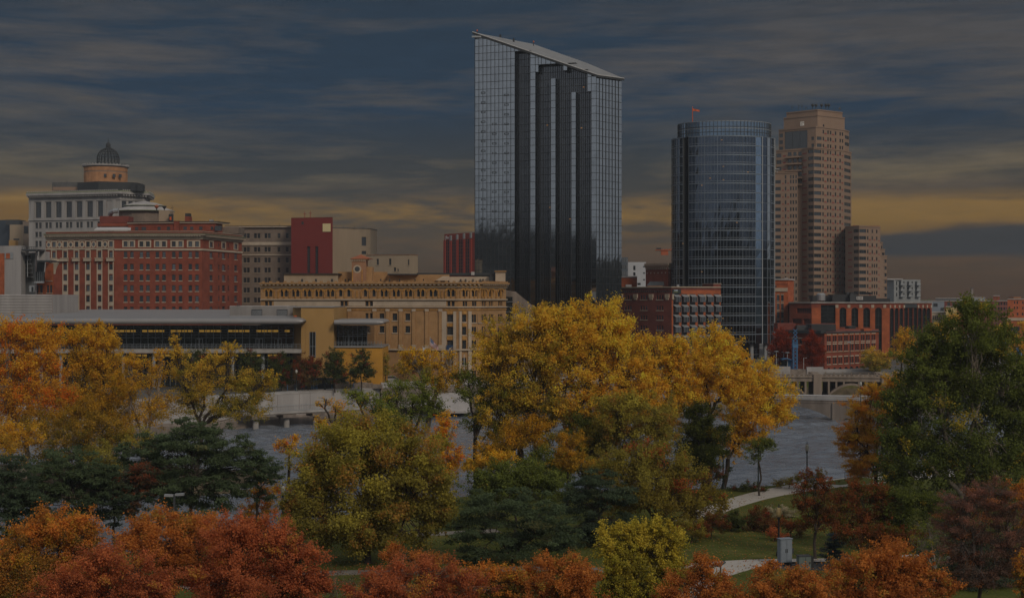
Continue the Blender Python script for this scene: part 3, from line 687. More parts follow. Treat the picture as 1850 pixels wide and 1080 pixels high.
# --- brown brick wing
b = bld('brown_office', 'brown brick office block with two pale stone bands', 470, 475)
D0 = 475; ch = [C(408, 476), C(527, 474)]; w0 = Wall(*ch); it = []
for c, wd in ((442.5, 5), (448.5, 5), (461.4, 5), (467.7, 5), (480.3, 5), (486.4, 5), (504, 4.8), (519, 4.8)):
    for y in (426, 450.7, 470, 488, 506, 524, 542): it.append((w0, w0.rect(c, wd, y - 4.5, y + 4.5, D0)))
block(b, ch, PZ(411, D0), GZ, 25, m_brown, {0: [r for _, r in it]}); windows(b, it, ST_BRN)
mb = MB(); strip(mb, ch, PZ(411, D0), PZ(409, D0), -.5, .9, m_cream); strip(mb, ch, PZ(409, D0), PZ(408.2, D0), -.6, 1.0, m_char); mb.build('cornice', b)
mb = MB(); strip(mb, ch, PZ(443, D0), PZ(437.5, D0), 0, .3, m_cream); strip(mb, ch, PZ(461.5, D0), PZ(459.5, D0), 0, .3, m_cream); mb.build('stone_band', b)
antenna(b, 505, 404, 409, 478)

# --- red slab block and the pale block beside it
b = bld('red_slab_block', 'windowless dark red block with a cream square sign', 563, 462)
D0 = 462; ch = [C(526, 464), C(601, 460)]; w0 = Wall(*ch)
ops = [w0.rect(557.3, 6, 445, 493, D0), w0.rect(572, 6, 445, 494, D0)]
block(b, ch, PZ(394, D0), GZ, 22, m_slab, {0: ops}, .6)
for r in ops: mb = MB(); w0.bar(mb, r[0], r[1], r[2], r[3], -.6, -.5, g_dark); mb.build('slot_window', b)
mb = MB(); w0.bar(mb, w0.u(583.5), w0.u(597.5), PZ(419, D0), PZ(404.5, D0), 0, .25, mat('cream_sign', (.60, .50, .27), .6)); mb.build('sign_panel', b)
mb = MB(); w0.bar(mb, w0.u(545), w0.u(548.5), PZ(405.5, D0), PZ(400, D0), 0, .1, m_char); mb.build('vent', b)
mb = MB(); strip(mb, ch, PZ(394, D0), PZ(393, D0), -.3, .1, m_redd); mb.build('coping', b)
for px, t in ((550.5, 382), (560.5, 381)): antenna(b, px, t, 394, 465, mat('rust_red', (.22, .05, .03), .7), .13)
b = bld('pale_block', 'pale rendered block rising beside the dark red slab', 640, 475)
D0 = 474; ch = [C(600, 474), C(669, 480), C(681, 490)]; w0 = Wall(ch[0], ch[1]); it = [(w0, w0.rect(657.5, 8, 427, 443, D0)), (w0, w0.rect(657.5, 8, 452.5, 458.5, D0)), (w0, w0.rect(657.5, 8, 468, 480, D0))]
block(b, ch, PZ(412, D0), GZ, 20, m_beige, {0: [r for _, r in it]}); windows(b, it, dict(k='mul', frame=m_dgrey, glass=g_win, sill=None, rails=(.25, .5, .75), mull=2))
mb = MB(); strip(mb, ch, PZ(412, D0), PZ(411, D0), -.4, .15, m_roof); mb.build('coping', b)
for px in (607, 620, 640, 656): antenna(b, px, 408, 412, 477)

# --- red gridded tower left of the mirror tower
b = bld('red_ribbed_tower', 'distant red ribbed tower partly hidden by the mirror glass tower', 828, 560)
D0 = 560; ch = [C(803, 566), C(858, 552)]; w0 = Wall(*ch); top = PZ(420, 552)
block(b, ch, top, GZ, 25, m_panel, {})
for a, c in ((806.5, 812), (817.6, 824.5), (829.5, 837), (841.5, 848.5)):
    mb = MB(); w0.bar(mb, w0.u(a), w0.u(c), PZ(495, D0), PZ(433, D0), 0, .1, g_dark)
    for y in range(436, 495, 6): w0.bar(mb, w0.u(a), w0.u(c), PZ(y + .8, D0), PZ(y, D0), .1, .2, m_redd)
    w0.bar(mb, w0.u((a + c) / 2) - .15, w0.u((a + c) / 2) + .15, PZ(495, D0), PZ(433, D0), .2, .3, m_redd); mb.build('window_bay', b)
mb = MB()
for c in (804.5, 815, 827, 839.3, 851.5): w0.bar(mb, w0.u(c - 1.7), w0.u(c + 1.7), PZ(495, D0), PZ(433, D0), 0, .5, mat('rib_red', (.26, .04, .025), .8))
mb.build('rib', b)
for c, y in ((815.5, 429.5), (827, 428.5), (839.3, 427.5), (851.6, 426.5)):
    mb = MB(); u, z = w0.u(c), PZ(y, D0)
    for q in ((-.42, -.2, -1, 1), (.2, .42, -1, 1), (-.2, .2, .75, 1), (-.2, .2, -1, -.75)): w0.bar(mb, u + q[0], u + q[1], z + q[2], z + q[3], 0, .55, m_grey)
    mb.build('emblem', b)
mb = MB(); u = w0.u(805.3); z = PZ(431, D0)           # small white lettering at the corner
for q in ((0, .16, -1.0, 1.25), (-.5, 0, -1.0, -.8), (.16, .6, .35, .6), (.6, .78, .1, 1.3), (.85, 1.0, .1, .8), (1.0, 1.25, .1, .25), (1.25, 1.4, .1, .8), (1.5, 1.62, .1, .8), (1.62, 1.9, .6, .75), (1.78, 1.92, .1, .75)): w0.bar(mb, u + q[0], u + q[1], z + q[2], z + q[3], 0, .15, m_wht)
mb.build('lettering', b)

# --- gold brick hall with arcaded top storey
b = bld('arcaded_hall', 'long gold brick hall with an arcaded top storey and tiled turret', 690, 335)
D0 = 326; ch = [C(471, 330), C(828, 322), C(867, 324), C(914, 336)]; w0, w1, w2 = [Wall(ch[i], ch[i + 1]) for i in range(3)]
V = lambda v: 400 + v / 3.176
def wof(px): return w0 if px < 826 else (w1 if px < 866 else w2)
arc, sm, sq = [], [], []
arcs = [260, 282, 349, 371, 415, 437, 482, 504, 548, 570, 615, 637, 684, 731, 826, 875, 923, 944, 992, 1014, 1062, 1084, 1132, 1155, 1204, 1227, 1305, 1329, 1390, 1406, 1444, 1458, 1486, 1500, 1514, 1541, 1554, 1594, 1607]
for v in arcs: c = V(v); w = wof(c); arc.append((w, w.rect(c, 6 if c < 825 else 4, 523, 535.5, D0, True)))
for v in [258, 281, 692, 715, 835, 860, 1305, 1329, 1390, 1404, 1444, 1457, 1486, 1500, 1514, 1541, 1554, 1594, 1607]: c = V(v); w = wof(c); sm.append((w, w.rect(c, 5.4 if c < 825 else 3.6, 544.5, 553, D0)))
for v in [692, 715, 835, 860]: c = V(v); sm.append((w0, w0.rect(c, 5.4, 565.5, 576.5, D0)))
for v in [835, 860]: c = V(v); sm.append((w0, w0.rect(c, 5.4, 588, 600, D0)))
for v in [921, 995, 1069]:
    for yt, yb in ((566, 578.5), (588.5, 600.5)): sq.append((w0, w0.rect(V(v), 8.6, yt, yb, D0)))
for yt, yb in ((568, 581), (590, 604), (614, 629), (645, 658)):
    sq.append((w0, w0.rect(V(1315), 13, yt, yb, D0))); sm.append((w1, w1.rect(V(1393), 7.4, yt, yb, D0)))
for v in (1441, 1455, 1485, 1500, 1514, 1541, 1555, 1594, 1607):
    for yt, yb in ((568, 582), (590, 604), (614, 627), (645, 657), (668, 679)):
        c = V(v); w = wof(c); sm.append((w, w.rect(c, 4, yt, yb, D0)))
zt = PZ(511, D0); allw = arc + sm + sq
block(b, ch, zt, GZ, 45, m_gold, {i: [r for w, r in allw if w is ww] for i, ww in enumerate((w0, w1, w2))}, .45)
windows(b, arc, ST_ARC, .45); windows(b, sm, ST_GLD, .45); windows(b, sq, dict(k='sq', frame=m_dgrey, glass=g_dark, sill=m_sand, rails=(.35, .7), mull=2), .45)
mb = MB(); strip(mb, ch, PZ(513, D0), zt + .1, -.4, 1.0, m_gold); strip(mb, ch, PZ(517.5, D0), PZ(513.2, D0), 0, .35, m_terra); dentils(mb, ch, PZ(515.5, D0), PZ(513.3, D0), .35, .8, .95, .45, m_sand)
dentils(mb, ch, zt + .1, zt + .42, .2, .9, 1.7, .5, m_gold); strip(mb, ch, PZ(519.5, D0), PZ(518.5, D0), 0, .4, m_sand); mb.build('cornice', b)
mb = MB(); strip(mb, ch, PZ(542, D0), PZ(540, D0), 0, .45, m_sand); strip(mb, ch, PZ(555.5, D0), PZ(553.7, D0), 0, .35, m_sand); strip(mb, ch, PZ(632, D0), PZ(629.5, D0), 0, .6, m_sand); strip(mb, ch, PZ(560, D0), PZ(558.2, D0), 0, .2, m_terra); mb.build('ledge', b)
mb = MB(); g = [V(v) for v in arcs]
edges = [474] + [(a + c) / 2 for a, c in zip(g[:-1], g[1:])] + [912]
for a, c in zip(g[:-1], g[1:]):
    n = max(1, int(round((c - a) / 7)) - 1)
    for k in range(n):
        p = a + (c - a) * (k + 1) / (n + 1); w = wof(p)
        if 0 < w.u(p - .8) and w.u(p + .8) < w.L: w.bar(mb, w.u(p - .7), w.u(p + .7), PZ(538, D0), PZ(525, D0), 0, .3, m_terra)
for (w, r) in arc:
    c, rr = (r[0] + r[1]) / 2, (r[1] - r[0]) / 2; zc = r[3] - rr
    for k in range(7):
        t0, t1 = math.pi * k / 7, math.pi * (k + 1) / 7
        mb.poly([w.p(c + q * math.cos(t), zc + q * math.sin(t), .16) for q, t in ((rr, t0), (rr + .45, t0), (rr + .45, t1), (rr, t1))], m_terra)
mb.build('arcade', b)
mb = MB()
def panel(wl_, p0, p1, yt, yb, m, o):
    wl_.bar(mb, max(.05, wl_.u(p0)), min(wl_.L - .05, wl_.u(p1)), PZ(yb, D0), PZ(yt, D0), 0, o, m)
panel(w0, 495, 615, 543.5, 552.8, m_sand, .06); panel(w0, 630, 660, 543.5, 552.8, m_sand, .06); panel(w0, 674, 806, 543.5, 552.8, m_sand, .06); mb.build('stone_panel', b)
for v in (660, 735, 880, 955, 1030, 1105, 1180, 1258):
    mb = MB(); panel(w0, V(v) - 3, V(v) + 3, 562, 622, m_gold, .35); panel(w0, V(v) - 3.6, V(v) + 3.6, 558, 562, m_sand, .42); panel(w0, V(v) - 3.6, V(v) + 3.6, 622, 629, m_sand, .42); mb.build('pilaster', b)
for c, wd, w in ((803, 8, w0), (822, 5, w0), (831, 4, w1), (848, 6, w1)):
    mb = MB(); panel(w, c - wd / 2, c + wd / 2, 562, 690, m_sand, .4); mb.build('pilaster', b)
for v, wd, w in ((1315, 13, w0), (1393, 7.4, w1)):
    for y0, y1 in ((561, 567), (582, 589), (605, 613)): mb = MB(); panel(w, V(v) - wd / 2, V(v) + wd / 2, y0, y1, m_terra, .12); mb.build('spandrel', b)
mb = MB(); w = w0; w.bar(mb, w.u(808), w.u(820), PZ(636, D0), PZ(622, D0), .7, .78, mat('navy_cloth', (.02, .045, .10), .8))
for q in ((810, 812, 630, 633), (813, 816, 627, 631), (816.5, 818.5, 630, 633)): w.bar(mb, w.u(q[0]), w.u(q[1]), PZ(q[3], D0), PZ(q[2], D0), .78, .8, m_pale)
mb.build('banner', b)
# roof storeys and turret
block(b, [C(513, 344), C(611, 344)], PZ(495, 344), PZ(512, 344), 12, m_beige, {}, name='roof_storey'); plain(b, 511, 612, 493.8, 495, 343.4, 13, m_char, 'roof_edge')
block(b, [C(611, 350), C(700, 350)], PZ(491, 350), PZ(512, 350), 15, m_gold, {}, name='roof_storey')
block(b, [C(700, 348), C(812, 346)], PZ(496, 347), PZ(512, 347), 14, m_gold, {}, name='roof_storey')
block(b, [C(812, 345), C(884, 345)], PZ(500, 345), PZ(512, 345), 14, m_sand, {}, name='roof_storey')
plain(b, 753, 884, 493, 497.5, 352, 10, m_char, 'roof_edge'); plain(b, 700, 755, 494.5, 496.5, 345.5, 4, m_char, 'roof_edge')
mb = MB(); mb.hexa([C(786, 344.6) + (PZ(507, 345),), C(812, 344.4) + (PZ(507, 345),), C(812, 352) + (PZ(507, 345),), C(786, 352) + (PZ(507, 345),)],
    [C(800, 344.6) + (PZ(499, 345),), C(812, 344.4) + (PZ(499, 345),), C(812, 352) + (PZ(499, 345),), C(800, 352) + (PZ(499, 345),)], m_sand); mb.build('stair_ramp', b)
for px in (546, 571, 600, 624, 630, 664, 671, 688, 704, 722, 750, 765, 833, 842, 855, 868, 873):
    d = 344 if px < 611 else (350 if px < 700 else 345.5); mb = MB(); x = PX(px, d); wd = 3 if px < 612 else 1.8
    mb.box(x - wd * .066, x + wd * .066, d - .15 - (1.2 if px in (833, 842, 855, 868, 873) else 0), d + .1, PZ(508.5, d), PZ(504, d), g_dark); mb.build('window', b)
chm = plain(b, 895, 913, 490, 512, 342, 6, m_sand, 'chimney'); plain(chm, 893.5, 914.5, 489, 491, 341.6, 7, m_gold, 'chimney_cap'); plain(b, 885, 895, 494, 512, 343, 5, m_char, 'plant_unit'); plain(b, 851, 857, 491, 497, 351, 2, m_pale, 'roof_vent')
TD = 347; mb = MB(); x0, x1 = PX(635.5, TD), PX(661, TD); mb.box(x0, x1, TD, TD + 5, PZ(511, TD), PZ(470, TD), m_umber)
mb.box(PX(661, TD), PX(672, TD), TD + .6, TD + 5, PZ(511, TD), PZ(482, TD), m_gold); tur = mb.build('turret', b)
mb = MB(); dentils(mb, [(x0, TD), (x1, TD)], PZ(472, TD), PZ(469, TD), 0, .3, .42, .2, m_sand); mb.box(x0 - .3, x1 + .3, TD - .35, TD + 5.3, PZ(469, TD), PZ(467.6, TD), m_gold); mb.build('turret_cornice', tur)
mb = MB(); xm = (x0 + x1) / 2 + .3; zz = PZ(467.6, TD); ap = (xm, TD + 2.5, PZ(459, TD)); q = [(x0 - .5, TD - .5, zz), (x1 + 1.4, TD - .5, zz), (x1 + 1.4, TD + 5.5, zz), (x0 - .5, TD + 5.5, zz)]
for i in range(4): mb.poly([q[i], q[(i + 1) % 4], ap], m_tile)
mb.build('turret_roof', tur)
mb = MB(); x, z = PX(645.5, TD), PZ(486, TD)
for r_, m, o in ((1.0, m_sand, .1), (.62, m_dgrey, .14)): mb.poly([(x + r_ * math.cos(t), TD - o, z + r_ * math.sin(t)) for t in np.linspace(0, 2 * math.pi, 16, endpoint=False)], m)
for s in (-1, 1): mb.box(x + s * 1.15 - .12, x + s * 1.15 + .12, TD - .12, TD, PZ(509, TD), PZ(487, TD), m_terra)
mb.build('roundel', tur)
b = bld('stage_house', 'plain beige stage house behind the gold hall roof', 695, 400)
D0 = 400; ch = [C(662, 404), C(740, 399), C(755, 404)]; w0 = Wall(ch[0], ch[1]); it = [(w0, w0.rect(c, wd, a, z, D0)) for c, wd, a, z in ((682.3, 4, 467, 478), (704.8, 4.2, 467, 478.5), (738, 2.6, 469, 479), (713.4, 4, 483, 490), (719, 2.4, 485.5, 490.5))]
block(b, ch, PZ(460.5, D0), GZ, 18, m_beige, {0: [r for _, r in it]}); windows(b, it, ST_BRN); mb = MB(); strip(mb, ch, PZ(460.5, D0), PZ(459.6, D0), -.3, .15, m_umber); mb.build('coping', b)
for px in (664, 678, 692, 705, 720, 748): antenna(b, px, 457.5, 460, 403, r=.05)
# --- grey stair block right of the hall
b = bld('grey_link_block', 'grey sloping link block between the gold hall and mirror tower', 935, 372)
mb = MB(); a, c = C(914, 372), C(962, 372); w = Wall(a, c)
mb.poly([w.p(0, GZ), w.p(w.L, GZ), w.p(w.L, PZ(552, 372)), w.p(w.u(932), PZ(527, 372)), w.p(0, PZ(524, 372))], m_concd)
t = [(c[0], c[1], PZ(552, 372)), (*w.p(w.u(932), 0)[:2], PZ(527, 372)), (a[0], a[1], PZ(524, 372))]
for i in range(2): mb.poly([t[i], (t[i][0], t[i][1] + 12, t[i][2]), (t[i + 1][0], t[i + 1][1] + 12, t[i + 1][2]), t[i + 1]], m_conc)
mb.poly([(c[0], c[1], GZ), (c[0] + .6, c[1] + 12, GZ), (c[0] + .6, c[1] + 12, PZ(552, 372)), (c[0], c[1], PZ(552, 372))], m_concd); mb.build('wall', b)
mb = MB(); w.bar(mb, w.u(914.6), w.u(926), PZ(580, 372), PZ(536, 372), 0, .08, g_curt)
for k in range(1, 5): w.bar(mb, w.u(914.6), w.u(926), PZ(536 + 9 * k, 372) - .06, PZ(536 + 9 * k, 372) + .06, .08, .14, m_steel)
mb.build('window', b)
# ---------------------------------------------------------------- mirror glass tower with the sloping roof
b = bld('mirror_tower', 'tall dark mirror glass tower with a sloping roof', 985, 415)
TA, TB, TC = C(858, 424), C(1077, 412), C(1123, 421)
R1, R2 = (PX(963, 452), 452), (PX(1058, 448), 448)
zA, zB, zC, zR1, zR2 = PZ(61, 424), PZ(139, 412), PZ(145, 421), PZ(81, 452), PZ(116, 448)
def curtain(w, ztop_a, ztop_b, ncol, row, zb, region, names):
    """glass curtain wall; region(px, z) -> 0 plain or bay number; bays are set back"""
    us = np.array(ncol) if not isinstance(ncol, int) else np.linspace(0, w.L, ncol + 1); ncol = len(us) - 1; zs = np.arange(zb, max(ztop_a, ztop_b) + row, row)
    zt = lambda u: ztop_a + (ztop_b - ztop_a) * u / w.L
    def pxo(u): x, y, _ = w.p(u, 0); return CX + F * x / y
    cells = np.zeros((ncol, len(zs) - 1), int); rz = random.Random(5)
    for i in range(ncol):
        um = (us[i] + us[i + 1]) / 2
        for j in range(len(zs) - 1):
            zm = (zs[j] + zs[j + 1]) / 2; d = w.dep(um); cells[i, j] = region(pxo(um), CY - (zm - CZ) * F / d)
    G_, G2_, M_, B_ = {}, None, MB(), {}
    dep = lambda r: -2.2 if r else 0.0
    for i in range(ncol):
        a, c = us[i], us[i + 1]; ta, tc_ = zt(a), zt(c)
        for j in range(len(zs) - 1):
            z0, z1 = zs[j], zs[j + 1]
            if z0 >= min(ta, tc_) - .05: continue
            r = cells[i, j]; o = dep(r); z1a, z1c = min(z1, ta), min(z1, tc_)
            k = .0035
            J = [o + rz.uniform(-k, k) for _ in range(4)]
            tgt = B_.setdefault(r, MB()) if r else G_.setdefault(sum(pxo((a + c) / 2) > e for e in (930, 967, 994, 1004, 1031, 1041, 1067)) + (20 if 994 < pxo((a + c) / 2) < 1041 and z0 < PZ(150, 417) else 0), MB())
            tgt.poly([w.p(a, z0, J[0]), w.p(c, z0, J[1]), w.p(c, z1c, J[2]), w.p(a, z1a, J[3])], g_bay if r else g_tower)
            bar = tgt if r else M_
            w.bar(bar, a, c, z0 - .055, z0 + .055, o + .02, o + .10, m_char)
            w.bar(bar, a - .045, a + .045, z0, min(z1a, z1), o + .02, o + (.13 if not r else .2), m_char)
            if r:
                w.bar(bar, (a + c) / 2 - .035, (a + c) / 2 + .035, z0, min(z1a, z1c), o + .02, o + .12, m_char)
            for di, dj in ((-1, 0), (1, 0), (0, 1)):
                ii, jj = i + di, j + dj
                nb = cells[ii, jj] if 0 <= ii < ncol and 0 <= jj < cells.shape[1] else r
                if r and not nb:
                    if di == -1: B_[r].poly([w.p(a, z0, -2.2), w.p(a, z0, 0), w.p(a, z1a, 0), w.p(a, z1a, -2.2)], g_bay)
                    elif di == 1: B_[r].poly([w.p(c, z0, 0), w.p(c, z0, -2.2), w.p(c, z1c, -2.2), w.p(c, z1c, 0)], g_bay)
                    else: B_[r].poly([w.p(a, z1, 0), w.p(c, z1, 0), w.p(c, z1, -2.2), w.p(a, z1, -2.2)], m_char)
    return G_, G2_, M_, B_
def bays(px, py):
    if py > 700: return 0
    if 929 < px < 958: return 1 if py > 93 + (958 - px) * .25 else 0
    if 967 < px < 1069:
        top = 136 if px < 972 else 122 if px < 978 else 113 + abs(px - 1003) * .15 if px < 1020 else 128 if px < 1024 else 118 + (px - 1020) * .12 if px < 1055 else 128 if px < 1059 else 152 if px < 1064 else 172
        if py < top: return 0
        if 995 < px < 1003.4 and py > 147: return 0
        if 1032 < px < 1040 and py > 172: return 0
        return 2 if px < 999 else 3 if px < 1036 else 4
    return 0
wf, wr = Wall(TA, TB), Wall(TB, TC)
colp = [858 + 7.2 * k for k in range(10)] + [929.8, 937, 944, 951, 957.8, 967, 972.5, 978, 986, 995, 1003.4, 1010.5, 1017.5, 1024.5, 1032, 1040, 1047, 1054, 1061, 1068.2]
colu = [max(0, wf.u(p)) for p in colp] + [wf.L]; colu[0] = 0.0
for w, za, zb_, n, rg in ((wf, zA, zB, colu, bays), (wr, zB, zC, 8, lambda a, c: 0)):
    G_, G2_, M_, B_ = curtain(w, za, zb_, n, 2.12, GZ, rg, None)
    [G_[k].build('glass_facade', b) for k in sorted(G_)]; M_.build('mullion_grid', b)
    for k in sorted(B_): B_[k].build('recessed_bay', b)
mb = MB()
for a, c, za, zc in ((TC, R2, zC, zR2), (R2, R1, zR2, zR1), (R1, TA, zR1, zA)): mb.poly([(*a, GZ), (*c, GZ), (*c, zc), (*a, za)], g_tower)
mb.build('rear_wall', b)
mb = MB(); up = .35; top = [(*p, z) for p, z in ((TA, zA), (TB, zB), (TC, zC), (R2, zR2), (R1, zR1))]
cen = Vector((8, 432, 0)); ov = []
for p in top:
    q = Vector(p); dv = (q - cen); dv.z = 0; q = q + dv.normalized() * .8; ov.append(q)
for tri in ((0, 1, 4), (1, 3, 4), (1, 2, 3)): mb.poly([(ov[i].x, ov[i].y, ov[i].z + up) for i in tri], m_troof)
for i in range(5):
    a, c = ov[i], ov[(i + 1) % 5]; mb.poly([(a.x, a.y, a.z - .25), (c.x, c.y, c.z - .25), (c.x, c.y, c.z + up), (a.x, a.y, a.z + up)], m_char)
for k in range(1, 22):
    t = k / 22; a = ov[0].lerp(ov[1], t); c = ov[4].lerp(ov[3], t); n = Vector((0, 0, up + .02))
    mb.tube([a + n, c + n], .05, m_grey, 4)
mb.build('roof', b)
mb = MB(); mb.tube([ov[0] + Vector((0, 0, up + .1)), ov[1] + Vector((0, 0, up + .1))], .12, m_wht, 5); mb.tube([ov[1] + Vector((0, 0, up + .1)), ov[2] + Vector((0, 0, up + .1))], .12, m_wht, 5); mb.build('roof_edge', b)
mb = MB(); mb.box(TA[0] - .9, TA[0] + 2, TA[1] - 1.2, TA[1] - .7, zA - 1.35, zA - .9, m_grey); mb.build('roof_beam', b)
for px, d, yt, yb, bulb in ((862, 426, 56, 60, 1), (928, 436, 70, 80, 0), (904, 438, 63, 68, 0), (964, 446, 76, 81, 1)):
    mb = MB(); x = PX(px, d); mb.tube([(x, d, PZ(yb, d) - 1), (x, d, PZ(yt, d))], .13 if bulb else .3, m_char, 5)
    if bulb: mb.lathe((x, d, PZ(yt, d)), [(.15, -.2), (.25, 0), (.1, .3)], m_orange, 6)
    mb.build('roof_mast', b)
for c in (873, 893, 915):
    for k in range(16):
        y = 172 + 17.5 * k if c > 880 else 168 + 17.5 * k
        if c == 893 and k < 3: continue
        mb = MB(); u = wf.u(c); z = PZ(y, wf.dep(u))
        for q in ((-.62, .62, .18, .28), (-.62, .62, -.28, -.18), (-.62, -.5, -.18, .18), (.5, .62, -.18, .18)): wf.bar(mb, u + q[0], u + q[1], z + q[2], z + q[3], .10, .2, m_char)
        mb.build('vent_window', b)
for px, y, o in ((1000, 268, 1), (985, 225, 0), (1031, 229, 0), (1031, 243, 0), (1047, 230, 0), (990, 374, 0), (1026, 395, 0), (1051, 156, 0)):
    mb = MB(); u = wf.u(px); z = PZ(y, wf.dep(u)); wf.bar(mb, u - .22, u + .22, z - .12, z + .12, -2.06, -1.95, e_bulb); mb.build('lit_lamp', b)

# ---------------------------------------------------------------- curved blue glass tower
b = bld('curved_tower', 'curved blue glass tower with a set back glass crown and small flag', 1306, 447)
JX, JY = PX(1307, 449), 449.0; JA, JB = 93.5 * 449 / F, 11.5
zt, zb_ = PZ(246, 438), PZ(621, 437); NF = 22; fh = (zt - zb_) / NF
def el(t, o=0.0): return (JX + (JA + o) * math.sin(t), JY - (JB + o) * math.cos(t))    # t = 0 faces the viewer
def t_of(px):
    lo, hi = -1.75, 1.75
    for _ in range(40):
        m_ = (lo + hi) / 2; x, y = el(m_)
        if CX + F * x / y < px: lo = m_
        else: hi = m_
    return (lo + hi) / 2
pxs = [1213.7, 1216, 1219, 1223, 1228, 1234, 'S', 1244.6] + [1244.6 + k * 5.72 for k in range(1, 22)] + ['P', 1377, 'G', 1386, 'H', 1392, 1396, 1399.4]
seg = []; prev = None; kind = ''
for p in pxs:
    if isinstance(p, str): kind = p; continue
    t = t_of(p)
    if prev is not None: seg.append((prev, t, kind)); 
    prev = t; kind = ''
GL_, G_, BN, VM, SL = MB(), MB(), MB(), MB(), MB()
rz = random.Random(3); tS = t_of(1236)
for t0, t1, k in seg:
    o = {'S': -1.0}.get(k, 0)
    for f in range(NF):
        z0, z1 = zb_ + f * fh, zb_ + (f + 1) * fh
        m = {'S': g_jwd, 'P': g_jwl, 'G': g_jwd if False else g_jw, 'H': g_tower}.get(k, g_jw)
        J = [o + rz.uniform(-.02, .02) for _ in range(4)]
        (SL if k == 'S' else GL_ if t1 < tS else G_).poly([(*el(t0, J[0]), z0), (*el(t1, J[1]), z0), (*el(t1, J[2]), z1), (*el(t0, J[3]), z1)], m)
        if k != 'S':
            big = .14 if k not in ('G', 'H') else .06
            BN.hexa([(*el(t0, .16), z1 - big), (*el(t1, .16), z1 - big), (*el(t1, -.05), z1 - big), (*el(t0, -.05), z1 - big)],
                    [(*el(t0, .16), z1 + big), (*el(t1, .16), z1 + big), (*el(t1, -.05), z1 + big), (*el(t0, -.05), z1 + big)], m_tband)
            if k == '': BN.hexa([(*el(t0, .1), z0 + .62), (*el(t1, .1), z0 + .62), (*el(t1, 0), z0 + .62), (*el(t0, 0), z0 + .62)], [(*el(t0, .1), z0 + .72), (*el(t1, .1), z0 + .72), (*el(t1, 0), z0 + .72), (*el(t0, 0), z0 + .72)], m_steel)
    x, y = el(t0, .06); thick = .028 if rz.random() < .7 else .055
    VM.box(x - thick, x + thick, y - .12, y + .1, zb_, zt, m_tband)
    if k == 'S':
        for tt, oo in ((t0, 0), (t1, 0)): SL.poly([(*el(tt, -1.0), zb_), (*el(tt, 0), zb_), (*el(tt, 0), zt), (*el(tt, -1.0), zt)], m_char)
for t in (t_of(1377), t_of(1399)): x, y = el(t, .08); VM.box(x - .12, x + .12, y - .2, y + .1, zb_, zt, m_grey)
GL_.build('glass_facade', b); G_.build('glass_facade', b); BN.build('floor_band', b); VM.build('mullion', b); SL.build('dark_slot', b)
mb = MB(); tb = np.linspace(1.72, 2 * math.pi - 1.72, 24)
for a, c in zip(tb[:-1], tb[1:]): mb.poly([(*el(a), zb_), (*el(c), zb_), (*el(c), zt), (*el(a), zt)], g_jw)
ring = [el(t) for t in np.linspace(0, 2 * math.pi, 48, endpoint=False)]
mb.poly([(*p, zt) for p in ring], m_roof); mb.poly([(*p, zb_) for p in ring][::-1], m_grey); mb.build('rear_wall', b)
# crown screen
cx_ = PX(1308.5, 449); ca, cb = 83.5 * 449 / F, 10.2
cr = lambda t, o=0: (cx_ + (ca + o) * math.sin(t), JY - (cb + o) * math.cos(t)); zc0, zc1 = zt, PZ(217.5, 438)
mb, fr = MB(), MB(); tt = np.linspace(0, 2 * math.pi, 76, endpoint=False); m_scr = mirror('crown_glass', (.17, .24, .33), .1, metal=.8)
for a, c in zip(tt, np.roll(tt, -1)):
    mb.poly([(*cr(a), zc0), (*cr(c), zc0), (*cr(c), zc1), (*cr(a), zc1)], m_scr)
    x, y = cr(a, .06); fr.box(x - .06, x + .06, y - .08, y + .08, zc0, zc1, m_dgrey)
    for h, m in ((.02, m_dgrey), (.28, m_dgrey), (.52, m_grey), (.62, m_dgrey), (.97, m_grey)):
        z = zc0 + (zc1 - zc0) * h; fr.hexa([(*cr(a, .12), z), (*cr(c, .12), z), (*cr(c, -.05), z), (*cr(a, -.05), z)], [(*cr(a, .12), z + .16), (*cr(c, .12), z + .16), (*cr(c, -.05), z + .16), (*cr(a, -.05), z + .16)], m)
mb.poly([(*cr(a), zc1 - .3) for a in tt], m_roof); mb.build('crown_screen', b); fr.build('crown_frame', b)
mb = MB(); x, y = cr(t_of(1243.5)); mb.tube([(x, y + 1, zc1 - 1), (x, y + 1, PZ(192, 442))], [.16, .1], m_orange, 6); fp_ = mb.build('flagpole', b)
mb = MB(); z = PZ(195.5, 442); n = 8
for i in range(n):
    X0, X1 = x + .1 + 2.1 * i / n, x + .1 + 2.1 * (i + 1) / n; s0, s1 = .12 * math.sin(i * 1.1), .12 * math.sin((i + 1) * 1.1); d0, d1 = .06 * i, .06 * (i + 1)
    h0, h1 = .75 - .03 * i, .75 - .03 * (i + 1)
    mb.poly([(X0, y + 1 + s0, z - d0 - h0), (X1, y + 1 + s1, z - d1 - h1), (X1, y + 1 + s1, z - d1), (X0, y + 1 + s0, z - d0)], m_orange)
mb.build('flag', fp_)
for px, d in ((1359, 440), (1383.5, 443), (1389.5, 446), (1330, 437), (1300, 436.5)):
    mb = MB(); mb.lathe((PX(px, d), d + 1.2, GZ), [(.62, 0), (.62, zb_ - GZ)], m_grey, 10); mb.build('column', b)
mb = MB(); lob = lambda t: (JX + (JA - 5) * math.sin(t), JY - (JB - 4) * math.cos(t)); tl = np.linspace(-2.2, 2.2, 30)
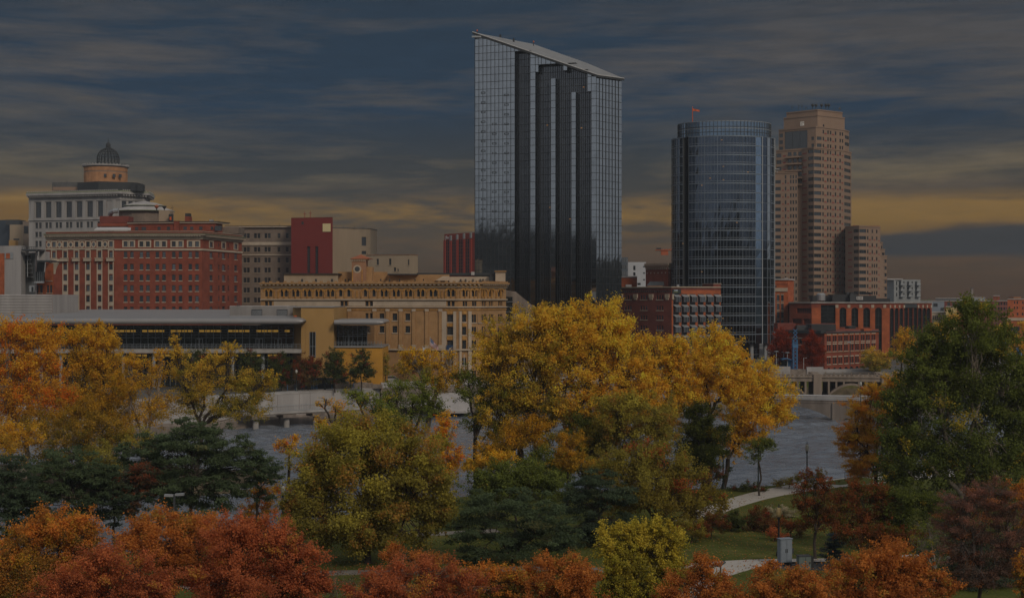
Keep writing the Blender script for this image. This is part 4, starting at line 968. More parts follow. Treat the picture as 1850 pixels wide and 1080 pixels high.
for a, c in zip(tl[:-1], tl[1:]):
    mb.poly([(*lob(a), GZ), (*lob(c), GZ), (*lob(c), zb_), (*lob(a), zb_)], g_jw)
    for h in (.33, .66): z = GZ + (zb_ - GZ) * h; mb.hexa([(lob(a)[0], lob(a)[1] - .1, z), (lob(c)[0], lob(c)[1] - .1, z), (*lob(c), z), (*lob(a), z)], [(lob(a)[0], lob(a)[1] - .1, z + .15), (lob(c)[0], lob(c)[1] - .1, z + .15), (*lob(c), z + .15), (*lob(a), z + .15)], m_steel)
mb.build('lobby_glass', b)
for px, y in ((1304, 253), (1307, 301), (1307, 325), (1283, 322), (1331, 402), (1268, 335), (1351, 311), (1306, 575), (1268, 491), (1234, 440)):
    t = t_of(px); x, yy = el(t, .05); z = PZ(y, yy); mb = MB(); mb.box(x - .22, x + .22, yy - .05, yy + .02, z - .1, z + .1, e_bulb); mb.build('lit_lamp', b)

# ---------------------------------------------------------------- tan stepped tower
b = bld('tan_tower', 'tall stepped tan tower with ribbon corner windows', 1480, 640)
pan = MB(); wide, narrow = [], []
D0 = 633; pit = 12.42; rowsM = [276 + pit * k for k in range(22)]
def tblock(ch, yt, yb, back, ops, name='wall', dref=D0):
    ws = [Wall(ch[i], ch[i + 1]) for i in range(len(ch) - 1)]; o = {i: [] for i in range(len(ws))}
    for i, px, wd, ys_, hh, st in ops:
        for y in ys_:
            r = ws[i].rect(px, wd, y - hh / 2, y + hh / 2, dref)
            if r[0] < .05 or r[1] > ws[i].L - .05: continue
            if st == 'p': ws[i].bar(pan, r[0], r[1], r[2], r[3], 0, .05, m_panel)
            else: o[i].append(r); (wide if st == 'w' else narrow).append((ws[i], r))
    block(b, ch, PZ(yt, dref), PZ(yb, dref) if yb else GZ, back, m_tan, o, .3, name)
    mb = MB(); strip(mb, ch, PZ(yt + 1.6, dref), PZ(yt, dref) + .1, -.3, .25, m_tan); mb.build('coping', b)
MH = 6.2; NH = 6.6
main = [C(1441, 638), C(1459, 630), C(1470.3, 626.5), C(1484.5, 629), C(1524.5, 640), C(1538, 649)]
tblock(main, 269, None, 30, [(0, 1453.5, 8, [y + 2 for y in rowsM], 2.4, 'p'), (1, 1465, 10, rowsM, MH, 'w'), (2, 1477.2, 13, rowsM, MH, 'w'),
    (3, 1487, 2.6, rowsM, NH, 'n'), (3, 1491.2, 3.8, [y + 3 for y in rowsM], 2.4, 'p'), (3, 1495.6, 2.6, rowsM, NH, 'n'), (3, 1500.4, 2.6, rowsM, NH, 'n'), (3, 1505, 3.8, [y + 3 for y in rowsM], 2.4, 'p'),
    (3, 1509.4, 2.6, rowsM, NH, 'n'), (3, 1513.6, 2.8, [y + 3 for y in rowsM], 2.4, 'p'), (3, 1517.8, 2.6, rowsM, NH, 'n'), (3, 1522, 2.6, [y + 3 for y in rowsM], 2.4, 'p'), (4, 1531, 11.5, [y + 3.5 for y in rowsM], MH, 'w')])
r1 = [238.5, 251, 263.5]
tblock([C(1407, 643), C(1461, 633), C(1474, 630.5), C(1485, 632), C(1524.5, 642.5), C(1534, 649)], 230, 269, 24, [(0, 1411, 7, [241, 253, 265], 7, 'w'), (0, 1438, 41.5, [251], 32, 'w'), (1, 1468, 5, r1[1:], MH, 'w'), (2, 1480, 8.5, r1[1:], MH, 'w'),
    (3, 1487.5, 2.6, r1, NH, 'n'), (3, 1491.5, 3.8, [y + 3 for y in r1], 2.4, 'p'), (3, 1496, 2.6, r1, NH, 'n'), (3, 1500.6, 2.6, r1, NH, 'n'), (3, 1505, 3.8, [y + 3 for y in r1], 2.4, 'p'), (3, 1509.6, 2.6, r1, NH, 'n'), (3, 1518, 2.6, r1, NH, 'n'), (3, 1522.2, 2.4, r1, NH, 'n'), (4, 1530, 7.5, [y + 4 for y in r1], MH, 'w')])
tblock([C(1416, 646), C(1477, 634.5), C(1526, 645)], 207, 230, 20, [(1, 1479.5, 6.5, [225.5], 6.5, 'n'), (1, 1488, 2.6, [226.5], NH, 'n'), (1, 1492.7, 2.6, [226.8], NH, 'n'), (1, 1501.5, 2.6, [228], NH, 'n'), (1, 1509.5, 2.6, [229], NH, 'n'), (1, 1497, 3.8, [230], 2.4, 'p'), (1, 1505.4, 3.8, [231], 2.4, 'p')])
tblock([C(1421, 648), C(1477.3, 637), C(1522, 647)], 196, 207, 16, [(1, 1497.5, 3, [208], 2.2, 'p')])
tblock([C(1402, 640.5), C(1459, 633)], 269, None, 12, [(0, 1407, 9, [278.5, 290.5, 302.5], 7, 'w'), (0, 1426.5, 7, [277, 289, 302], 7, 'n'), (0, 1436, 6, [277, 289, 302, 314, 327], 7, 'n'), (0, 1445.5, 7, [277, 289, 302, 314, 327], 7, 'n'), (0, 1417, 5, [280, 292, 304], 2.4, 'p'), (0, 1454.5, 7, [279, 291, 304, 316, 329], 2.4, 'p')])
wl_ = Wall(C(1402, 640.5), C(1459, 633))
for y, a in ((283.5, 1419), (295.5, 1419), (308, 1419), (321, 1437), (333.5, 1437)):
    mb = MB(); wl_.bar(mb, wl_.u(a), wl_.u(1450), PZ(y + .9, D0), PZ(y - .9, D0), 0, 1.6, m_tan)
    for k in range(14): u = wl_.u(a) + .3 + (wl_.u(1450) - wl_.u(a) - .6) * k / 13; wl_.bar(mb, u - .03, u + .03, PZ(y - .9, D0), PZ(y - 4.5, D0), 1.5, 1.56, m_dgrey)
    wl_.bar(mb, wl_.u(a), wl_.u(1450), PZ(y - 4.2, D0), PZ(y - 4.6, D0), 1.48, 1.58, m_dgrey); mb.build('balcony', b)
lw = [320] + [y + 3 for y in rowsM[4:]]
tblock([C(1397, 628), C(1441, 625)], 312, None, 14, [(0, 1405.5, 10, [y for y in lw[1:]], MH, 'w'), (0, 1419.2, 2.6, lw, NH, 'n'), (0, 1414.6, 3, [y + 3 for y in lw[1:]], 2.2, 'p'), (0, 1424, 3, [y + 3 for y in lw[1:]], 2.2, 'p'), (0, 1428.6, 2.6, lw, NH, 'n'), (0, 1433.3, 2.6, lw, NH, 'n'), (0, 1438.2, 2.4, lw, NH, 'n')], 'side_wing', 627)
rr = [417.5 + pit * k for k in range(10)]
tblock([C(1527, 630), C(1541.5, 624), C(1552, 621), C(1565.5, 623), C(1590.5, 631)], 408.5, None, 18, [(0, 1536, 7, [y + 2 for y in rr], 2.3, 'p'), (1, 1546.8, 9.3, rr, MH, 'w'), (2, 1558.6, 12.3, rr, MH, 'w'),
    (3, 1567.8, 2.4, rr, NH, 'n'), (3, 1571.7, 3.4, [y + 3 for y in rr[1:]], 2.3, 'p'), (3, 1576, 2.4, rr, NH, 'n'), (3, 1580, 2.4, [y + 3 for y in rr[1:5]], 2.3, 'p'), (3, 1580, 2.4, rr[5:], NH, 'n'), (3, 1584, 2.4, rr, NH, 'n'), (3, 1588, 2.2, [y + 4 for y in rr[1:]], 2.3, 'p')], 'right_wing', 624)
for pr, yt, k0 in ((1594.5, 437, 2), (1598.5, 449.5, 3), (1602.3, 461, 4)):
    tblock([C(1590.5, 631.2 + (pr - 1594) * .05), C(pr, 633.5 + (pr - 1594.5) * .12)], yt, None, 9, [(0, (1591 + pr) / 2, pr - 1592, [y + 4 for y in (rr[k0:k0 + 1] if pr < 1602 else rr[4:])], MH, 'w')], 'step_wing', 628)
windows(b, wide, ST_TANW); windows(b, narrow, ST_TAN, limit=100)
pan.build('wall_panel', b)
mb = MB(); mb.prism([C(1541, 628), C(1589, 634), C(1586, 640), C(1541, 638)], PZ(408.5, 624), PZ(406.3, 624), m_panel, m_roof); mb.build('roof_plant', b)
for px, yt in ((1431, 190), (1443, 188), (1449, 189), (1456, 192), (1507, 196), (1517, 194)): antenna(b, px, yt, 198, 645, r=.13 if px < 1510 else .45)
for px in (1468, 1474, 1484, 1492, 1497):
    mb = MB(); x, z = PX(px, 644), PZ(191.5, 644); mb.tube([(x, 644, PZ(198, 644)), (x, 644, z)], .15, m_char, 5); mb.lathe((x, 643.6, z), [(.2, -.5), (.75, 0), (.6, .7), (.2, .9)], m_char, 10); mb.build('satellite_dish', b)
mb = MB(); w = Wall(C(1416, 646), C(1477, 634.5)); u = w.u(1449.5)
for q in ((-.9, -.55, -1, .9), (-.55, .9, .55, .9), (-.25, .1, -1, .4), (.3, .9, -.9, .3)): w.bar(mb, u + q[0], u + q[1], PZ(223, 638) + q[2], PZ(223, 638) + q[3], 0, .15, mat('sign_white', (.75, .72, .66), .5))
mb.build('sign_mark', b)
mb = MB(); mb.lathe(C(1404, 626) + (PZ(312, 626),), [(.2, 0), (.25, .8), (1.1, 1.3), (1.0, 1.6)], m_pale, 10); mb.build('satellite_dish', b)
# ---------------------------------------------------------------- white museum-like block at the left edge
b = bld('white_clad_block', 'white clad block with a tilted glass wedge at the left edge', 40, 385)
D0 = 385
block(b, [C(-30, 388), C(38, 384), C(46, 388)], PZ(444, D0), GZ, 10, m_pale, {0: []}, name='white_wall')
w = Wall(C(-30, 388), C(38, 384)); mb = MB(); w.bar(mb, w.u(9), w.u(24), PZ(467.5, D0), PZ(456, D0), .05, .12, m_grey); w.bar(mb, w.u(11.5), w.u(18.5), PZ(467, D0), PZ(457.5, D0), .12, .16, m_redo); mb.build('recess_window', b)
mb = MB(); w.bar(mb, w.u(-20), w.u(8), PZ(532, D0), PZ(457.5, D0), .02, .3, m_redo); mb.build('brick_panel', b)
block(b, [C(40, 392), C(64, 386), C(67, 392)], PZ(456, D0), GZ, 8, m_grey, {0: []}, name='grey_wall')
w = Wall(C(40, 391.8), C(64, 385.8)); mb = MB()
A_, B_, C_, D_ = (w.u(44), PZ(461, D0)), (w.u(62.5), PZ(461, D0)), (w.u(62.5), PZ(508, D0)), (w.u(52), PZ(508, D0))
mb.poly([w.p(D_[0], D_[1], .1), w.p(C_[0], C_[1], .3), w.p(B_[0], B_[1], 1.2), w.p(A_[0], A_[1], 1.0)], g_curt)
for k in range(1, 6):
    f = k / 6; u0 = A_[0] + (D_[0] - A_[0]) * f; z = A_[1] + (D_[1] - A_[1]) * f; w.bar(mb, u0, C_[0], z - .06, z + .06, 1.0 - .85 * f, 1.25 - .8 * f, m_grey)
for k in range(1, 3): w.bar(mb, A_[0] + (B_[0] - A_[0]) * k / 3 + .3, A_[0] + (B_[0] - A_[0]) * k / 3 + .42, PZ(500, D0), PZ(462, D0), 1.1, 1.3, m_grey)
for px, y in ((53, 481), (53, 496)): mb.lathe(w.p(w.u(px), PZ(y, D0), 1.4), [(.05, -.15), (.18, 0), (.05, .15)], e_bulb, 6)
mb.build('glass_wedge', b)
plain(b, 39, 68, 450, 453, 383, 6, m_dgrey, 'roof_deck'); mb = MB()
for k in range(9): x = PX(41 + k * 3.2, 383); mb.tube([(x, 383, PZ(450, 383)), (x, 383, PZ(446, 383))], .06, m_dgrey, 4)
mb.tube([(PX(41, 383), 383, PZ(446, 383)), (PX(68, 383), 383, PZ(446, 383))], .06, m_dgrey, 4); mb.build('roof_railing', b)
plain(b, 71, 81.5, 454, 470, 389, 4, m_pale, 'stair_tower'); plain(b, 66, 92, 470, 473, 383, 5, m_dgrey, 'canopy')
mb = MB(); w = Wall(C(64, 387), C(84, 387)); mb.poly([w.p(w.u(66), PZ(491, 387), .1), w.p(w.u(79.5), PZ(491, 387), .1), w.p(w.u(84), PZ(473, 387), 1.2), w.p(w.u(69), PZ(473, 387), 1.2)], m_dgrey); w.bar(mb, w.u(64), w.u(81), PZ(508, 387), PZ(491, 387), 0, .1, g_curt)
for k in range(1, 5): w.bar(mb, w.u(64 + 3.4 * k), w.u(64 + 3.4 * k) + .12, PZ(508, 387), PZ(491, 387), .1, .18, m_steel)
w.bar(mb, w.u(64), w.u(80), PZ(511.5, 387), PZ(508, 387), 0, .9, m_grey); mb.build('glass_bay', b)
plain(b, 53, 62, 516, 527, 385, .4, m_grey, 'wall_box'); plain(b, 57, 60, 518, 526, 384.8, .3, g_dark, 'window')
b = bld('brick_gable', 'orange brick gable with paired windows squeezed beside the white block', 85, 394)
w0 = Wall(C(63, 396), C(96.5, 394)); it = [(w0, w0.rect(c, 4.6, yt, yb, 395)) for c in (86.5, 92) for yt, yb in ((494, 507), (515, 529))] + [(w0, w0.rect(c, 5.2, 515, 529, 395)) for c in (66.6, 74.4)]
block(b, [C(63, 396), C(96.5, 394)], PZ(511, 395), GZ, 7, m_redo, {0: [r for _, r in it]}); windows(b, it, ST_RED)
mb = MB(); w = w0; mb.poly([w.p(w.u(80), PZ(511, 395)), w.p(w.L, PZ(511, 395)), w.p(w.L, PZ(476, 395)), w.p(w.u(83), PZ(476, 395))], m_redo); mb.build('gable', b)
mb = MB(); mb.lathe(C(98, 396) + (PZ(495, 396),), [(.3, 0), (.5, 1.2), (.9, 2.2), (1.3, 3.0), (1.35, 3.3), (1.9, 3.5), (1.9, 4.1)], m_cream, 12); mb.build('corbel', b)

# ---------------------------------------------------------------- convention centre on the far quay
b = bld('convention_centre', 'long convention centre with curved metal roof, glass front and gold walls', 330, 305, zb=6.5)
zr = PZ(583.5, 300); YF = 308.0
def canopy(px0, px1, d0, back, yt, yb, name, nose, rise=1.3):
    """thin metal roof with a rounded front edge and a rounded right end"""
    mb = MB(); x0, x1 = PX(px0, d0), PX(px1, d0); z0, z1 = PZ(yb, d0), PZ(yt, d0); r = (z1 - z0) / 2; zm = (z0 + z1) / 2
    prof = [(d0 + r - r * math.cos(t), zm + r * math.sin(t)) for t in np.linspace(-1.5, 1.5, 9)]
    prof = [(d0 + back, z0 + .2)] + [(d0 + 3.5, z0)] + prof + [(d0 + 6, z1 + .23 * rise), (d0 + back, z1 + rise)]
    xe = [x0, x1 - nose, x1 - nose * .5, x1 - nose * .15, x1]; sc = [1, 1, .85, .55, .12]
    for i in range(len(xe) - 1):
        for j in range(len(prof) - 1):
            q = []
            for (xx, s_), (yy, zz) in (((xe[i], sc[i]), prof[j]), ((xe[i + 1], sc[i + 1]), prof[j]), ((xe[i + 1], sc[i + 1]), prof[j + 1]), ((xe[i], sc[i]), prof[j + 1])):
                q.append((xx, yy if yy > d0 + 5 else yy + (1 - s_) * .6, zm + (zz - zm) * s_))
            mb.poly(q, m_roofm if j > 1 else m_dgrey)
    return mb.build(name, b)
canopy(-60, 548, 298.5, 85, 575.5, 585.8, 'roof', 1.6)
canopy(603.5, 694, 300.5, 14, 578, 587, 'roof', 1.6, .15)
xg0, xg1 = PX(-60, YF), PX(530, YF)
def glazing(x0, x1, y, z0, z1, nv, hz, doors, name):
    mb = MB(); w = Wall((x0, y), (x1, y)); mb.poly([w.p(0, z0), w.p(w.L, z0), w.p(w.L, z1), w.p(0, z1)], g_curt)
    for k in range(nv + 1): u = w.L * k / nv; w.bar(mb, u - .05, u + .05, z0, z1, .01, .16, m_steel)
    for h in hz: z = z0 + (z1 - z0) * h; w.bar(mb, .06, w.L - .06, z - .05, z + .05, .02, .13, m_steel)
    return mb.build(name, b), w
zg0, zg1 = PZ(632, YF), PZ(587.5, YF)
_, wg = glazing(xg0, xg1, YF, zg0, zg1, 45, (.0, .16, .50, .62, .72, .82, .93, 1), (), 'glass_front')
zt_ = PZ(587.3, YF)
mb = MB()
for k in range(56):
    if k % 5 == 4: continue
    p = -52 + k * 10.3; u0, u1 = wg.u(p), wg.u(p + 8.8)
    if u1 < wg.L: wg.bar(mb, u0, u1, PZ(600.5, YF), PZ(596, YF), .012, .03, e_lit)
mb.build('lit_ceiling', b)['kind'] = 'stuff'
for c in (317.5, 323, 357, 363.5, 465, 472, 499, 506):
    mb = MB(); wg.bar(mb, wg.u(c - 3.2), wg.u(c - 2.2), zg0, PZ(611, YF), .02, .25, m_grey); wg.bar(mb, wg.u(c + 2.2), wg.u(c + 3.2), zg0, PZ(611, YF), .02, .25, m_grey); wg.bar(mb, wg.u(c - 2.2), wg.u(c + 2.2), PZ(612.3, YF), PZ(611, YF), .02, .25, m_grey); dr = mb.build('door', b); mb = MB(); wg.bar(mb, wg.u(c + 1.2), wg.u(c + 1.7), PZ(624, YF), PZ(620, YF), .05, .3, m_wht); mb.build('handle', dr)
mb = MB(); xb = PX(544, 302); z0, z1 = PZ(637.5, 302), PZ(630.5, 302); mb.box(PX(-60, 302), xb, 302, YF - .01, z0, z1, m_conc); mb.build('balcony_slab', b)
mb = MB(); zr0 = z1
for k in range(80): x = PX(-58 + k * 7.6, 302.2); mb.box(x - .04, x + .04, 302.2, 302.3, zr0, zr0 + 1.1, m_steel)
for h in (1.05, .7, .35): mb.box(PX(-60, 302.2), PX(543, 302.2), 302.2, 302.28, zr0 + h, zr0 + h + .06, m_steel)
mb.build('balcony_railing', b)
for px in (75, 110, 150, 223, 278, 350, 420, 475): mb = MB(); mb.lathe((PX(px, 303.5), 303.5, 6.3), [(.38, 0), (.38, z0 - 6.3)], m_grey, 10); mb.build('column', b)
_, wl2 = glazing(xg0, xg1, YF + 2, 6.3, PZ(638, YF + 2), 60, (.3, .62, .9), (), 'lower_glass')
mb = MB()
for k in range(56):
    if k % 4 == 3: continue
    p = -52 + k * 10.3; wl2.bar(mb, wl2.u(p), wl2.u(p + 8.4), PZ(644.5, YF + 2), PZ(640, YF + 2), .012, .03, e_lit)
mb.build('lit_ceiling', b)['kind'] = 'stuff'
# gold walls
mb = MB(); zt = PZ(555.5, 303)
mb.prism([C(529, 309.5), C(544, 303), C(603, 303), (PX(603, 303) + .1, 330), (PX(520, 312), 330)], 6.0, zt, m_goldw, m_roof); mb.build('gold_wall', b)
mb = MB(); mb.prism([C(528.5, 309.4), C(552, 302.96), C(552.2, 303.2), C(528.5, 309.9)], 6.0, PZ(586, 303), mat('tan_recess', (.30, .16, .075), .85, (.4, .2)), cap=True); mb.build('recess_wall', b)
mb = MB(); w = Wall(C(544, 303), C(603, 303)); w.bar(mb, w.u(559.5), w.u(570), PZ(646, 303), PZ(599.5, 303), .005, .05, g_curt)
for f in (559.5, 564.6, 569.6): w.bar(mb, w.u(f), w.u(f) + .1, PZ(646, 303), PZ(599.5, 303), .05, .12, m_steel)
for y in (626, 643): w.bar(mb, w.u(559.6), w.u(569.9), PZ(y, 303), PZ(y, 303) + .1, .05, .11, m_steel)
mb.build('slot_window', b)
plain(b, 520, 603.5, 553.6, 555.5, 302.8, 20, m_roofm, 'coping'); plain(b, 531, 536, 570, 572, 302.6, .4, m_orange, 'warning_light')
_, w3 = glazing(PX(603.5, YF), PX(663, YF), YF, PZ(626, YF), PZ(588, YF), 7, (0, .17, .5, .6, .7, .8, .9, 1), (), 'glass_front')
for c in (627, 634.5): mb = MB(); w3.bar(mb, w3.u(c - 3.6), w3.u(c - 2.7), PZ(625.5, YF), PZ(607, YF), .02, .25, m_grey); w3.bar(mb, w3.u(c + 2.7), w3.u(c + 3.6), PZ(625.5, YF), PZ(607, YF), .02, .25, m_grey); w3.bar(mb, w3.u(c - 2.7), w3.u(c + 2.7), PZ(608, YF), PZ(607, YF), .02, .25, m_grey); dr = mb.build('door', b); mb = MB(); w3.bar(mb, w3.u(c + 1.4), w3.u(c + 1.9), PZ(619, YF), PZ(615, YF), .05, .3, m_wht); mb.build('handle', dr)
mb = MB(); mb.poly([(PX(663, YF), YF, 6), (PX(663, YF) + .05, YF + 16, 6), (PX(663, YF) + .05, YF + 16, PZ(588, YF)), (PX(663, YF), YF, PZ(588, YF))], g_curt); mb.build('glass_return', b)
mb = MB(); z = PZ(627.5, 303.6); mb.box(PX(603.3, 303.6), PX(691, 303.6), 303.6, 318, 6.0, z, m_ochre); mb.build('ochre_wall', b)
mb = MB(); mb.box(PX(603.3, 303.4), PX(692, 303.4), 303.3, 318.2, z, z + .3, m_roofm)
for k in range(15): x = PX(605 + k * 6, 303.6); mb.box(x - .04, x + .04, 303.5, 303.6, z + .3, z + 1.3, m_steel)
for h in (1.2, .8): mb.box(PX(603.5, 303.6), PX(690, 303.6), 303.5, 303.56, z + h, z + h + .06, m_steel)
mb.build('terrace_railing', b)
def corrug(px0, px1, yt, yb, d, back, name):
    mb = MB(); x0, x1 = PX(px0, d), PX(px1, d); z0, z1 = PZ(yb, d), PZ(yt, d); n = 16
    for k in range(n): a, c = z0 + (z1 - z0) * k / n, z0 + (z1 - z0) * (k + 1) / n; m_ = (a + c) / 2; mb.poly([(x0, d, a), (x1, d, a), (x1, d - .14, m_), (x0, d - .14, m_)], m_pale); mb.poly([(x0, d - .14, m_), (x1, d - .14, m_), (x1, d, c), (x0, d, c)], m_pale)
    for x in (x0, x1): mb.poly([(x, d, z0), (x, d + back, z0), (x, d + back, z1), (x, d, z1)], m_pale)
    mb.poly([(x0, d, z1), (x1, d, z1), (x1, d + back, z1), (x0, d + back, z1)], m_roofm); return mb.build(name, b)
corrug(-20, 94.5, 532, 577, 335, 20, 'roof_plant_room'); corrug(415, 523, 552.5, 579, 316, 10, 'roof_plant_room')
for c in (464, 510):
    mb = MB(); d = 315.8; x0, x1 = PX(c - 9.5, d), PX(c + 9.5, d)
    mb.box(x0, x1, d - .12, d, PZ(575, d), PZ(559, d), m_dgrey)
    for k in range(8): z = PZ(575, d) + .22 * k + .1; mb.box(x0 + .05, x1 - .05, d - .22, d - .13, z, z + .1, m_grey)
    mb.build('louvre', b)
antenna(b, 429, 546, 553, 316, r=.06); antenna(b, 432, 545, 553, 316, r=.06)

# ---------------------------------------------------------------- quay

mb = MB(); q = [(-108, 231), (-80, 251.5), C(460, 280), C(560, 290), C(680, 302.5), C(688, 303.5)]
for i in range(len(q) - 1):
    za, zb2 = [6.3 if k else 5.2 for k in (1, 1)]
    mb.poly([(*q[i], -1), (*q[i + 1], -1), (*q[i + 1], 1.35), (*q[i], 1.35)], m_concd)
    o = offset_chain(q, -.35); mb.poly([(*q[i], 1.35), (*q[i + 1], 1.35), (*o[i + 1], 1.9), (*o[i], 1.9)], m_concd); mb.poly([(*o[i], 1.9), (*o[i + 1], 1.9), (*o[i + 1], 6.3), (*o[i], 6.3)], m_pale)
    o2 = offset_chain(q, -4.5); mb.poly([(*o[i], 6.3), (*o[i + 1], 6.3), (*o2[i + 1], 6.4), (*o2[i], 6.4)], m_conc)
for i in range(2, len(q) - 1):
    w = Wall(offset_chain(q, -.35)[i], offset_chain(q, -.35)[i + 1])
    for k in range(int(w.L / 5.5) + 1):
        u = min(w.L - .1, .3 + k * 5.5); w.bar(mb, u, u + .07, 1.9, 6.28, .0, .02, m_concd)
    w.bar(mb, .1, w.L - .1, 6.05, 6.28, .0, .06, m_conc); w.bar(mb, .1, w.L - .1, 3.6, 3.66, .0, .015, m_concd)
tag(mb.build('quay_wall'), 'pale curved concrete quay wall with a stained waterline', 'quay wall')
mb = MB(); q2 = [C(688, 303.5), C(760, 309), C(880, 316), C(1000, 322), (50, 346), (63, 362)]; o2 = offset_chain(q2, -5); q3 = q2
for i in range(len(q2) - 1):
    mb.poly([(*q2[i], -1), (*q2[i + 1], -1), (*q2[i + 1], 6.5), (*q2[i], 6.5)], m_concd); mb.poly([(*q2[i], 6.5), (*q2[i + 1], 6.5), (*o2[i + 1], 6.5), (*o2[i], 6.5)], m_conc)
strip(mb, q2, 6.2, 7.4, -.3, .15, m_pale); strip(mb, q2, 4.9, 5.1, 0, .12, m_concd)
tag(mb.build('plaza_wall'), 'stained concrete river wall with a pale parapet below the gold hall', 'river wall')
# slab leaning down to the water under the sparse trees
mb = MB(); a, c = C(775, 311), C(850, 312.5); mb.hexa([(a[0], a[1] - 7, .8), (c[0], c[1] - 7, .8), (c[0], c[1], .8), (a[0], a[1], .8)], [(a[0], a[1] - 7, 1.6), (c[0], c[1] - 7, 1.2), (c[0], c[1], 4.6), (a[0], a[1], 4.8)], m_pale)
tag(mb.build('boat_ramp'), 'pale sloping concrete slab at the river wall foot', 'ramp')
# fishing pier on round piers
b = thing('river_walkway', 'low concrete walkway on round piers in front of the quay wall', 'walkway', (PX(560, 284), 284, 0))
p0, p1 = np.array(C(440, 274.5)), np.array(C(800, 301)); dv = (p1 - p0) / np.linalg.norm(p1 - p0); nv = np.array([dv[1], -dv[0]]); Lw = np.linalg.norm(p1 - p0); w = Wall(tuple(p0), tuple(p1))
mb = MB(); w.bar(mb, 0, w.L, 2.75, 3.15, -3, 0, m_conc); w.bar(mb, 0, w.L, 2.55, 2.75, -2.8, -.2, m_stone); mb.build('deck', b)
for px in (468, 524, 577, 629, 690, 745):
    mb = MB(); u = w.u(px); mb.lathe(w.p(u, -1, -1.5), [(.58, 0), (.58, 2.9)], m_conc, 14); w.bar(mb, u - 1.4, u + 1.4, 1.9, 2.54, -2.9, -.1, m_concd); mb.build('pier', b)
mb = MB(); n = int(w.L / .35)
for k in range(n): u = .2 + k * .35; w.bar(mb, u - .025, u + .025, 3.15, 4.3, -.2, -.14, m_grey)
w.bar(mb, 0, w.L, 4.3, 4.4, -.22, -.12, m_grey); w.bar(mb, 0, w.L, 3.3, 3.36, -.2, -.14, m_grey); mb.build('railing', b)
mb = MB(); o = PX(506, 283); mb.box(o - .15, o + .15, 282.4, 282.9, .6, 2.3, m_concd); mb.box(o - .7, o + .7, 281.9, 283, 2.1, 2.4, m_pale); mb.build('outfall_bracket', b)
# promenade railing and stone walls in front of the convention centre
mb = MB(); w = Wall(C(450, 290), C(690, 305.5)); n = int(w.L / 1.6)
for k in range(n + 1): u = w.L * k / n; w.bar(mb, u - .05, u + .05, 6.3, 7.5, 0, .1, m_blue if k % 4 else m_pole)
for h in (7.4, 7.0, 6.7): w.bar(mb, 0, w.L, h, h + .06, .02, .08, m_pole)
tag(mb.build('promenade_railing'), 'blue grey railing along the quay promenade', 'railing')
for px0, px1, d, h, lab in ((508, 549, 296, 2.3, 'rough stone planter wall left of the dark gate'), (603, 629, 299, 2.5, 'rounded rough stone planter wall right of the dark gate'), (629, 690, 302, 1.3, 'low stone retaining wall below the ochre wall')):
    mb = MB(); w = Wall(C(px0, d), C(px1, d)); n = 7
    for k in range(n):
        f = (k + .5) / n; hh = h * (.65 + .35 * math.sin(math.pi * min(1, f * 1.25))); w.bar(mb, w.L * k / n, w.L * (k + 1) / n - .02, 6.2, 6.2 + hh, -2, .0, m_stone)
    tag(mb.build('stone_wall'), lab, 'stone wall')
mb = MB(); w = Wall(C(549, 300), C(603, 300)); w.bar(mb, 0, w.L, 6.2, 8.6, -.2, 0, m_char)
for c in (563, 567, 571): w.bar(mb, w.u(c) - .12, w.u(c) + .12, 6.2, 8.5, 0, .08, m_blue)
tag(mb.build('service_gate'), 'long dark service gate under the gold wall', 'gate')

# ---------------------------------------------------------------- brick block with steel window bays, in front of the curved tower
b = bld('bay_window_block', 'dark red brick block with rows of steel window bays', 1213, 428)
D0 = 426; ch = [C(1108, 442), C(1213.3, 425), C(1302, 432)]; w0, w1 = Wall(ch[0], ch[1]), Wall(ch[1], ch[2]); it = []
for c in (1134.6, 1163, 1192):
    for o in (-4.6, 0, 4.6):
        for y in (537, 556.5, 574, 592.5, 611): it.append((w0, w0.rect(c + o, 3.3, y - 4, y + 4, D0)))
block(b, ch, PZ(518.5, D0), GZ, 28, m_redd, {0: [r for _, r in it], 1: []}); windows(b, it, dict(k='bay', frame=m_dgrey, glass=g_win, sill=m_cream))
mb = MB(); wall_mesh(mb, Wall(w1.p(0, 0, .06)[:2], w1.p(w1.L, 0, .06)[:2]), GZ, PZ(524, D0), [], m_redo); mb.build('sunlit_brick', b)  # sun-facing right face in brighter brick: the light is put into the colour
mb = MB(); strip(mb, ch, PZ(519.5, D0), PZ(517.6, D0), -.4, .35, m_sand); dentils(mb, ch[:2], PZ(527.5, D0), PZ(525, D0), 0, .14, .8, .4, m_char); mb.build('cornice', b)
mb = MB()
for c in (1122, 1148.7, 1177, 1206): w0.bar(mb, w0.u(c - 3.6), w0.u(c + 3.6), PZ(538, D0), PZ(531, D0), 0, .4, m_sand); w0.bar(mb, w0.u(c - 2.4), w0.u(c + 2.4), PZ(541.5, D0), PZ(538.1, D0), 0, .3, m_sand)
for c in (1242.5, 1272.5, 1300.3): w1.bar(mb, w1.u(c - 2), w1.u(min(c + 2, 1301.6)), PZ(542, D0), PZ(532, D0), .06, .4, m_sand)
w1.bar(mb, .05, w1.u(1217), PZ(541, D0), PZ(531, D0), .06, .4, m_sand); mb.build('stone_corbel', b)
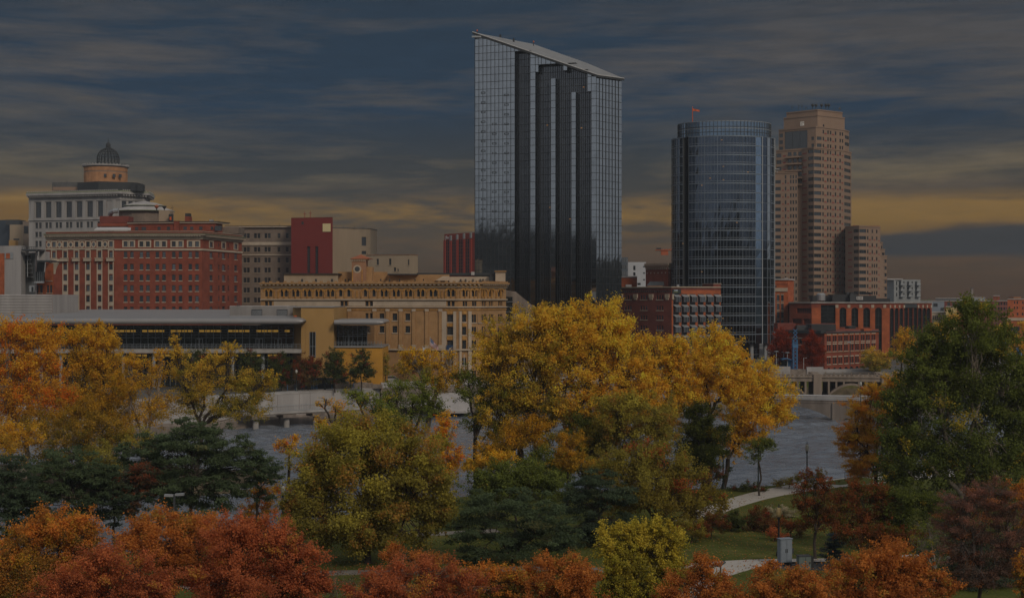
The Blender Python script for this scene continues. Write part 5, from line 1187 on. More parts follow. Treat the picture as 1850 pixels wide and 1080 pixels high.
for c in (1221.5, 1236.2, 1251, 1265.8, 1280, 1294.5):
    mb = MB(); w1.bar(mb, w1.u(c - 5.4), w1.u(c + 4.6), PZ(640, D0), PZ(531, D0), .065, .1, m_char); mb.build('bay_strip', b)  # dark strip laid on the wall behind each column of bays
    for yt in (532.3, 550.4, 568.5, 587, 605.5):
        mb = MB(); u0, u1 = w1.u(c - 3.6), w1.u(c + 5.2); z0, z1, zt = PZ(yt + 13.2, D0), PZ(yt + 4.0, D0), PZ(yt, D0)
        w1.bar(mb, u0, u1, z0, z1, .1, 1.1, g_win)
        for k in range(4): u = u0 + (u1 - u0) * k / 3; w1.bar(mb, u - .05, u + .05, z0, z1, 1.1, 1.16, m_steel)
        for z in (z0, (z0 + z1) / 2): w1.bar(mb, u0, u1, z - .05, z + .05, 1.1, 1.17, m_dgrey)
        mb.poly([w1.p(u0 - .1, z1, 1.3), w1.p(u1 + .1, z1, 1.3), w1.p(u1 - .1, zt, .1), w1.p(u0 - .5, zt, .1)], m_grey)
        mb.poly([w1.p(u0 - .1, z1, 1.3), w1.p(u0 - .5, zt, .1), w1.p(u0, z1, .1)], m_dgrey); mb.build('window_bay', b)
mb = MB(); w1.bar(mb, w1.u(1288.5), w1.u(1301.8), PZ(524, D0), PZ(512.5, D0), -6, .09, m_redd); w1.bar(mb, w1.u(1288), w1.L + .1, PZ(512.5, D0), PZ(511.5, D0), -6, .3, m_sand); mb.build('parapet_block', b)
mb = MB(); w1.bar(mb, .1, w1.u(1229), PZ(531, D0), PZ(522.3, D0), .08, .45, m_pole)
for q in ((.45, .62, .14), (.8, .97, .14), (1.05, 1.35, .10), (1.45, 1.62, .14)):
    w1.bar(mb, q[0] + .2, q[1] + .2, PZ(525.8, D0), PZ(523.6, D0), .45, .48, mat('sign_pale', (.42, .50, .58), .5))
for k in range(6): w1.bar(mb, .45 + .26 * k, .6 + .26 * k, PZ(528.2, D0), PZ(527.1, D0), .45, .48, mat('sign_olive', (.20, .22, .04), .5))
mb.build('sign_board', b)
ws = block(b, [C(1166.5, 458), C(1206, 449), C(1224, 455)], PZ(476, 450), PZ(522, 450), 14, m_red, {}, name='brick_tower')
cht = [C(1166.5, 458), C(1206, 449), C(1224, 455)]; mb = MB(); strip(mb, cht, PZ(479.5, 450), PZ(475.2, 450), -.3, .6, m_sand); strip(mb, cht, PZ(483, 450), PZ(479.5, 450), 0, .3, m_sand); dentils(mb, cht, PZ(486.5, 450), PZ(483, 450), 0, .28, .9, .45, m_sand)
for i, wq in enumerate((Wall(cht[0], cht[1]), Wall(cht[1], cht[2]))):
    n = 6 if i == 0 else 4
    for k in range(n): u = wq.L * (k + .5) / n; mb.poly([wq.p(u - .4, PZ(491.5, 450), .1), wq.p(u, PZ(495, 450), .1), wq.p(u + .4, PZ(491.5, 450), .1)], m_sand)
mb.build('tower_cornice', b)
mb = MB(); d = 445; q = [C(1168, d) + (PZ(516, d),), C(1200, d) + (PZ(516, d),), C(1199, d + 4) + (PZ(508, d),), C(1174, d + 4) + (PZ(508, d),)]; mb.poly(q, m_dgrey); mb.box(PX(1170, d), PX(1198, d), d + .1, d + 4, PZ(519, d), PZ(516, d), m_umber); mb.build('roof_canopy', b)
plain(b, 1223, 1227, 514, 521, 440, 2, m_grey, 'roof_vent')
b = bld('orange_brick_annex', 'small orange brick annex peeking out beside the mirror tower', 1135, 470)
block(b, [C(1118, 470), C(1151, 470)], PZ(501.5, 470), GZ, 10, m_redo, {}); mb = MB(); strip(mb, [C(1118, 470), C(1151, 470)], PZ(501.5, 470), PZ(499, 470), -.4, .3, m_pale); mb.build('cornice', b); plain(b, 1131, 1141, 514, 519, 460, 3, m_grey, 'roof_unit')
b = bld('white_apartment_block', 'white and slate apartment block between the mirror and curved towers', 1150, 560)
D0 = 560; w0 = Wall(C(1134.5, 560), C(1167, 560)); it = [(w0, w0.rect(1146, 4, a, z, D0)) for a, z in ((480, 488), (492, 498))] + [(w0, w0.rect(1163.5, 3.6, a, a + 2.6, D0)) for a in (480.5, 492, 504)] + [(w0, w0.rect(1154.5, 6, 511, 515, D0))]
block(b, [C(1134.5, 560), C(1167, 560)], PZ(473.5, D0), GZ, 14, mat('apartment_white', (.42, .43, .46), .7, (.2, .1)), {0: [r for _, r in it]}); windows(b, it, ST_PLN)
block(b, [C(1119, 556), C(1134.4, 556)], PZ(465, 556), GZ, 14, mat('slate_clad', (.07, .085, .105), .6), {}, name='slate_wall'); w = Wall(C(1119, 556), C(1134.4, 556))
for yt in (467, 479, 490.5):
    mb = MB(); w.bar(mb, w.u(1122), w.u(1132.5), PZ(yt + 6.5, 556), PZ(yt, 556), 0, .05, g_dark)
    for k in range(4): w.bar(mb, w.u(1122 + 3.5 * k) - .1, w.u(1122 + 3.5 * k) + .1, PZ(yt + 6.5, 556), PZ(yt, 556), .05, .12, m_grey)
    mb.build('window', b)
# orange tower crane behind the curved tower
b = bld('tower_crane', 'orange tower crane, its counter jib showing left of the curved tower', 1250, 640, 'crane')
zj = PZ(452, 640); m_crane = mat('crane_orange', (.33, .075, .02), .6); xm = PX(1262, 640)
mb = MB()
for s in (-1, 1): mb.tube([(PX(1184, 640), 640 + s, zj), (PX(1330, 640), 640 + s, zj)], .22, m_crane, 5)
mb.tube([(PX(1212, 640), 640, zj + 2), (PX(1330, 640), 640, zj + 2)], .2, m_crane, 5)
for k in range(28): x = PX(1192, 640) + k * 1.2; mb.tube([(x, 639, zj), (x + .6, 640, zj + (1.5 if x > PX(1210, 640) else .6)), (x + 1.2, 641, zj)], .11, m_crane, 4)
mb.build('jib', b)
mb = MB(); mb.box(PX(1186, 640), PX(1194, 640), 639, 641, zj - .3, zj + 1.0, m_char); mb.box(PX(1194, 640), PX(1207, 640), 639.2, 640.8, zj - 2.2, zj + .2, m_crane); mb.build('counterweight', b)
mb = MB()
for sx_ in (-.9, .9):
    for sy in (-.9, .9): mb.tube([(xm + sx_, 640 + sy, GZ), (xm + sx_, 640 + sy, zj)], .16, m_crane, 4)
for k in range(16): z = GZ + (zj - GZ) * k / 16; s = 1 if k % 2 else -1; mb.tube([(xm - s * .9, 639.1, z), (xm + s * .9, 639.1, z + (zj - GZ) / 16)], .1, m_crane, 4)
mb.build('mast', b)

# ---------------------------------------------------------------- brick buildings by the bridge
b = bld('slim_brick_block', 'slim orange brick block right of the curved tower', 1415, 480)
D0 = 480; ch = [C(1396, 481), C(1423.5, 480), C(1434, 487)]; w0 = Wall(ch[0], ch[1]); it = [(w0, w0.rect(c, 4.6, y - 5.4, y + 5.4, D0)) for c in (1405.8, 1413.4) for y in (538.3, 554, 569, 584)]
block(b, ch, PZ(506, D0), GZ, 14, m_redo, {0: [r for _, r in it]}); windows(b, it, dict(k='slim', frame=m_dgrey, glass=g_win, sill=m_cream, lintel=True))
mb = MB(); strip(mb, ch, PZ(506, D0), PZ(503.4, D0), -.4, .4, m_pale); w0.bar(mb, w0.u(1398.5), w0.u(1423), PZ(526.5, D0), PZ(520, D0), 0, .35, m_cream); w0.bar(mb, w0.u(1398.5), w0.u(1423), PZ(513.8, D0), PZ(513, D0), 0, .1, m_redd); mb.build('stone_band', b)
plain(b, 1399, 1403, 516, 519, 479.5, .4, m_char, 'wall_lamp'); plain(b, 1417, 1424, 501.5, 503.5, 483, 3, m_pale, 'roof_vent')
b = bld('arched_brick_hall', 'long red brick hall with tall arched dark windows', 1560, 450)
D0 = 448; ch = [C(1426, 455), C(1466, 449), C(1607, 446), C(1683.5, 455)]; w0, w1, w2 = [Wall(ch[i], ch[i + 1]) for i in range(3)]
big = [(w1, w1.rect(1496, 26, 550.5, 584, D0))]; arcs_ = [(w1, w1.rect(c, 11.8, 555.5, 591 if c < 1580 else 633, D0, True)) for c in (1522.8, 1544.2, 1565.6, 1587)]
nar = [(w2, w2.rect(c, 7.4, 556.5, 640, D0, c < 1634 or c > 1655)) for c in (1611.6, 1620, 1628.5, 1637.3, 1645.6, 1654, 1662, 1670, 1677.6)]
lou = [(w0, w0.rect(1452, 26, 556.5, 566, D0)), (w0, w0.rect(1439.5, 17, 576, 585, D0)), (w0, w0.rect(1458, 13, 576, 585, D0))]
al = big + arcs_ + nar + lou
block(b, ch, PZ(546.5, D0), 2.5, 30, m_red, {i: [r for w, r in al if w is ww] for i, ww in enumerate((w0, w1, w2))}, .5)
windows(b, big + arcs_ + nar, ST_BIG, .5); windows(b, lou, dict(k='lou', frame=m_redd, glass=m_char, sill=None, rails=(.25, .5, .75), mull=7), .5, 'louvre')
mb = MB(); wq = w1
for (p0, p1) in ((1466.5, 1483), (1509.5, 1516.5), (1529, 1538), (1550.5, 1559.5), (1572, 1580.6), (1593.2, 1606.5)): wq.bar(mb, max(.05, wq.u(p0)), min(wq.L - .05, wq.u(p1)), PZ(640, D0), PZ(556.4, D0), 0, .12, m_redo)
mb.build('brick_pier', b)
mb = MB(); strip(mb, ch, PZ(547.6, D0), PZ(545.4, D0), -.4, .35, m_conc); mb.build('cornice', b)
for c in (1512, 1533.6, 1555, 1576.6, 1598.2): mb = MB(); w1.bar(mb, w1.u(c - 2.6), w1.u(c + 2.6), PZ(556, D0), PZ(550.4, D0), 0, .25, m_sand); mb.build('stone_block', b)
for c in (1607.6, 1616, 1624.4, 1632.8, 1658.6, 1666.8, 1674.4, 1681.9):
    mb = MB(); w2.bar(mb, max(.03, w2.u(c - 1.2)), min(w2.L - .03, w2.u(c + 1.2)), PZ(556, D0), PZ(551, D0), 0, .25, m_sand); mb.build('stone_block', b)
mb = MB(); w2.bar(mb, w2.u(1633.5), w2.u(1656), PZ(556, D0), PZ(549, D0), 0, .2, m_dgrey); mb.build('sign_panel', b)
plain(b, 1504, 1536, 532, 545.5, 455, 7, m_char, 'roof_plant'); plain(b, 1536, 1546, 531, 545.5, 453, 7, m_dgrey, 'roof_plant'); plain(b, 1546, 1583, 534, 545.5, 456, 7, m_char, 'roof_plant'); plain(b, 1583, 1608, 539, 545.5, 458, 5, m_char, 'roof_plant'); plain(b, 1468, 1476, 536, 545.5, 457, 4, m_char, 'roof_plant'); plain(b, 1490, 1504, 534, 545.5, 458, 4, m_char, 'roof_plant')
mb = MB(); mb.lathe(C(1483, 458) + (PZ(543, 458),), [(.3, -.4), (1.4, 0), (1.45, 1.9), (.9, 2.4)], m_grey, 14)
for s in (-1, 1): x = PX(1483, 458) + s; mb.tube([(x, 458, PZ(543, 458) + .1), (x, 458, PZ(546, 458) - .4)], .12, m_grey, 4)
mb.build('water_tank', b)
for px in (1532, 1540, 1572, 1569): plain(b, px - 3, px + 3, 528, 532, 456, 2, m_char, 'roof_fan')
mb = MB(); d = 455.5
for k in range(5): x = PX(1548 + 2.6 * k, d); mb.box(x - .12, x + .12, d, d + .3, PZ(541, d), PZ(536, d), m_wht)
for y in (536, 541): mb.box(PX(1548, d), PX(1559, d), d - .02, d + .28, PZ(y, d) - .08, PZ(y, d) + .08, m_wht)
mb.build('roof_ladder', b)
b = bld('riverside_brick_mill', 'low red brick mill with paired windows and an arched ground floor', 1535, 392, zb=2.3)
D0 = 385; ch = [C(1418, 396), C(1489.5, 385), C(1587.5, 403)]; w0, w1 = Wall(ch[0], ch[1]), Wall(ch[1], ch[2]); pr, ar = [], []
for c in (1497.4, 1507.8, 1518, 1528.5, 1538.5, 1548.3, 1558.5, 1568, 1578):
    for o in (-1.9, 1.9):
        for y in (611.5, 629, 652): pr.append((w1, w1.rect(c + o, 2.7, y - 6, y + 6, D0, False)))
    ar.append((w1, w1.rect(c, 6.2, 664.5, 675, D0, True)))
for c in (1425, 1433, 1440, 1446.5):
    pr.append((w0, w0.rect(c, 4.6, 612.5, 623.5, D0)))
block(b, ch, PZ(601, D0), 2.3, 30, m_red, {0: [r for w, r in pr if w is w0], 1: [r for w, r in pr + ar if w is w1]}); windows(b, pr, dict(k='mill', frame=m_dgrey, glass=g_dark, sill=m_cream, lintel=True)); windows(b, ar, ST_ARC)
mb = MB(); wall_mesh(mb, Wall(w1.p(0, 0, .03)[:2], w1.p(w1.L, 0, .03)[:2]), PZ(607, D0), PZ(602, D0), [], m_redo); mb.build('bright_frieze', b)
mb = MB(); strip(mb, ch[1:], PZ(601.8, D0), PZ(600, D0), -.5, .45, m_dgrey); strip(mb, ch[:2], PZ(602.5, D0), PZ(597, D0), -.6, 1.4, m_char); strip(mb, ch[1:], PZ(637, D0), PZ(635.8, D0), 0, .2, m_umber); mb.build('cornice', b)
mb = MB(); wq = w1
for a in range(3): wq.bar(mb, .4, wq.L - .4, 2.4 + .0, 3.0, 0, .25, m_pale) if a == 0 else None
mb.build('stone_base', b)
plain(b, 1466, 1510, 586, 598, 398, 8, m_char, 'roof_plant'); plain(b, 1440, 1466, 588, 600, 402, 6, m_dgrey, 'roof_plant'); plain(b, 1534, 1546, 589, 594, 402, 5, m_char, 'roof_plant'); plain(b, 1405, 1438, 584, 600, 404, 6, m_redd, 'side_block'); plain(b, 1561, 1575, 594, 598, 404, 4, m_redo, 'roof_box')
b = bld('grey_apartment_block', 'pale grey apartment block with balconies right of the tan tower', 1633, 720)
D0 = 720; ch = [C(1602, 722), C(1615, 716), C(1663, 722)]; w1 = Wall(ch[1], ch[2]); it = [(w1, w1.rect(c, wd, y, y + 6.5, D0)) for c, wd in ((1626, 4), (1640.5, 4), (1655, 4), (1620, 2), (1633, 2), (1648, 2)) for y in (508.5, 518.5, 529)]
block(b, ch, PZ(505, D0), GZ, 20, mat('apartment_grey', (.24, .25, .255), .8, (.2, .2)), {1: [r for _, r in it]}); windows(b, it, ST_PLN)
for c in (1627.5, 1642, 1656.5):
    for y in (515, 525.5, 536): mb = MB(); w1.bar(mb, w1.u(c - 3.4), w1.u(c + 3.4), PZ(y + 1, D0), PZ(y, D0), 0, 1.5, m_dgrey); w1.bar(mb, w1.u(c - 3.4), w1.u(c + 3.4), PZ(y, D0), PZ(y - 3, D0), 1.4, 1.48, m_grey); mb.build('balcony', b)
plain(b, 1603, 1631, 503, 505.5, 716, 12, m_pale, 'parapet')
# far right low buildings
def low(name, label, px0, px1, yt, d, m, wins=(), style=None, back=25, extra=None, ytr=None):
    b = bld(name, label, (px0 + px1) / 2, d); ch = [C(px0, d), C(px1, d)]; w = Wall(*ch)
    it = [(w, w.rect(c, wd, a, z, d)) for c, wd, a, z in wins]
    block(b, ch, PZ(yt, d), GZ, back, m, {0: [r for _, r in it]}); 
    if it: windows(b, it, style or ST_PLN)
    mb = MB(); strip(mb, ch, PZ(yt + 1, d), PZ(yt - .4, d), -.4, .3, m_conc); mb.build('cornice', b); return b
low('cream_low_building', 'low cream building with an orange band beyond the brick hall', 1683, 1709, 564, 560, m_cream, [(1686 + 3.6 * k, 2.2, 570, 578) for k in range(6)])
low('pale_blue_warehouse', 'pale blue grey warehouse behind the low cream building', 1660, 1706, 543, 760, mat('warehouse_blue', (.20, .23, .27), .7, (.1, .2)), [(1690, 8, 548, 554), (1702, 6, 556, 562)])
low('yellow_billboard_house', 'pale yellow gabled storefront partly behind the green cottonwood', 1708.6, 1729, 553.5, 540, mat('pale_yellow', (.50, .38, .17), .8, (.2, .15)), [(1715, 7, 569, 575)])
low('long_brown_factory', 'long dark brown factory with a flat grey roof', 1706, 1800, 543, 720, m_redd, [(1714 + 9 * k, 5, 546, 553) for k in range(9)])
low('gridded_brick_warehouse', 'brick warehouse gridded with small square windows', 1795, 1822, 543, 600, mat('mottled_brick', (.20, .075, .06), .9, (.5, .3)), [(1799 + 5.2 * k, 3.4, y, y + 5) for k in range(5) for y in (546, 555, 565, 574)])
b = low('orange_brick_corner', 'bright orange brick corner building at the right edge', 1820, 1880, 540, 560, m_redo, [(1833, 2.4, 544, 549), (1838, 2.4, 544, 549), (1848, 2.4, 544, 549), (1833, 2.4, 554, 558), (1838, 2.4, 554, 558), (1848, 2.4, 554, 559), (1838.5, 3, 565, 569.5), (1847.5, 3, 565, 569.5), (1823.5, 3, 554, 558), (1823.5, 3, 564, 568)])
plain(b, 1820, 1880, 574, 579, 559.6, .4, m_sand, 'stone_band'); plain(b, 1824, 1842, 590, 602, 559.7, .3, g_dark, 'shop_window'); plain(b, 1831, 1845, 536, 540, 566, 6, m_umber, 'roof_box')
low('brick_stair_block', 'small red brick stair block with a grey side above the long factory', 1794, 1806, 534, 730, m_red, back=8)
low('grey_shed', 'low grey shed on the right horizon beyond the factory', 1735, 1780, 537, 980, m_grey)
low('slate_roof_mill', 'slate roofed mill on the right horizon', 1690, 1734, 538.5, 1050, m_dgrey)
b = bld('chimney_stack', 'lone square chimney stack on the right horizon', 1756, 1000, 'chimney'); mb = MB(); x = PX(1756, 1000); mb.hexa([(x - 1, 999, GZ), (x + 1, 999, GZ), (x + 1, 1001, GZ), (x - 1, 1001, GZ)], [(x - .72, 999.3, PZ(521.5, 1000)), (x + .72, 999.3, PZ(521.5, 1000)), (x + .72, 1000.7, PZ(521.5, 1000)), (x - .72, 1000.7, PZ(521.5, 1000))], m_concd); mb.box(x - .85, x + .85, 999.1, 1000.9, PZ(521.5, 1000), PZ(520.5, 1000), m_dgrey); mb.build('stack', b)

# ---------------------------------------------------------------- bridges
b = thing('concrete_arch_bridge', 'concrete open-spandrel arch bridge with pale balustrade', 'bridge', (PX(1480, 342), 342, 0))
w = Wall((PX(1330, 344), 344), (PX(1760, 338), 338)); wb = Wall((PX(1330, 344), 356), (PX(1760, 338), 350))
zt, zd, zw = PZ(675.5, 342), PZ(689, 342), -.8
mb = MB(); w.bar(mb, 0, w.L, zd, zd + .9, -12, .0, m_bridge); w.bar(mb, 0, w.L, zd + .9, zd + 1.05, -12.2, .25, m_bridge); mb.build('deck', b)
mb = MB(); w.bar(mb, 0, w.L, zt - .18, zt, -.3, .1, m_bridge); w.bar(mb, 0, w.L, zd + 1.05, zd + 1.25, -.25, .05, m_bridge); n = int(w.L / 1.05)
for k in range(n): u = (k + .5) * w.L / n; w.bar(mb, u - .3, u + .3, zd + 1.25, zt - .18, -.2, 0, m_bridge)
for k in range(int(w.L / 2)): u = k * 2.0 + 1; w.bar(mb, u - .12, u + .12, zt, zt + .5, -.2, 0, m_bridge)
for h in (.3, .5): w.bar(mb, 0, w.L, zt + h - .05, zt + h, -.14, -.06, m_bridge)
mb.build('balustrade', b)
for pxp in (1477, 1600):
    mb = MB(); u = w.u(pxp); w.bar(mb, u - .95, u + .95, zw, zt - .02, -12.4, .55, m_bridge); mb.build('pier', b)
spans = [(w.u(1355), w.u(1470)), (w.u(1484), w.u(1593)), (w.u(1607), w.u(1720))]
for u0, u1 in spans:
    mb = MB(); N = 24
    f = lambda t: -.2 + (zd - .35 + .2) * math.sin(math.pi * (.03 + .94 * t)) ** .8
    for k in range(N):
        t0, t1 = k / N, (k + 1) / N; a, c = u0 + (u1 - u0) * t0, u0 + (u1 - u0) * t1
        mb.hexa([w.p(a, f(t0) - .55, .02), w.p(c, f(t1) - .55, .02), w.p(c, f(t1) - .55, -12), w.p(a, f(t0) - .55, -12)], [w.p(a, f(t0), .02), w.p(c, f(t1), .02), w.p(c, f(t1), -12), w.p(a, f(t0), -12)], m_bridge)
    mb.build('arch', b); mb = MB()
    for k in range(1, 8):
        t = k / 8; 
        if f(t) > zd - .6: continue
        u = u0 + (u1 - u0) * t; w.bar(mb, u - .22, u + .22, f(t), zd, -12, -.05, m_bridge)
    mb.build('spandrel_column', b)
b = thing('white_footbridge', 'low white arched footbridge crossing the river in front of the arch bridge', 'footbridge', (PX(1480, 301), 301, 0))
w = Wall((PX(930, 314), 314), (PX(1720, 292), 292)); zt = PZ(713.5, 301); zd = PZ(721, 301)
mb = MB(); w.bar(mb, 0, w.L, zd, zt, -4, 0, m_pale); w.bar(mb, 0, w.L, zt, zt + .08, -.25, .1, m_wht); w.bar(mb, 0, w.L, zd + .28, zd + .36, 0, .05, m_grey); w.bar(mb, 0, w.L, zd - .6, zd, -3.7, -.2, m_concd); mb.build('deck', b)
for u0, u1 in ((w.u(1190), w.u(1345)), (w.u(1352), w.u(1505)), (w.u(1522), w.u(1690)), (w.u(960), w.u(1180))):
    mb = MB(); N = 26; g = lambda t: -.5 + (zd - .6 - .75 + .5) * math.sin(math.pi * (.02 + .96 * t)) ** .75
    for k in range(N):
        t0, t1 = k / N, (k + 1) / N; a, c = u0 + (u1 - u0) * t0, u0 + (u1 - u0) * t1
        mb.hexa([w.p(a, g(t0), -.3), w.p(c, g(t1), -.3), w.p(c, g(t1), -3.6), w.p(a, g(t0), -3.6)], [w.p(a, zd - .6, -.3), w.p(c, zd - .6, -.3), w.p(c, zd - .6, -3.6), w.p(a, zd - .6, -3.6)], m_concd)
    mb.build('arch', b)
for px in (1186, 1348.5, 1513.5): mb = MB(); u = w.u(px); w.bar(mb, u - 1.1, u + 1.1, -1, zd - .6, -4.2, .1, m_concd); mb.build('pier', b)

# ---------------------------------------------------------------- riverside plaza beside the bridge
mb = MB(); a = 366
mb.box(PX(1395, a), PX(1428, a), a, a + 1, 5.2, PZ(662, a), m_pale); mb.box(PX(1428, a), PX(1470, a), a + .5, a + 1, 5.2, PZ(667, a), m_stone); mb.box(PX(1458, a), PX(1488, a), a + .2, a + 1, 5.2, PZ(663, a), m_pale); mb.box(PX(1488, a), PX(1590, a), a + 3, a + 4, 4.2, PZ(668, a), m_pale)
tag(mb.build('plaza_parapet'), 'broken line of pale concrete parapets beyond the arch bridge', 'parapet')
b = thing('blue_lattice_tower', 'blue lattice steel sculpture tower by the bridge', 'sculpture', (PX(1436, 372), 372, 6)); mb = MB(); x0, x1 = PX(1432.6, 372), PX(1439.6, 372); zt = PZ(613, 372)
for x in (x0, x1):
    for y in (371.5, 372.5): mb.tube([(x, y, 6), (x, y, zt)], .16, m_blue, 5)
for k in range(11):
    z0, z1 = 6.4 + k * .98, 7.38 + k * .98; mb.tube([(x0, 371.5, z0), (x1, 371.5, z1)], .11, m_blue, 4); mb.tube([(x1, 371.5, z0), (x0, 371.5, z1)], .11, m_blue, 4)
mb.box(x0 - .2, x1 + .2, 371.2, 372.8, zt - 2.2, zt - 1.2, m_blue); mb.build('lattice', b)
b = thing('blue_pavilion', 'small blue curved roof pavilion left of the lattice tower', 'pavilion', (PX(1423, 374), 374, 6)); mb = MB(); pr = [(PX(1411 + 2.2 * k, 374), PZ(648 - 3.2 * math.sin(math.pi * k / 9) ** .8 + .35 * k, 374)) for k in range(10)]
for (xa, za), (xc, zc) in zip(pr[:-1], pr[1:]): mb.hexa([(xa, 372, za - .25), (xc, 372, zc - .25), (xc, 376, zc - .25), (xa, 376, za - .25)], [(xa, 372, za), (xc, 372, zc), (xc, 376, zc), (xa, 376, za)], m_blue)
mb.build('roof', b); mb = MB(); mb.box(PX(1422, 374), PX(1429, 374), 373, 375, 6, PZ(650, 374), m_blue); mb.box(PX(1411, 374), PX(1421, 374), 374, 375.5, 6, PZ(651, 374), g_curt); mb.build('wall', b)
# ---------------------------------------------------------------- lamps, vehicles, flags, cabinets
def globe_lamp(name, label, px, d, zb, h, group, post=m_pole, globe=m_lamp, gr=.21):
    b = thing(name, label, 'street lamp', (PX(px, d), d, zb), group); x, y = PX(px, d), d
    mb = MB(); mb.lathe((x, y, zb), [(.24, 0), (.24, .25), (.15, .5), (.085, .8), (.07, h - .6), (.12, h - .5), (.14, h - .35)], post, 8); mb.build('post', b)
    mb = MB(); mb.lathe((x, y, zb + h - .35), [(.13, 0), (gr * .9, .18), (gr, .42), (gr * .8, .68), (gr * .3, .84)], globe, 12); glb = mb.build('globe', b)
    mb = MB(); mb.lathe((x, y, zb + h + .47), [(gr * .45, 0), (.05, .1), (.025, .32)], post, 6); mb.build('finial', glb); return b
GL = 'globe lamps along the park paths'
globe_lamp('park_lamp', 'globe lamp post on a stone base under the small green branch', 1370, G(1370, 880)[1], 3.0, 5.0, GL)
mb = MB(); x, y = G(1370, 882); mb.box(x - .5, x + .5, y - .5, y + .5, 2.6, 3.05, m_sand); tag(mb.build('lamp_plinth'), 'squat sandstone plinth under the riverside lamp', 'plinth')
globe_lamp('park_lamp', 'globe lamp post standing clear against the open river', 1458, 168, 2.9, 4.7, GL)
globe_lamp('park_lamp', 'black lantern lamp post behind the grey utility cabinet', 1407, G(1407, 1004)[1], 3.0, 3.7, GL, mat('iron_black', (.015, .015, .017), .5), mat('amber_globe', (.36, .26, .12), .4), .24)
globe_lamp('park_lamp', 'globe lamp beside the leaning trunk of the yellow riverside tree', 1306.5, 167, 2.8, 4.4, GL)
globe_lamp('park_lamp', 'globe lamp poking above the olive and red oak', 1255, 170, 3, 5.6, GL)
globe_lamp('park_lamp', 'globe lamp glimpsed under the round olive maple', 700, G(700, 1003)[1], 3.0, 2.9, GL)
globe_lamp('park_lamp', 'globe lamp among the thin orange saplings behind the red maple', 511, 133, 3, 4.3, GL, gr=.2)
def far_lamp(label, px, d, yt, zb, m=m_pole, gl=m_lamp):
    globe_lamp('quay_lamp', label, px, d, zb, PZ(yt, d) - zb - .4, 'lamp posts along the far quay', m, gl, .26)
far_lamp('slim blue green lamp post left of the round quay trees', 535.5, 292, 668, 6.3)
far_lamp('slim dark lamp post behind the middle quay tree', 587, 296, 668, 6.3)
far_lamp('slim dark lamp post in front of the ochre wall', 633, 299, 668, 6.3)
far_lamp('brown globe lamp at the right end of the ochre wall', 679, 304, 664, 6.5, mat('lamp_brown', (.11, .06, .04), .6))
far_lamp('globe lamp on the footbridge approach', 1555, 290, 690, 3.2)
def plaza_lamp(label, px, d, yt, flat=True):
    b = thing('plaza_lamp', label, 'street lamp', (PX(px, d), d, 6), 'flat topped lamps on the bridge plaza'); mb = MB(); x = PX(px, d); zt = PZ(yt, d)
    mb.tube([(x, d, 6), (x, d, zt)], .07, m_wht, 6); mb.build('post', b); mb = MB(); mb.lathe((x, d, zt), [(.15, 0), (.62, .12), (.62, .24), (.2, .34)], m_grey, 12); mb.build('lamp_head', b)
plaza_lamp('leftmost flat topped lamp, in front of the left red maple', 1402.5, 374, 636); plaza_lamp('middle flat topped lamp above the blue pavilion', 1415.8, 375, 637); plaza_lamp('rightmost flat topped lamp beside the blue lattice tower', 1422.5, 373, 638)
b = thing('mast_lamp', 'tall single arm lamp mast in front of the red brick mill', 'street lamp', (PX(1536, 377), 377, 5)); mb = MB(); x = PX(1536, 377); mb.tube([(x, 377, 3), (x, 377, PZ(616, 377))], [.12, .07], m_dgrey, 6); mb.build('post', b); mb = MB(); mb.box(x - .7, x + .1, 376.8, 377.2, PZ(619, 377), PZ(616.5, 377), m_grey); mb.build('lamp_head', b)
b = thing('arm_lamp', 'white right-angled lamp mast beside the right red maple', 'street lamp', (PX(1452, 370), 370, 6)); mb = MB(); x = PX(1452, 370); mb.tube([(x, 370, 6), (x, 370, PZ(646.3, 370)), (x + .75, 370, PZ(646.3, 370))], .06, m_wht, 5); mb.build('post', b)
d = 101; b = thing('car_park_lamp', 'grey twin-headed car park lamp rising behind the red maples', 'street lamp', (PX(315, d), d, 3)); x = PX(315, d); mb = MB(); zt = PZ(893, d); mb.box(x - .07, x + .07, d - .07, d + .07, 3, zt, m_dgrey); mb.build('post', b)
for s, dz in ((-1, -.02), (1, .05)): mb = MB(); mb.hexa([(x + s * .06, d - .14, zt - .12 + dz), (x + s * .68, d - .2, zt - .1 + dz), (x + s * .68, d + .16, zt - .1 + dz), (x + s * .06, d + .14, zt - .12 + dz)][::s], [(x + s * .06, d - .14, zt + .02 + dz), (x + s * .68, d - .2, zt + .04 + dz), (x + s * .68, d + .16, zt + .06 + dz), (x + s * .06, d + .14, zt + .02 + dz)][::s], m_grey); mb.build('lamp_head', b)
# white car on the quay road
d = 317; xc = PX(703, d); zc = 6.6; b = thing('parked_car', 'pale silver hatchback at the corner of the ochre wall', 'car', (xc, d, zc)); mb = MB(); m_car = mat('silver_paint', (.42, .45, .48), .3, metal=.3)
prof = [(-2.1, .3), (-2.15, .75), (-1.9, .92), (-1.0, 1.0), (-.35, 1.48), (1.1, 1.52), (1.9, 1.05), (2.1, .9), (2.1, .3)]
for (xa, za), (xb2, zb2) in zip(prof, prof[1:] + prof[:1]): mb.poly([(xc + xa, d - .85, zc + za), (xc + xb2, d - .85, zc + zb2), (xc + xb2, d + .85, zc + zb2), (xc + xa, d + .85, zc + za)], m_car)
mb.poly([(xc + a, d - .85, zc + z) for a, z in prof], m_car); mb.poly([(xc + a, d + .85, zc + z) for a, z in prof][::-1], m_car); mb.build('body', b)
mb = MB(); mb.poly([(xc - .85, d - .86, zc + 1.0), (xc + 1.7, d - .86, zc + 1.02), (xc + 1.0, d - .86, zc + 1.42), (xc - .3, d - .86, zc + 1.4)], g_dark); mb.build('side_window', b)
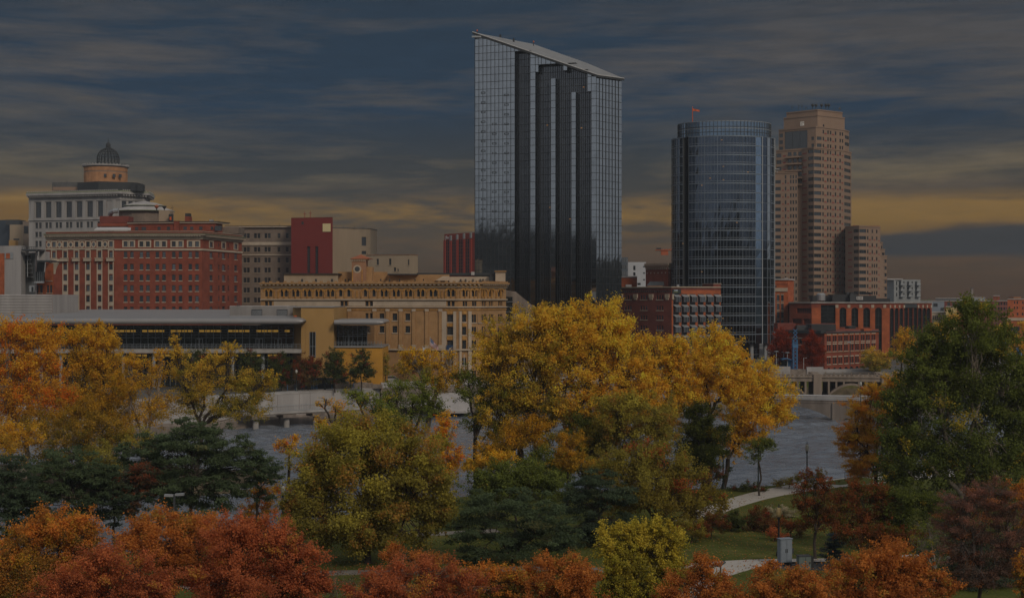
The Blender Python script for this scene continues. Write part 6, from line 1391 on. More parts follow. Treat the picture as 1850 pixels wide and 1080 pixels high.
for q in (-1.35, 1.35):
    for s in (-1, 1): mb = MB(); mb.tube([(xc + q, d + s * .72, zc + .33), (xc + q, d + s * .9, zc + .33)], .33, m_char, 14); wh = mb.build('wheel', b); mb = MB(); mb.tube([(xc + q, d + s * .89, zc + .33), (xc + q, d + s * .915, zc + .33)], .2, m_grey, 10); mb.build('rim', wh)
# flags at the hall
def pole_flag(name, label, px, d, zb, ytop, lean=0.0):
    b = thing(name, label, 'flagpole', (PX(px, d), d, zb)); x = PX(px, d); zt = PZ(ytop, d); mb = MB(); mb.tube([(x, d, zb), (x + lean, d, zt)], [.1, .05], m_wht, 6); mb.lathe((x + lean, d, zt), [(.02, 0), (.1, .1), (.02, .2)], m_goldw, 6); mb.build('pole', b); return b, x + lean, zt
b, x, zt = pole_flag('national_flag', 'stars and stripes flag drooping on a pole before the gold hall', 777, 318, 6.6, 608)
m_fr, m_fw, m_fb = mat('flag_red', (.30, .03, .03), .8), mat('flag_white', (.5, .5, .5), .8), mat('flag_blue', (.03, .06, .16), .8)
mb = MB(); n = 13
for i in range(10):
    a0, a1 = i / 10, (i + 1) / 10
    for j in range(n):
        def P_(a, j_): 
            return (x + .1 + 1.75 * a, 318 - .15 + .22 * math.sin(a * 7 + .3 * j_), zt - .2 - 1.9 * a ** .85 - j_ * (1.75 - .75 * a) / n)
        mb.poly([P_(a0, j + 1), P_(a1, j + 1), P_(a1, j), P_(a0, j)], m_fb if (a1 < .45 and j < 7) else (m_fr if j % 2 == 0 else m_fw))
for sy in range(4):
    for sx_ in range(4): q = (x + .25 + .17 * sx_, 317.55, zt - .55 - .2 * sx_ - .2 * sy); mb.poly([(q[0] - .035, q[1], q[2] - .035), (q[0] + .035, q[1], q[2] - .035), (q[0] + .035, q[1], q[2] + .035), (q[0] - .035, q[1], q[2] + .035)], m_fw)
mb.build('flag', b)
b, x, zt = pole_flag('white_flag', 'furled white flag on a pole left of the stars and stripes', 764, 318, 6.6, 625)
mb = MB(); mb.poly([(x, 318, zt - .2), (x + .7, 317.8, zt - .5), (x + .75, 318, zt - 1.3), (x + .3, 318.2, zt - 2.2), (x, 318, zt - 1.8)], m_fw); mb.build('flag', b)
pole_flag('bare_flagpole', 'bare white flagpole at the hall corner', 838.5, 316, 6.6, 640)
b = thing('blue_slide', 'bright blue tube glimpsed among yellow leaves at the right edge', 'slide', (PX(1841, 300), 300, 6)); mb = MB(); mb.tube([C(1837, 300) + (PZ(629, 300),), C(1845, 300) + (PZ(642, 300),)], .32, mat('slide_blue', (.06, .16, .42), .4), 8); mb.tube([C(1841, 300.5) + (PZ(636, 300),), C(1841, 300.5) + (6,)], .1, m_pole, 6); mb.build('tube', b)
# utility cabinets, viewing scope
x, y = G(1421, 1022); b = thing('utility_cabinet', 'tall grey double-door electrical cabinet on the lawn path', 'cabinet', (x, y, 3)); s = y / F; hw = 11.2 * s; m_cab = mat('cabinet_grey', (.19, .22, .26), .5, (1.5, .12))
w = Wall((x - hw, y - .1), (x + hw, y + .25)); h = (1019 - 977) * s
mb = MB(); w.bar(mb, 0, w.L, 3.28, 3.28 + h, -.55, 0, m_cab); w.bar(mb, -.05, w.L + .05, 3.28 + h, 3.34 + h, -.6, .06, m_cab); mb.build('body', b)
for k in (0, 1): mb = MB(); w.bar(mb, .04 + k * w.L / 2, w.L / 2 * (k + 1) - .03, 3.34, 3.22 + h, .0, .035, m_cab); dr = mb.build('door', b); mb = MB(); w.bar(mb, w.L / 2 - .1 + k * .14, w.L / 2 - .06 + k * .14, 3.3 + h * .42, 3.3 + h * .58, .036, .08, m_char); mb.build('handle', dr)
for u in (.15, w.L - .15): mb = MB(); w.bar(mb, u - .12, u + .12, 2.95, 3.28, -.5, -.02, m_dgrey); mb.build('leg', b)
mb = MB(); w.bar(mb, w.L + .0, w.L + .22, 3.28 + h * .35, 3.28 + h * .58, -.45, -.15, m_dgrey); mb.build('meter_box', b)
x, y = G(1455, 1029); b = thing('utility_box', 'short grey green transformer box right of the tall cabinet', 'cabinet', (x, y, 3)); s = y / F; h = 24 * s
w = Wall((x - 11 * s, y), (x + 11 * s, y + .15)); mb = MB(); w.bar(mb, 0, w.L, 3, 3 + h, -.7, 0, mat('box_green', (.12, .15, .145), .55, (1, .2))); w.bar(mb, -.04, w.L + .04, 3 + h, 3.05 + h, -.75, .05, m_dgrey); mb.build('body', b)
mb = MB(); w.bar(mb, w.L * .52, w.L * .55, 3.08, 2.95 + h, 0, .03, m_dgrey); w.bar(mb, w.L * .85, w.L * .93, 3 + h * .45, 3 + h * .6, 0, .06, m_char); mb.build('door_latch', b)
mb = MB(); w.bar(mb, w.L + .02, w.L + .28, 3.1, 2.97 + h, -.6, -.15, m_char); mb.build('side_unit', b)
mb = MB(); q = [G(1383, 1020), G(1395, 1027), G(1500, 1030), G(1560, 1022), G(1520, 1014), G(1400, 1015)]; mb.prism(q[::-1][::-1], 2.95, 3.02, m_asph); tag(mb.build('cabinet_pad'), 'dark gravel pad under the utility cabinets', 'pad', kind='structure')
mb = MB(); a, c = G(1381, 1019.5), G(1408, 1026); w = Wall(a, c); w.bar(mb, 0, w.L, 2.9, 3.16, -.25, 0, m_conc); tag(mb.build('kerb_stone'), 'pale kerb stone at the cabinet pad corner', 'kerb')
x, y = G(1302, 1046); b = thing('viewing_scope', 'dark coin-style viewing scope on a post by the side path', 'telescope', (x, y, 3)); mb = MB(); mb.lathe((x, y, 3), [(.2, 0), (.2, .06), (.06, .12), (.055, 1.0), (.1, 1.06)], m_pole, 8); mb.build('post', b)
mb = MB(); mb.tube([(x - .28, y - .1, 4.08), (x + .02, y, 4.2), (x + .36, y + .1, 4.38)], [.09, .14, .12], m_dgrey, 8); mb.tube([(x - .05, y, 4.02), (x + .02, y, 4.2)], .1, m_dgrey, 6); mb.build('scope_head', b)
# railing on the river path
mb = MB(); a, c = G(1526, 868), G(1572, 860); w = Wall(a, c); n = int(w.L / .28)
for k in range(n + 1): u = w.L * k / n; w.bar(mb, u - .02, u + .02, 3, 4.05, 0, .04, m_dgrey)
for h in (4.0, 3.15): w.bar(mb, 0, w.L, h, h + .05, 0, .05, m_dgrey)
tag(mb.build('path_railing'), 'short dark metal railing on the riverside path', 'railing')
# ---------------------------------------------------------------- trees and shrubs
def leaf_mat():
    m = bpy.data.materials.new('leaves'); m.use_nodes = True; nt = m.node_tree; nt.nodes.clear()
    at = nt.nodes.new('ShaderNodeAttribute'); at.attribute_name = 'leaf_tint'
    df = nt.nodes.new('ShaderNodeBsdfDiffuse'); tr = nt.nodes.new('ShaderNodeBsdfTranslucent'); mx = nt.nodes.new('ShaderNodeMixShader'); mx.inputs[0].default_value = .48
    nt.links.new(at.outputs['Color'], df.inputs[0]); nt.links.new(at.outputs['Color'], tr.inputs[0])
    nt.links.new(df.outputs[0], mx.inputs[1]); nt.links.new(tr.outputs[0], mx.inputs[2])
    o = nt.nodes.new('ShaderNodeOutputMaterial'); nt.links.new(mx.outputs[0], o.inputs[0]); return m
M_LEAF = leaf_mat()
def leaf_mesh(name, cen, nrm, L, W, colr, rng, m=M_LEAF):
    """one small folded blade per centre"""
    n = len(cen); a = rng.normal(size=(n, 3)); u = np.cross(nrm, a); u /= np.linalg.norm(u, axis=1)[:, None] + 1e-9; v = np.cross(nrm, u)
    L = L[:, None]; W = W[:, None]
    V = np.stack([cen - u * L / 2, cen + v * W / 2 + nrm * W * .15, cen + u * L / 2, cen - v * W / 2 + nrm * W * .15], 1).reshape(-1, 3)
    me = bpy.data.meshes.new(name); me.vertices.add(n * 4); me.vertices.foreach_set('co', V.astype(np.float32).ravel())
    me.loops.add(n * 4); me.loops.foreach_set('vertex_index', np.arange(n * 4, dtype=np.int32))
    me.polygons.add(n); me.polygons.foreach_set('loop_start', np.arange(0, n * 4, 4, dtype=np.int32))
    at = me.attributes.new('leaf_tint', 'FLOAT_COLOR', 'FACE'); at.data.foreach_set('color', np.concatenate([colr, np.ones((n, 1))], 1).astype(np.float32).ravel())
    me.materials.append(m); me.update(calc_edges=True); return me

PAL = dict(shade=((.008, .010, .006), (.013, .016, .010), (.02, .02, .01), .1),  # low colour, high colour, accent, accent share
    gold=((.44, .235, .028), (.50, .280, .030), (.50, .215, .02), .14), goldgreen=((.12, .115, .02), (.42, .245, .030), (.18, .14, .02), .20),
    orange=((.30, .16, .022), (.47, .235, .020), (.44, .12, .014), .22), amber=((.22, .15, .022), (.46, .23, .018), (.32, .20, .02), .20),
    olive=((.095, .080, .018), (.135, .112, .018), (.15, .082, .018), .16), oakred=((.13, .095, .018), (.15, .125, .022), (.22, .06, .018), .12),
    green=((.058, .072, .018), (.080, .092, .020), (.20, .15, .02), .05), leafy=((.075, .095, .018), (.11, .125, .022), (.24, .18, .02), .08),
    pine=((.026, .036, .019), (.036, .048, .024), (.05, .05, .022), .05), pined=((.020, .028, .018), (.027, .037, .021), (.032, .038, .02), .1),
    red=((.225, .066, .030), (.30, .095, .036), (.29, .14, .03), .10), redor=((.25, .086, .026), (.34, .130, .030), (.25, .15, .03), .16),
    orgreen=((.10, .085, .022), (.40, .150, .028), (.28, .16, .02), .18), mapler=((.27, .040, .012), (.36, .048, .012), (.20, .04, .014), .2),
    rust=((.085, .055, .03), (.16, .05, .024), (.07, .055, .03), .3), purple=((.080, .055, .042), (.15, .070, .050), (.20, .08, .03), .14),
    yellow=((.17, .155, .025), (.43, .335, .045), (.30, .26, .03), .15), dred=((.085, .045, .020), (.17, .052, .018), (.10, .08, .018), .3),
    spruce=((.035, .050, .055), (.05, .068, .075), (.05, .06, .06), .1), feather=((.28, .145, .022), (.36, .205, .026), (.40, .14, .02), .2),
    pear=((.040, .050, .018), (.058, .066, .02), (.16, .035, .018), .10), pearr=((.055, .055, .02), (.12, .05, .02), (.20, .035, .018), .25), grassy=((.20, .17, .08), (.48, .42, .30), (.3, .25, .12), .2))
GAIN = dict(shade=1,gold=1.95, goldgreen=2.0, orange=1.85, amber=1.95, olive=2.9, oakred=2.0, green=2.1, leafy=2.1, pine=3.2, pined=3.2, red=1.85, redor=1.75, orgreen=1.7, mapler=.9, rust=1.5, purple=2.0, yellow=1.4, dred=1.5, feather=2.3, pear=1.7, pearr=1.7, spruce=1.4, grassy=1)
PAL = {k: tuple(tuple(min(.88, c * GAIN[k]) for c in q) if isinstance(q, tuple) else q for q in v) for k, v in PAL.items()}
N_LEAVES = 0
def tree(label, px, d, lobes, pal, kind='broad', name='broadleaf_tree', cat='tree', leaf=.34, dens=1.0, trunk=None, bark=m_bark, py0=None, group=None, fill=.5, spread=.26, twigs=1.0, zb=None, seed=None, forks=None, bare=0, gain=1.0):
    """lobes: (px, py, rx, ry[, depth shift in rx]) crown masses as seen in the photo, standing at distance d"""
    global N_LEAVES
    sd_ = seed if seed is not None else (abs(hash((px, d))) % 9999)
    rng = np.random.default_rng(int(px * 7 + d * 13)); s = d / F
    x0 = PX(px, d); z0 = zb if zb is not None else gz(x0, d)
    root = thing(name, label, cat, (x0, d, z0 - .1), group); base = np.array([x0, d, z0 - .15])
    cs, rs = [], []
    for l in lobes:
        sh = l[4] if len(l) > 4 else rng.uniform(-.45, .45)
        cs.append([PX(l[0], d), d + sh * l[2] * s, PZ(l[1], d)]); rs.append([l[2] * s * 1.14, l[2] * s * 1.08, l[3] * s * 1.14])
    cs, rs = np.array(cs), np.array(rs); top = (cs[:, 2] + rs[:, 2]).max(); bot = (cs[:, 2] - rs[:, 2]).min()
    # leaf clusters fill the crown, most of them near its skin
    clus, crad, lob = [], [], []
    for i in range(len(cs)):
        mr = rs[i].mean(); vol = rs[i].prod(); cr = max(.32, min(spread * mr, 1.5))
        n = int(max(9, 2.1 * fill * 2.2 * (rs[i][0] * rs[i][2]) / cr ** 2 * 1.25))
        v = rng.normal(size=(n, 3)); v /= np.linalg.norm(v, axis=1)[:, None]
        if kind == 'broad': v[:, 2] = np.abs(v[:, 2]) * np.where(rng.random(n) < .62, 1, -1)
        r = rng.random(n) ** .38 * (1 - .35 * cr / mr); ou = rng.random(n) < .24; r = np.where(ou, rng.uniform(.9, 1.17, n), r)
        clus.append(cs[i] + v * r[:, None] * rs[i]); crad.append(cr * np.where(ou, rng.uniform(.4, .75, n), rng.uniform(.65, 1.2, n))); lob += [i] * n
    clus = np.concatenate(clus); crad = np.concatenate(crad); lob = np.array(lob)
    leaf *= .56; area = (rs[:, 0] * rs[:, 2]).sum() * math.pi
    thin = {'pine': .42, 'broad': 1.0, 'feather': .55, 'spruce': .4}[kind]
    n = int(min(150000, max(300, dens * 6.6 * area / (leaf * leaf * .62 * thin))))
    wgt = crad ** 2; wgt /= wgt.sum(); ci = rng.choice(len(clus), n, p=wgt)
    off = np.clip(rng.normal(size=(n, 3)) * .5, -1.35, 1.35)
    ax_ = (clus - cs[lob]) / rs[lob] + np.array([0, 0, .45]) + rng.normal(size=clus.shape) * .35; ax_ /= np.linalg.norm(ax_, axis=1)[:, None]
    if kind in ('broad', 'feather'): off = off * .78 + ax_[ci] * (rng.normal(size=n) * .62)[:, None]
    flat = {'pine': .38, 'broad': .9, 'feather': .6, 'spruce': .35}[kind]
    P = clus[ci] + off * crad[ci][:, None] * np.array([1.12, 1.12, flat]); P[:, 2] = np.maximum(P[:, 2], z0 + .15)
    outw = (P - cs[lob[ci]]) / rs[lob[ci]]; nr = rng.normal(size=(n, 3)) * .8 + outw * .55 + np.array([0, 0, .55]); nr /= np.linalg.norm(nr, axis=1)[:, None]
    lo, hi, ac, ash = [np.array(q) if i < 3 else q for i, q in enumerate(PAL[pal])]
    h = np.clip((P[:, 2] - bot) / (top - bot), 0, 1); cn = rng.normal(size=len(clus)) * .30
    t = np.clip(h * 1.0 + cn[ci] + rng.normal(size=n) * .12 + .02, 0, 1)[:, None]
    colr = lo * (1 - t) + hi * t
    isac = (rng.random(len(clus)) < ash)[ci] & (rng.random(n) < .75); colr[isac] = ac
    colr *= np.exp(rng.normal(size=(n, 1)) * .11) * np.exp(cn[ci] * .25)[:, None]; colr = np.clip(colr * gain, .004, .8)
    L = leaf * rng.uniform(.7, 1.35, n); W = L * ({'pine': .26, 'broad': .66, 'feather': .34, 'spruce': .22}[kind])
    if bare < 1:
        me = leaf_mesh('crown', P - base - np.array([0, 0, .05]), nr, L, W, colr, rng); o = bpy.data.objects.new('crown', me); COL.objects.link(o); o.parent = root; o.location = (0, 0, -.0)
        N_LEAVES += n
    # trunk, limbs and twigs
    mb = MB(); H = top - z0; r0 = trunk if trunk else max(.07, .017 * H)
    nf = forks or (2 if len(cs) > 3 else 1)
    if kind in ('spruce',): nf = 1
    order = np.argsort(cs[:, 0]); groups = np.array_split(order, nf)
    fork_z = z0 + max(.5, (bot - z0) * .8 + .06 * H)
    fork = base + np.array([(cs[:, 0].mean() - x0) * .18, 0, fork_z - base[2]])
    def bend(a, b, k, sag):
        a, b = np.array(a), np.array(b); pts = []; j = rng.normal(size=(k + 1, 3)) * np.linalg.norm(b - a) * .035
        for q in range(k + 1):
            f = q / k; p = a * (1 - f) + b * f; p[2] += sag * math.sin(math.pi * f) * np.linalg.norm(b - a); pts.append(tuple(p + (j[q] if 0 < q < k else 0)))
        return pts
    mb.tube(bend(base - [0, 0, .3], fork, 3, 0), [r0 * 1.25, r0, r0 * .92, r0 * .86], bark, 8)
    for g in groups:
        if not len(g): continue
        gc = cs[g].mean(0); mid = np.array([gc[0], gc[1], max(fork[2] + .3, gc[2] - rs[g][:, 2].mean() * .35)])
        mid = fork + (mid - fork) * .8
        mb.tube(bend(fork, mid, 4, .05), list(np.linspace(r0 * (.8 if nf == 1 else .62), r0 * .42, 5)), bark, 7)
        for i in g:
            e = cs[i] + np.array([0, 0, rs[i][2] * .25]); st = mid if np.linalg.norm(e - mid) > .4 else fork
            mb.tube(bend(st, e, 4, .06), list(np.linspace(r0 * .36, r0 * .12, 5)), bark, 6)
            own = np.where(lob == i)[0]; k = min(len(own), int(16 * twigs + 3))
            for c in rng.choice(own, k, replace=False):
                f = rng.random(); src = np.array(st) * (1 - f) + e * f
                mb.tube(bend(src, clus[c], 3, .08), [r0 * .15, r0 * .11, r0 * .075, r0 * .035], bark, 4)
                if bare:
                    for q in range(6):
                        tip = clus[c] + rng.normal(size=3) * crad[c] * 1.1; mb.tube(bend(src * .35 + clus[c] * .65, tip, 2, .05), [r0 * .06, r0 * .045, r0 * .02], bark, 3)
    mb.build('trunk', root, smooth=True)
    return root
def shrub(label, px, d, lobes, pal, leaf=.22, dens=1.0, name='shrub', kind='broad', **k): return tree(label, px, d, lobes, pal, kind, name, 'shrub', leaf, dens, twigs=.3, trunk=.05, **k)

# --- trees of the strip of land on the left
tree('tall orange cottonwood with pale stems at the left edge', 48, 190, [(20, 610, 34, 40), (60, 612, 42, 36), (20, 680, 50, 44), (85, 660, 38, 40), (60, 730, 58, 40), (15, 760, 44, 40), (-30, 680, 40, 60), (105, 715, 40, 40)], 'orange', forks=3, bark=m_barkp, dens=.72, leaf=.4)
tree('bright golden cottonwood right of the orange one', 165, 194, [(190, 628, 30, 38), (165, 615, 32, 30), (150, 660, 36, 34), (190, 680, 34, 40), (140, 720, 40, 36), (195, 730, 38, 34), (125, 612, 18, 22)], 'amber', forks=2, dens=.8, leaf=.38)
tree('thin yellow tree with bare pale limbs in front of the glass hall', 258, 192, [(240, 655, 20, 18), (275, 680, 26, 28), (235, 700, 30, 26), (290, 640, 12, 14), (262, 745, 44, 30), (225, 760, 34, 26), (300, 735, 28, 26)], 'amber', forks=3, bark=m_barkp, dens=.5, leaf=.34, spread=.3)
tree('spreading yellow cottonwood with several crown masses below the glass hall', 356, 192, [(322, 640, 17, 16), (312, 617, 10, 10), (345, 680, 36, 28), (395, 655, 26, 22), (418, 630, 18, 13), (372, 705, 34, 26), (425, 690, 34, 24), (470, 700, 30, 24), (448, 735, 42, 26), (485, 680, 16, 14), (340, 730, 30, 30), (400, 740, 40, 22)], 'goldgreen', forks=4, dens=.62, leaf=.34)
tree('small orange sapling low at the left edge', 22, 178, [(20, 815, 38, 30), (-15, 790, 36, 36), (50, 790, 28, 24)], 'amber', dens=.6, leaf=.34)
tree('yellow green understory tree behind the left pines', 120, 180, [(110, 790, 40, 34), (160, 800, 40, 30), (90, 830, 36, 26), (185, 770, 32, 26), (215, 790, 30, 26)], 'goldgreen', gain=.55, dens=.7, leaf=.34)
tree('olive brown understory tree left of the broad dark pine', 214, 178, [(205, 820, 40, 26), (250, 800, 34, 26), (170, 840, 34, 22)], 'olive', dens=.7, leaf=.34)
# --- pines on the near bank, left
tree('broad dark pine in the left middle', 345, 130, [(350, 775, 40, 22), (300, 800, 52, 24), (390, 795, 52, 24), (345, 820, 82, 26), (265, 830, 44, 22), (435, 825, 46, 24), (470, 845, 34, 18), (330, 860, 84, 26), (410, 870, 60, 24), (280, 885, 56, 24), (365, 905, 74, 24), (232, 815, 24, 16)], 'pine', 'pine', 'pine_tree', leaf=.62, forks=1, dens=1.15)
tree('dark pine left of the broad one with a rounded top', 128, 124, [(130, 830, 46, 22), (95, 850, 46, 22), (165, 850, 44, 22), (125, 875, 70, 24), (75, 890, 50, 22), (170, 890, 44, 24), (110, 920, 66, 26)], 'pine', 'pine', 'pine_tree', leaf=.62, forks=1, dens=1.1)
tree('dark pine cut by the left edge above the orange maple', 10, 118, [(15, 850, 46, 26), (-15, 880, 50, 26), (40, 895, 42, 24), (10, 925, 56, 30), (30, 955, 44, 24)], 'pined', 'pine', 'pine_tree', leaf=.62, forks=1, dens=1.1)
tree('gaunt rust tinged pine with bare lower branches', 242, 126, [(255, 850, 34, 18), (225, 868, 28, 18), (268, 875, 26, 16), (235, 905, 34, 18)], 'rust', 'pine', 'pine_tree', leaf=.5, dens=.6, bare=.5, forks=1, twigs=1.6)
tree('thin tall pine right of the broad one over the orange saplings', 462, 134, [(475, 838, 34, 16), (490, 862, 22, 12), (450, 870, 26, 14), (480, 895, 26, 10)], 'pine', 'pine', 'pine_tree', leaf=.55, dens=.8, forks=1)
for lab, px, lob in (('orange leaved sapling with thin stems right of the broad pine', 466, [(470, 890, 24, 22), (450, 925, 22, 22), (485, 925, 20, 22)]), ('second thin orange sapling beside the globe lamp', 515, [(505, 880, 14, 14), (525, 915, 18, 20), (540, 885, 10, 14)])):
    tree(lab, px, 136, lob, 'orange', 'feather', 'sapling', leaf=.36, dens=.55, forks=3, twigs=1.4, bare=.3)
tree('small orange tree by the river left of the round maple', 523, 138, [(522, 808, 16, 14), (535, 795, 10, 10), (505, 800, 10, 9)], 'orange', leaf=.32, dens=.6, name='sapling')
# --- centre
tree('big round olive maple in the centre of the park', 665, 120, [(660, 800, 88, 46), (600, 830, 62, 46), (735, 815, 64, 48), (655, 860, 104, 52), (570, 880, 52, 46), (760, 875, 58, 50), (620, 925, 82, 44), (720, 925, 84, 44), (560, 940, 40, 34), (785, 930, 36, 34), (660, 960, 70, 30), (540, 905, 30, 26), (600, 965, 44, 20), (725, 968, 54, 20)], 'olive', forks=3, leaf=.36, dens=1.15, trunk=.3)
tree('bright orange maple peeking out behind the round olive maple', 806, 150, [(805, 765, 18, 22), (795, 800, 28, 26), (815, 830, 22, 26), (800, 850, 26, 24)], 'orange', leaf=.3, dens=.8)
for lab, px, d, lob, pal, dn, bk in (
    ('sparse green locust in front of the pale quay wall', 668, 155, [(660, 722, 30, 14), (635, 712, 18, 10), (690, 735, 30, 16), (700, 755, 26, 14)], 'leafy', .55, m_bark),
    ('green locust with layered branches right of the pale quay wall', 745, 163, [(720, 700, 26, 14), (760, 690, 32, 14), (700, 720, 24, 14), (750, 720, 40, 16), (735, 745, 42, 16), (780, 735, 26, 18), (715, 765, 30, 14)], 'leafy', .6, m_bark),
    ('sparse yellow tree with a white trunk before the gold hall', 775, 165, [(745, 640, 24, 14), (775, 650, 26, 18), (805, 665, 24, 18), (740, 662, 22, 14), (815, 640, 14, 10), (825, 685, 22, 16), (790, 690, 30, 18)], 'amber', .5, m_barkp),
    ('leaning dark stemmed green tree over the river', 858, 164, [(845, 680, 24, 20), (880, 690, 26, 22), (850, 715, 28, 18), (880, 730, 24, 18), (855, 760, 22, 18)], 'leafy', .55, m_bark),
    ('rusty half bare sapling before the river walkway', 607, 147, [(590, 722, 14, 8), (607, 735, 20, 10), (575, 730, 10, 7), (625, 748, 14, 8)], 'feather', .32, m_bark),
    ('small orange bush tree below the walkway piers', 585, 144, [(575, 765, 14, 10), (590, 778, 16, 12)], 'amber', .6, m_bark)):
    tree(lab, px, d, lob, pal, leaf=.32, dens=dn, bark=bk, forks=3, twigs=1.3)
tree('tall yellow green cottonwood with a dark forked trunk', 940, 163, [(905, 610, 40, 34), (965, 590, 46, 38), (930, 650, 52, 36), (985, 640, 44, 36), (880, 650, 30, 30), (910, 700, 48, 34), (975, 695, 46, 34), (940, 740, 52, 32), (890, 745, 34, 28), (985, 570, 24, 22), (905, 790, 36, 26), (965, 785, 40, 28), (1000, 740, 36, 30)], 'goldgreen', forks=4, leaf=.38, dens=.88, trunk=.42)
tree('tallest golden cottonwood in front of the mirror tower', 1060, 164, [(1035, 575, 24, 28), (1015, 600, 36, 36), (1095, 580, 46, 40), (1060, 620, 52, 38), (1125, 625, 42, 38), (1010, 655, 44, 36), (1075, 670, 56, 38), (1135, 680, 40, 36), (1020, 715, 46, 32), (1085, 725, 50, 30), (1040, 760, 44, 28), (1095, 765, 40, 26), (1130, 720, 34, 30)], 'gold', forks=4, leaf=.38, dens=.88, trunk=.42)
tree('golden cottonwood between the two tall ones', 1190, 165, [(1180, 635, 36, 30), (1210, 660, 34, 30), (1165, 670, 34, 30), (1215, 625, 22, 20), (1190, 705, 42, 30), (1160, 735, 40, 28), (1215, 745, 34, 28), (1232, 665, 24, 36), (1238, 715, 26, 34), (1228, 632, 18, 22)], 'gold', leaf=.36, dens=.85, forks=3)
tree('bright yellow rounded tree before the curved tower', 1278, 167, [(1285, 622, 36, 32), (1322, 638, 28, 30), (1260, 650, 32, 32), (1300, 670, 48, 34), (1340, 660, 22, 26), (1270, 705, 44, 30), (1320, 710, 34, 26)], 'gold', leaf=.36, dens=.9, forks=3)
tree('leaning yellow riverside tree with a green lower skirt', 1304, 169, [(1385, 675, 28, 26), (1350, 700, 40, 32), (1405, 715, 34, 32), (1370, 745, 48, 30), (1330, 760, 36, 28), (1412, 755, 22, 22), (1320, 805, 28, 24), (1360, 790, 30, 18)], 'gold', leaf=.36, dens=.88, forks=2, trunk=.28)
tree('small green tree hanging over the riverside lamp', 1372, 161, [(1372, 808, 26, 13), (1388, 800, 14, 10), (1362, 826, 12, 9)], 'green', leaf=.28, dens=.8, name='sapling')
tree('olive green leafy tree below the golden crowns', 1140, 156, [(1120, 740, 44, 34), (1180, 750, 44, 36), (1150, 790, 54, 30), (1100, 775, 34, 26), (1205, 790, 30, 26)], 'olive', leaf=.34, dens=.95, forks=2)
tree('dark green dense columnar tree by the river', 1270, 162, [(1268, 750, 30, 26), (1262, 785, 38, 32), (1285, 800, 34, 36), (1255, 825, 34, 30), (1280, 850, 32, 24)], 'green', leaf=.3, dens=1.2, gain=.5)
tree('olive amber understory tree beneath the forked cottonwood', 935, 158, [(930, 790, 40, 24), (960, 780, 34, 26), (900, 815, 34, 20)], 'amber', gain=.65, leaf=.32, dens=.85)
tree('dark green understory tree behind the oak', 1072, 162, [(1065, 800, 34, 24), (1090, 790, 26, 24), (1050, 770, 30, 24)], 'green', leaf=.32, dens=1)
tree('orange brown understory tree left of the oak', 1025, 152, [(1030, 800, 28, 22), (1015, 830, 26, 24), (1042, 835, 26, 20)], 'amber', gain=.7, leaf=.3, dens=.75)
tree('yellow leaved small tree at the top of the dark round tree', 888, 145, [(880, 832, 30, 15), (915, 828, 26, 13), (850, 845, 20, 12)], 'amber', leaf=.28, dens=.8)
tree('dark green rounded tree behind the layered pine', 930, 134, [(900, 862, 42, 26), (955, 860, 48, 26), (925, 885, 70, 30), (995, 880, 36, 24), (870, 885, 34, 26)], 'green', leaf=.34, dens=1.15, forks=2)
tree('layered dark pine with drooping flat boughs', 925, 120, [(920, 900, 66, 20), (870, 925, 56, 20), (975, 925, 60, 20), (920, 945, 92, 22), (850, 965, 46, 20), (990, 960, 54, 20), (920, 980, 84, 20), (870, 1000, 44, 12), (1010, 985, 40, 16)], 'pine', 'pine', 'pine_tree', leaf=.55, forks=2, dens=1.1)
tree('dark blue green pine left of the oak', 1082, 128, [(1080, 865, 40, 18), (1050, 890, 46, 20), (1110, 890, 40, 20), (1075, 920, 66, 22), (1120, 945, 40, 20), (1050, 955, 48, 20), (1090, 975, 48, 16)], 'pined', 'pine', 'pine_tree', leaf=.55, forks=1, dens=1.1)
tree('spreading oak with olive leaves flecked red', 1185, 138, [(1150, 825, 54, 26), (1200, 840, 52, 30), (1110, 850, 40, 26), (1165, 870, 78, 32), (1235, 870, 44, 30), (1270, 905, 40, 26), (1195, 910, 72, 26), (1130, 905, 40, 28), (1250, 935, 34, 16)], 'oakred', forks=4, leaf=.33, dens=1.0, trunk=.3)
tree('small red maple sprig beside the globe lamp over the oak', 1234, 146, [(1234, 828, 11, 11), (1228, 836, 8, 7)], 'mapler', leaf=.26, dens=1, name='sapling')
tree('half bare reddish sapling left of the leaning yellow tree', 1282, 161, [(1280, 862, 20, 16), (1298, 852, 10, 10)], 'rust', 'feather', 'sapling', leaf=.3, dens=.4, bare=.3, forks=3)
tree('olive yellow bush tree at the river edge under the tallest cottonwood', 1062, 160, [(1050, 800, 40, 26), (1085, 820, 40, 28), (1030, 840, 36, 24), (1070, 850, 44, 22)], 'olive', leaf=.32, dens=1)
tree('amber undergrowth tree at the river edge left of the forked trunk', 895, 160, [(880, 815, 26, 18), (900, 835, 30, 18), (860, 840, 20, 14)], 'amber', leaf=.3, dens=.8)
tree('green undergrowth tree between the forked trunk and the oak', 1000, 158, [(985, 830, 34, 22), (1010, 850, 34, 20), (965, 850, 30, 20)], 'leafy', leaf=.32, dens=1)
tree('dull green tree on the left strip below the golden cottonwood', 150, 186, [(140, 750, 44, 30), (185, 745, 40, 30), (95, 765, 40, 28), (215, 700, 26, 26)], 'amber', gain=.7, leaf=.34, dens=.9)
tree('dark bushy pine filling the gap between the two left pines', 205, 125, [(205, 870, 40, 22), (180, 900, 46, 22), (230, 905, 40, 20), (200, 930, 50, 18)], 'pined', 'pine', 'pine_tree', leaf=.55, dens=1, forks=1)
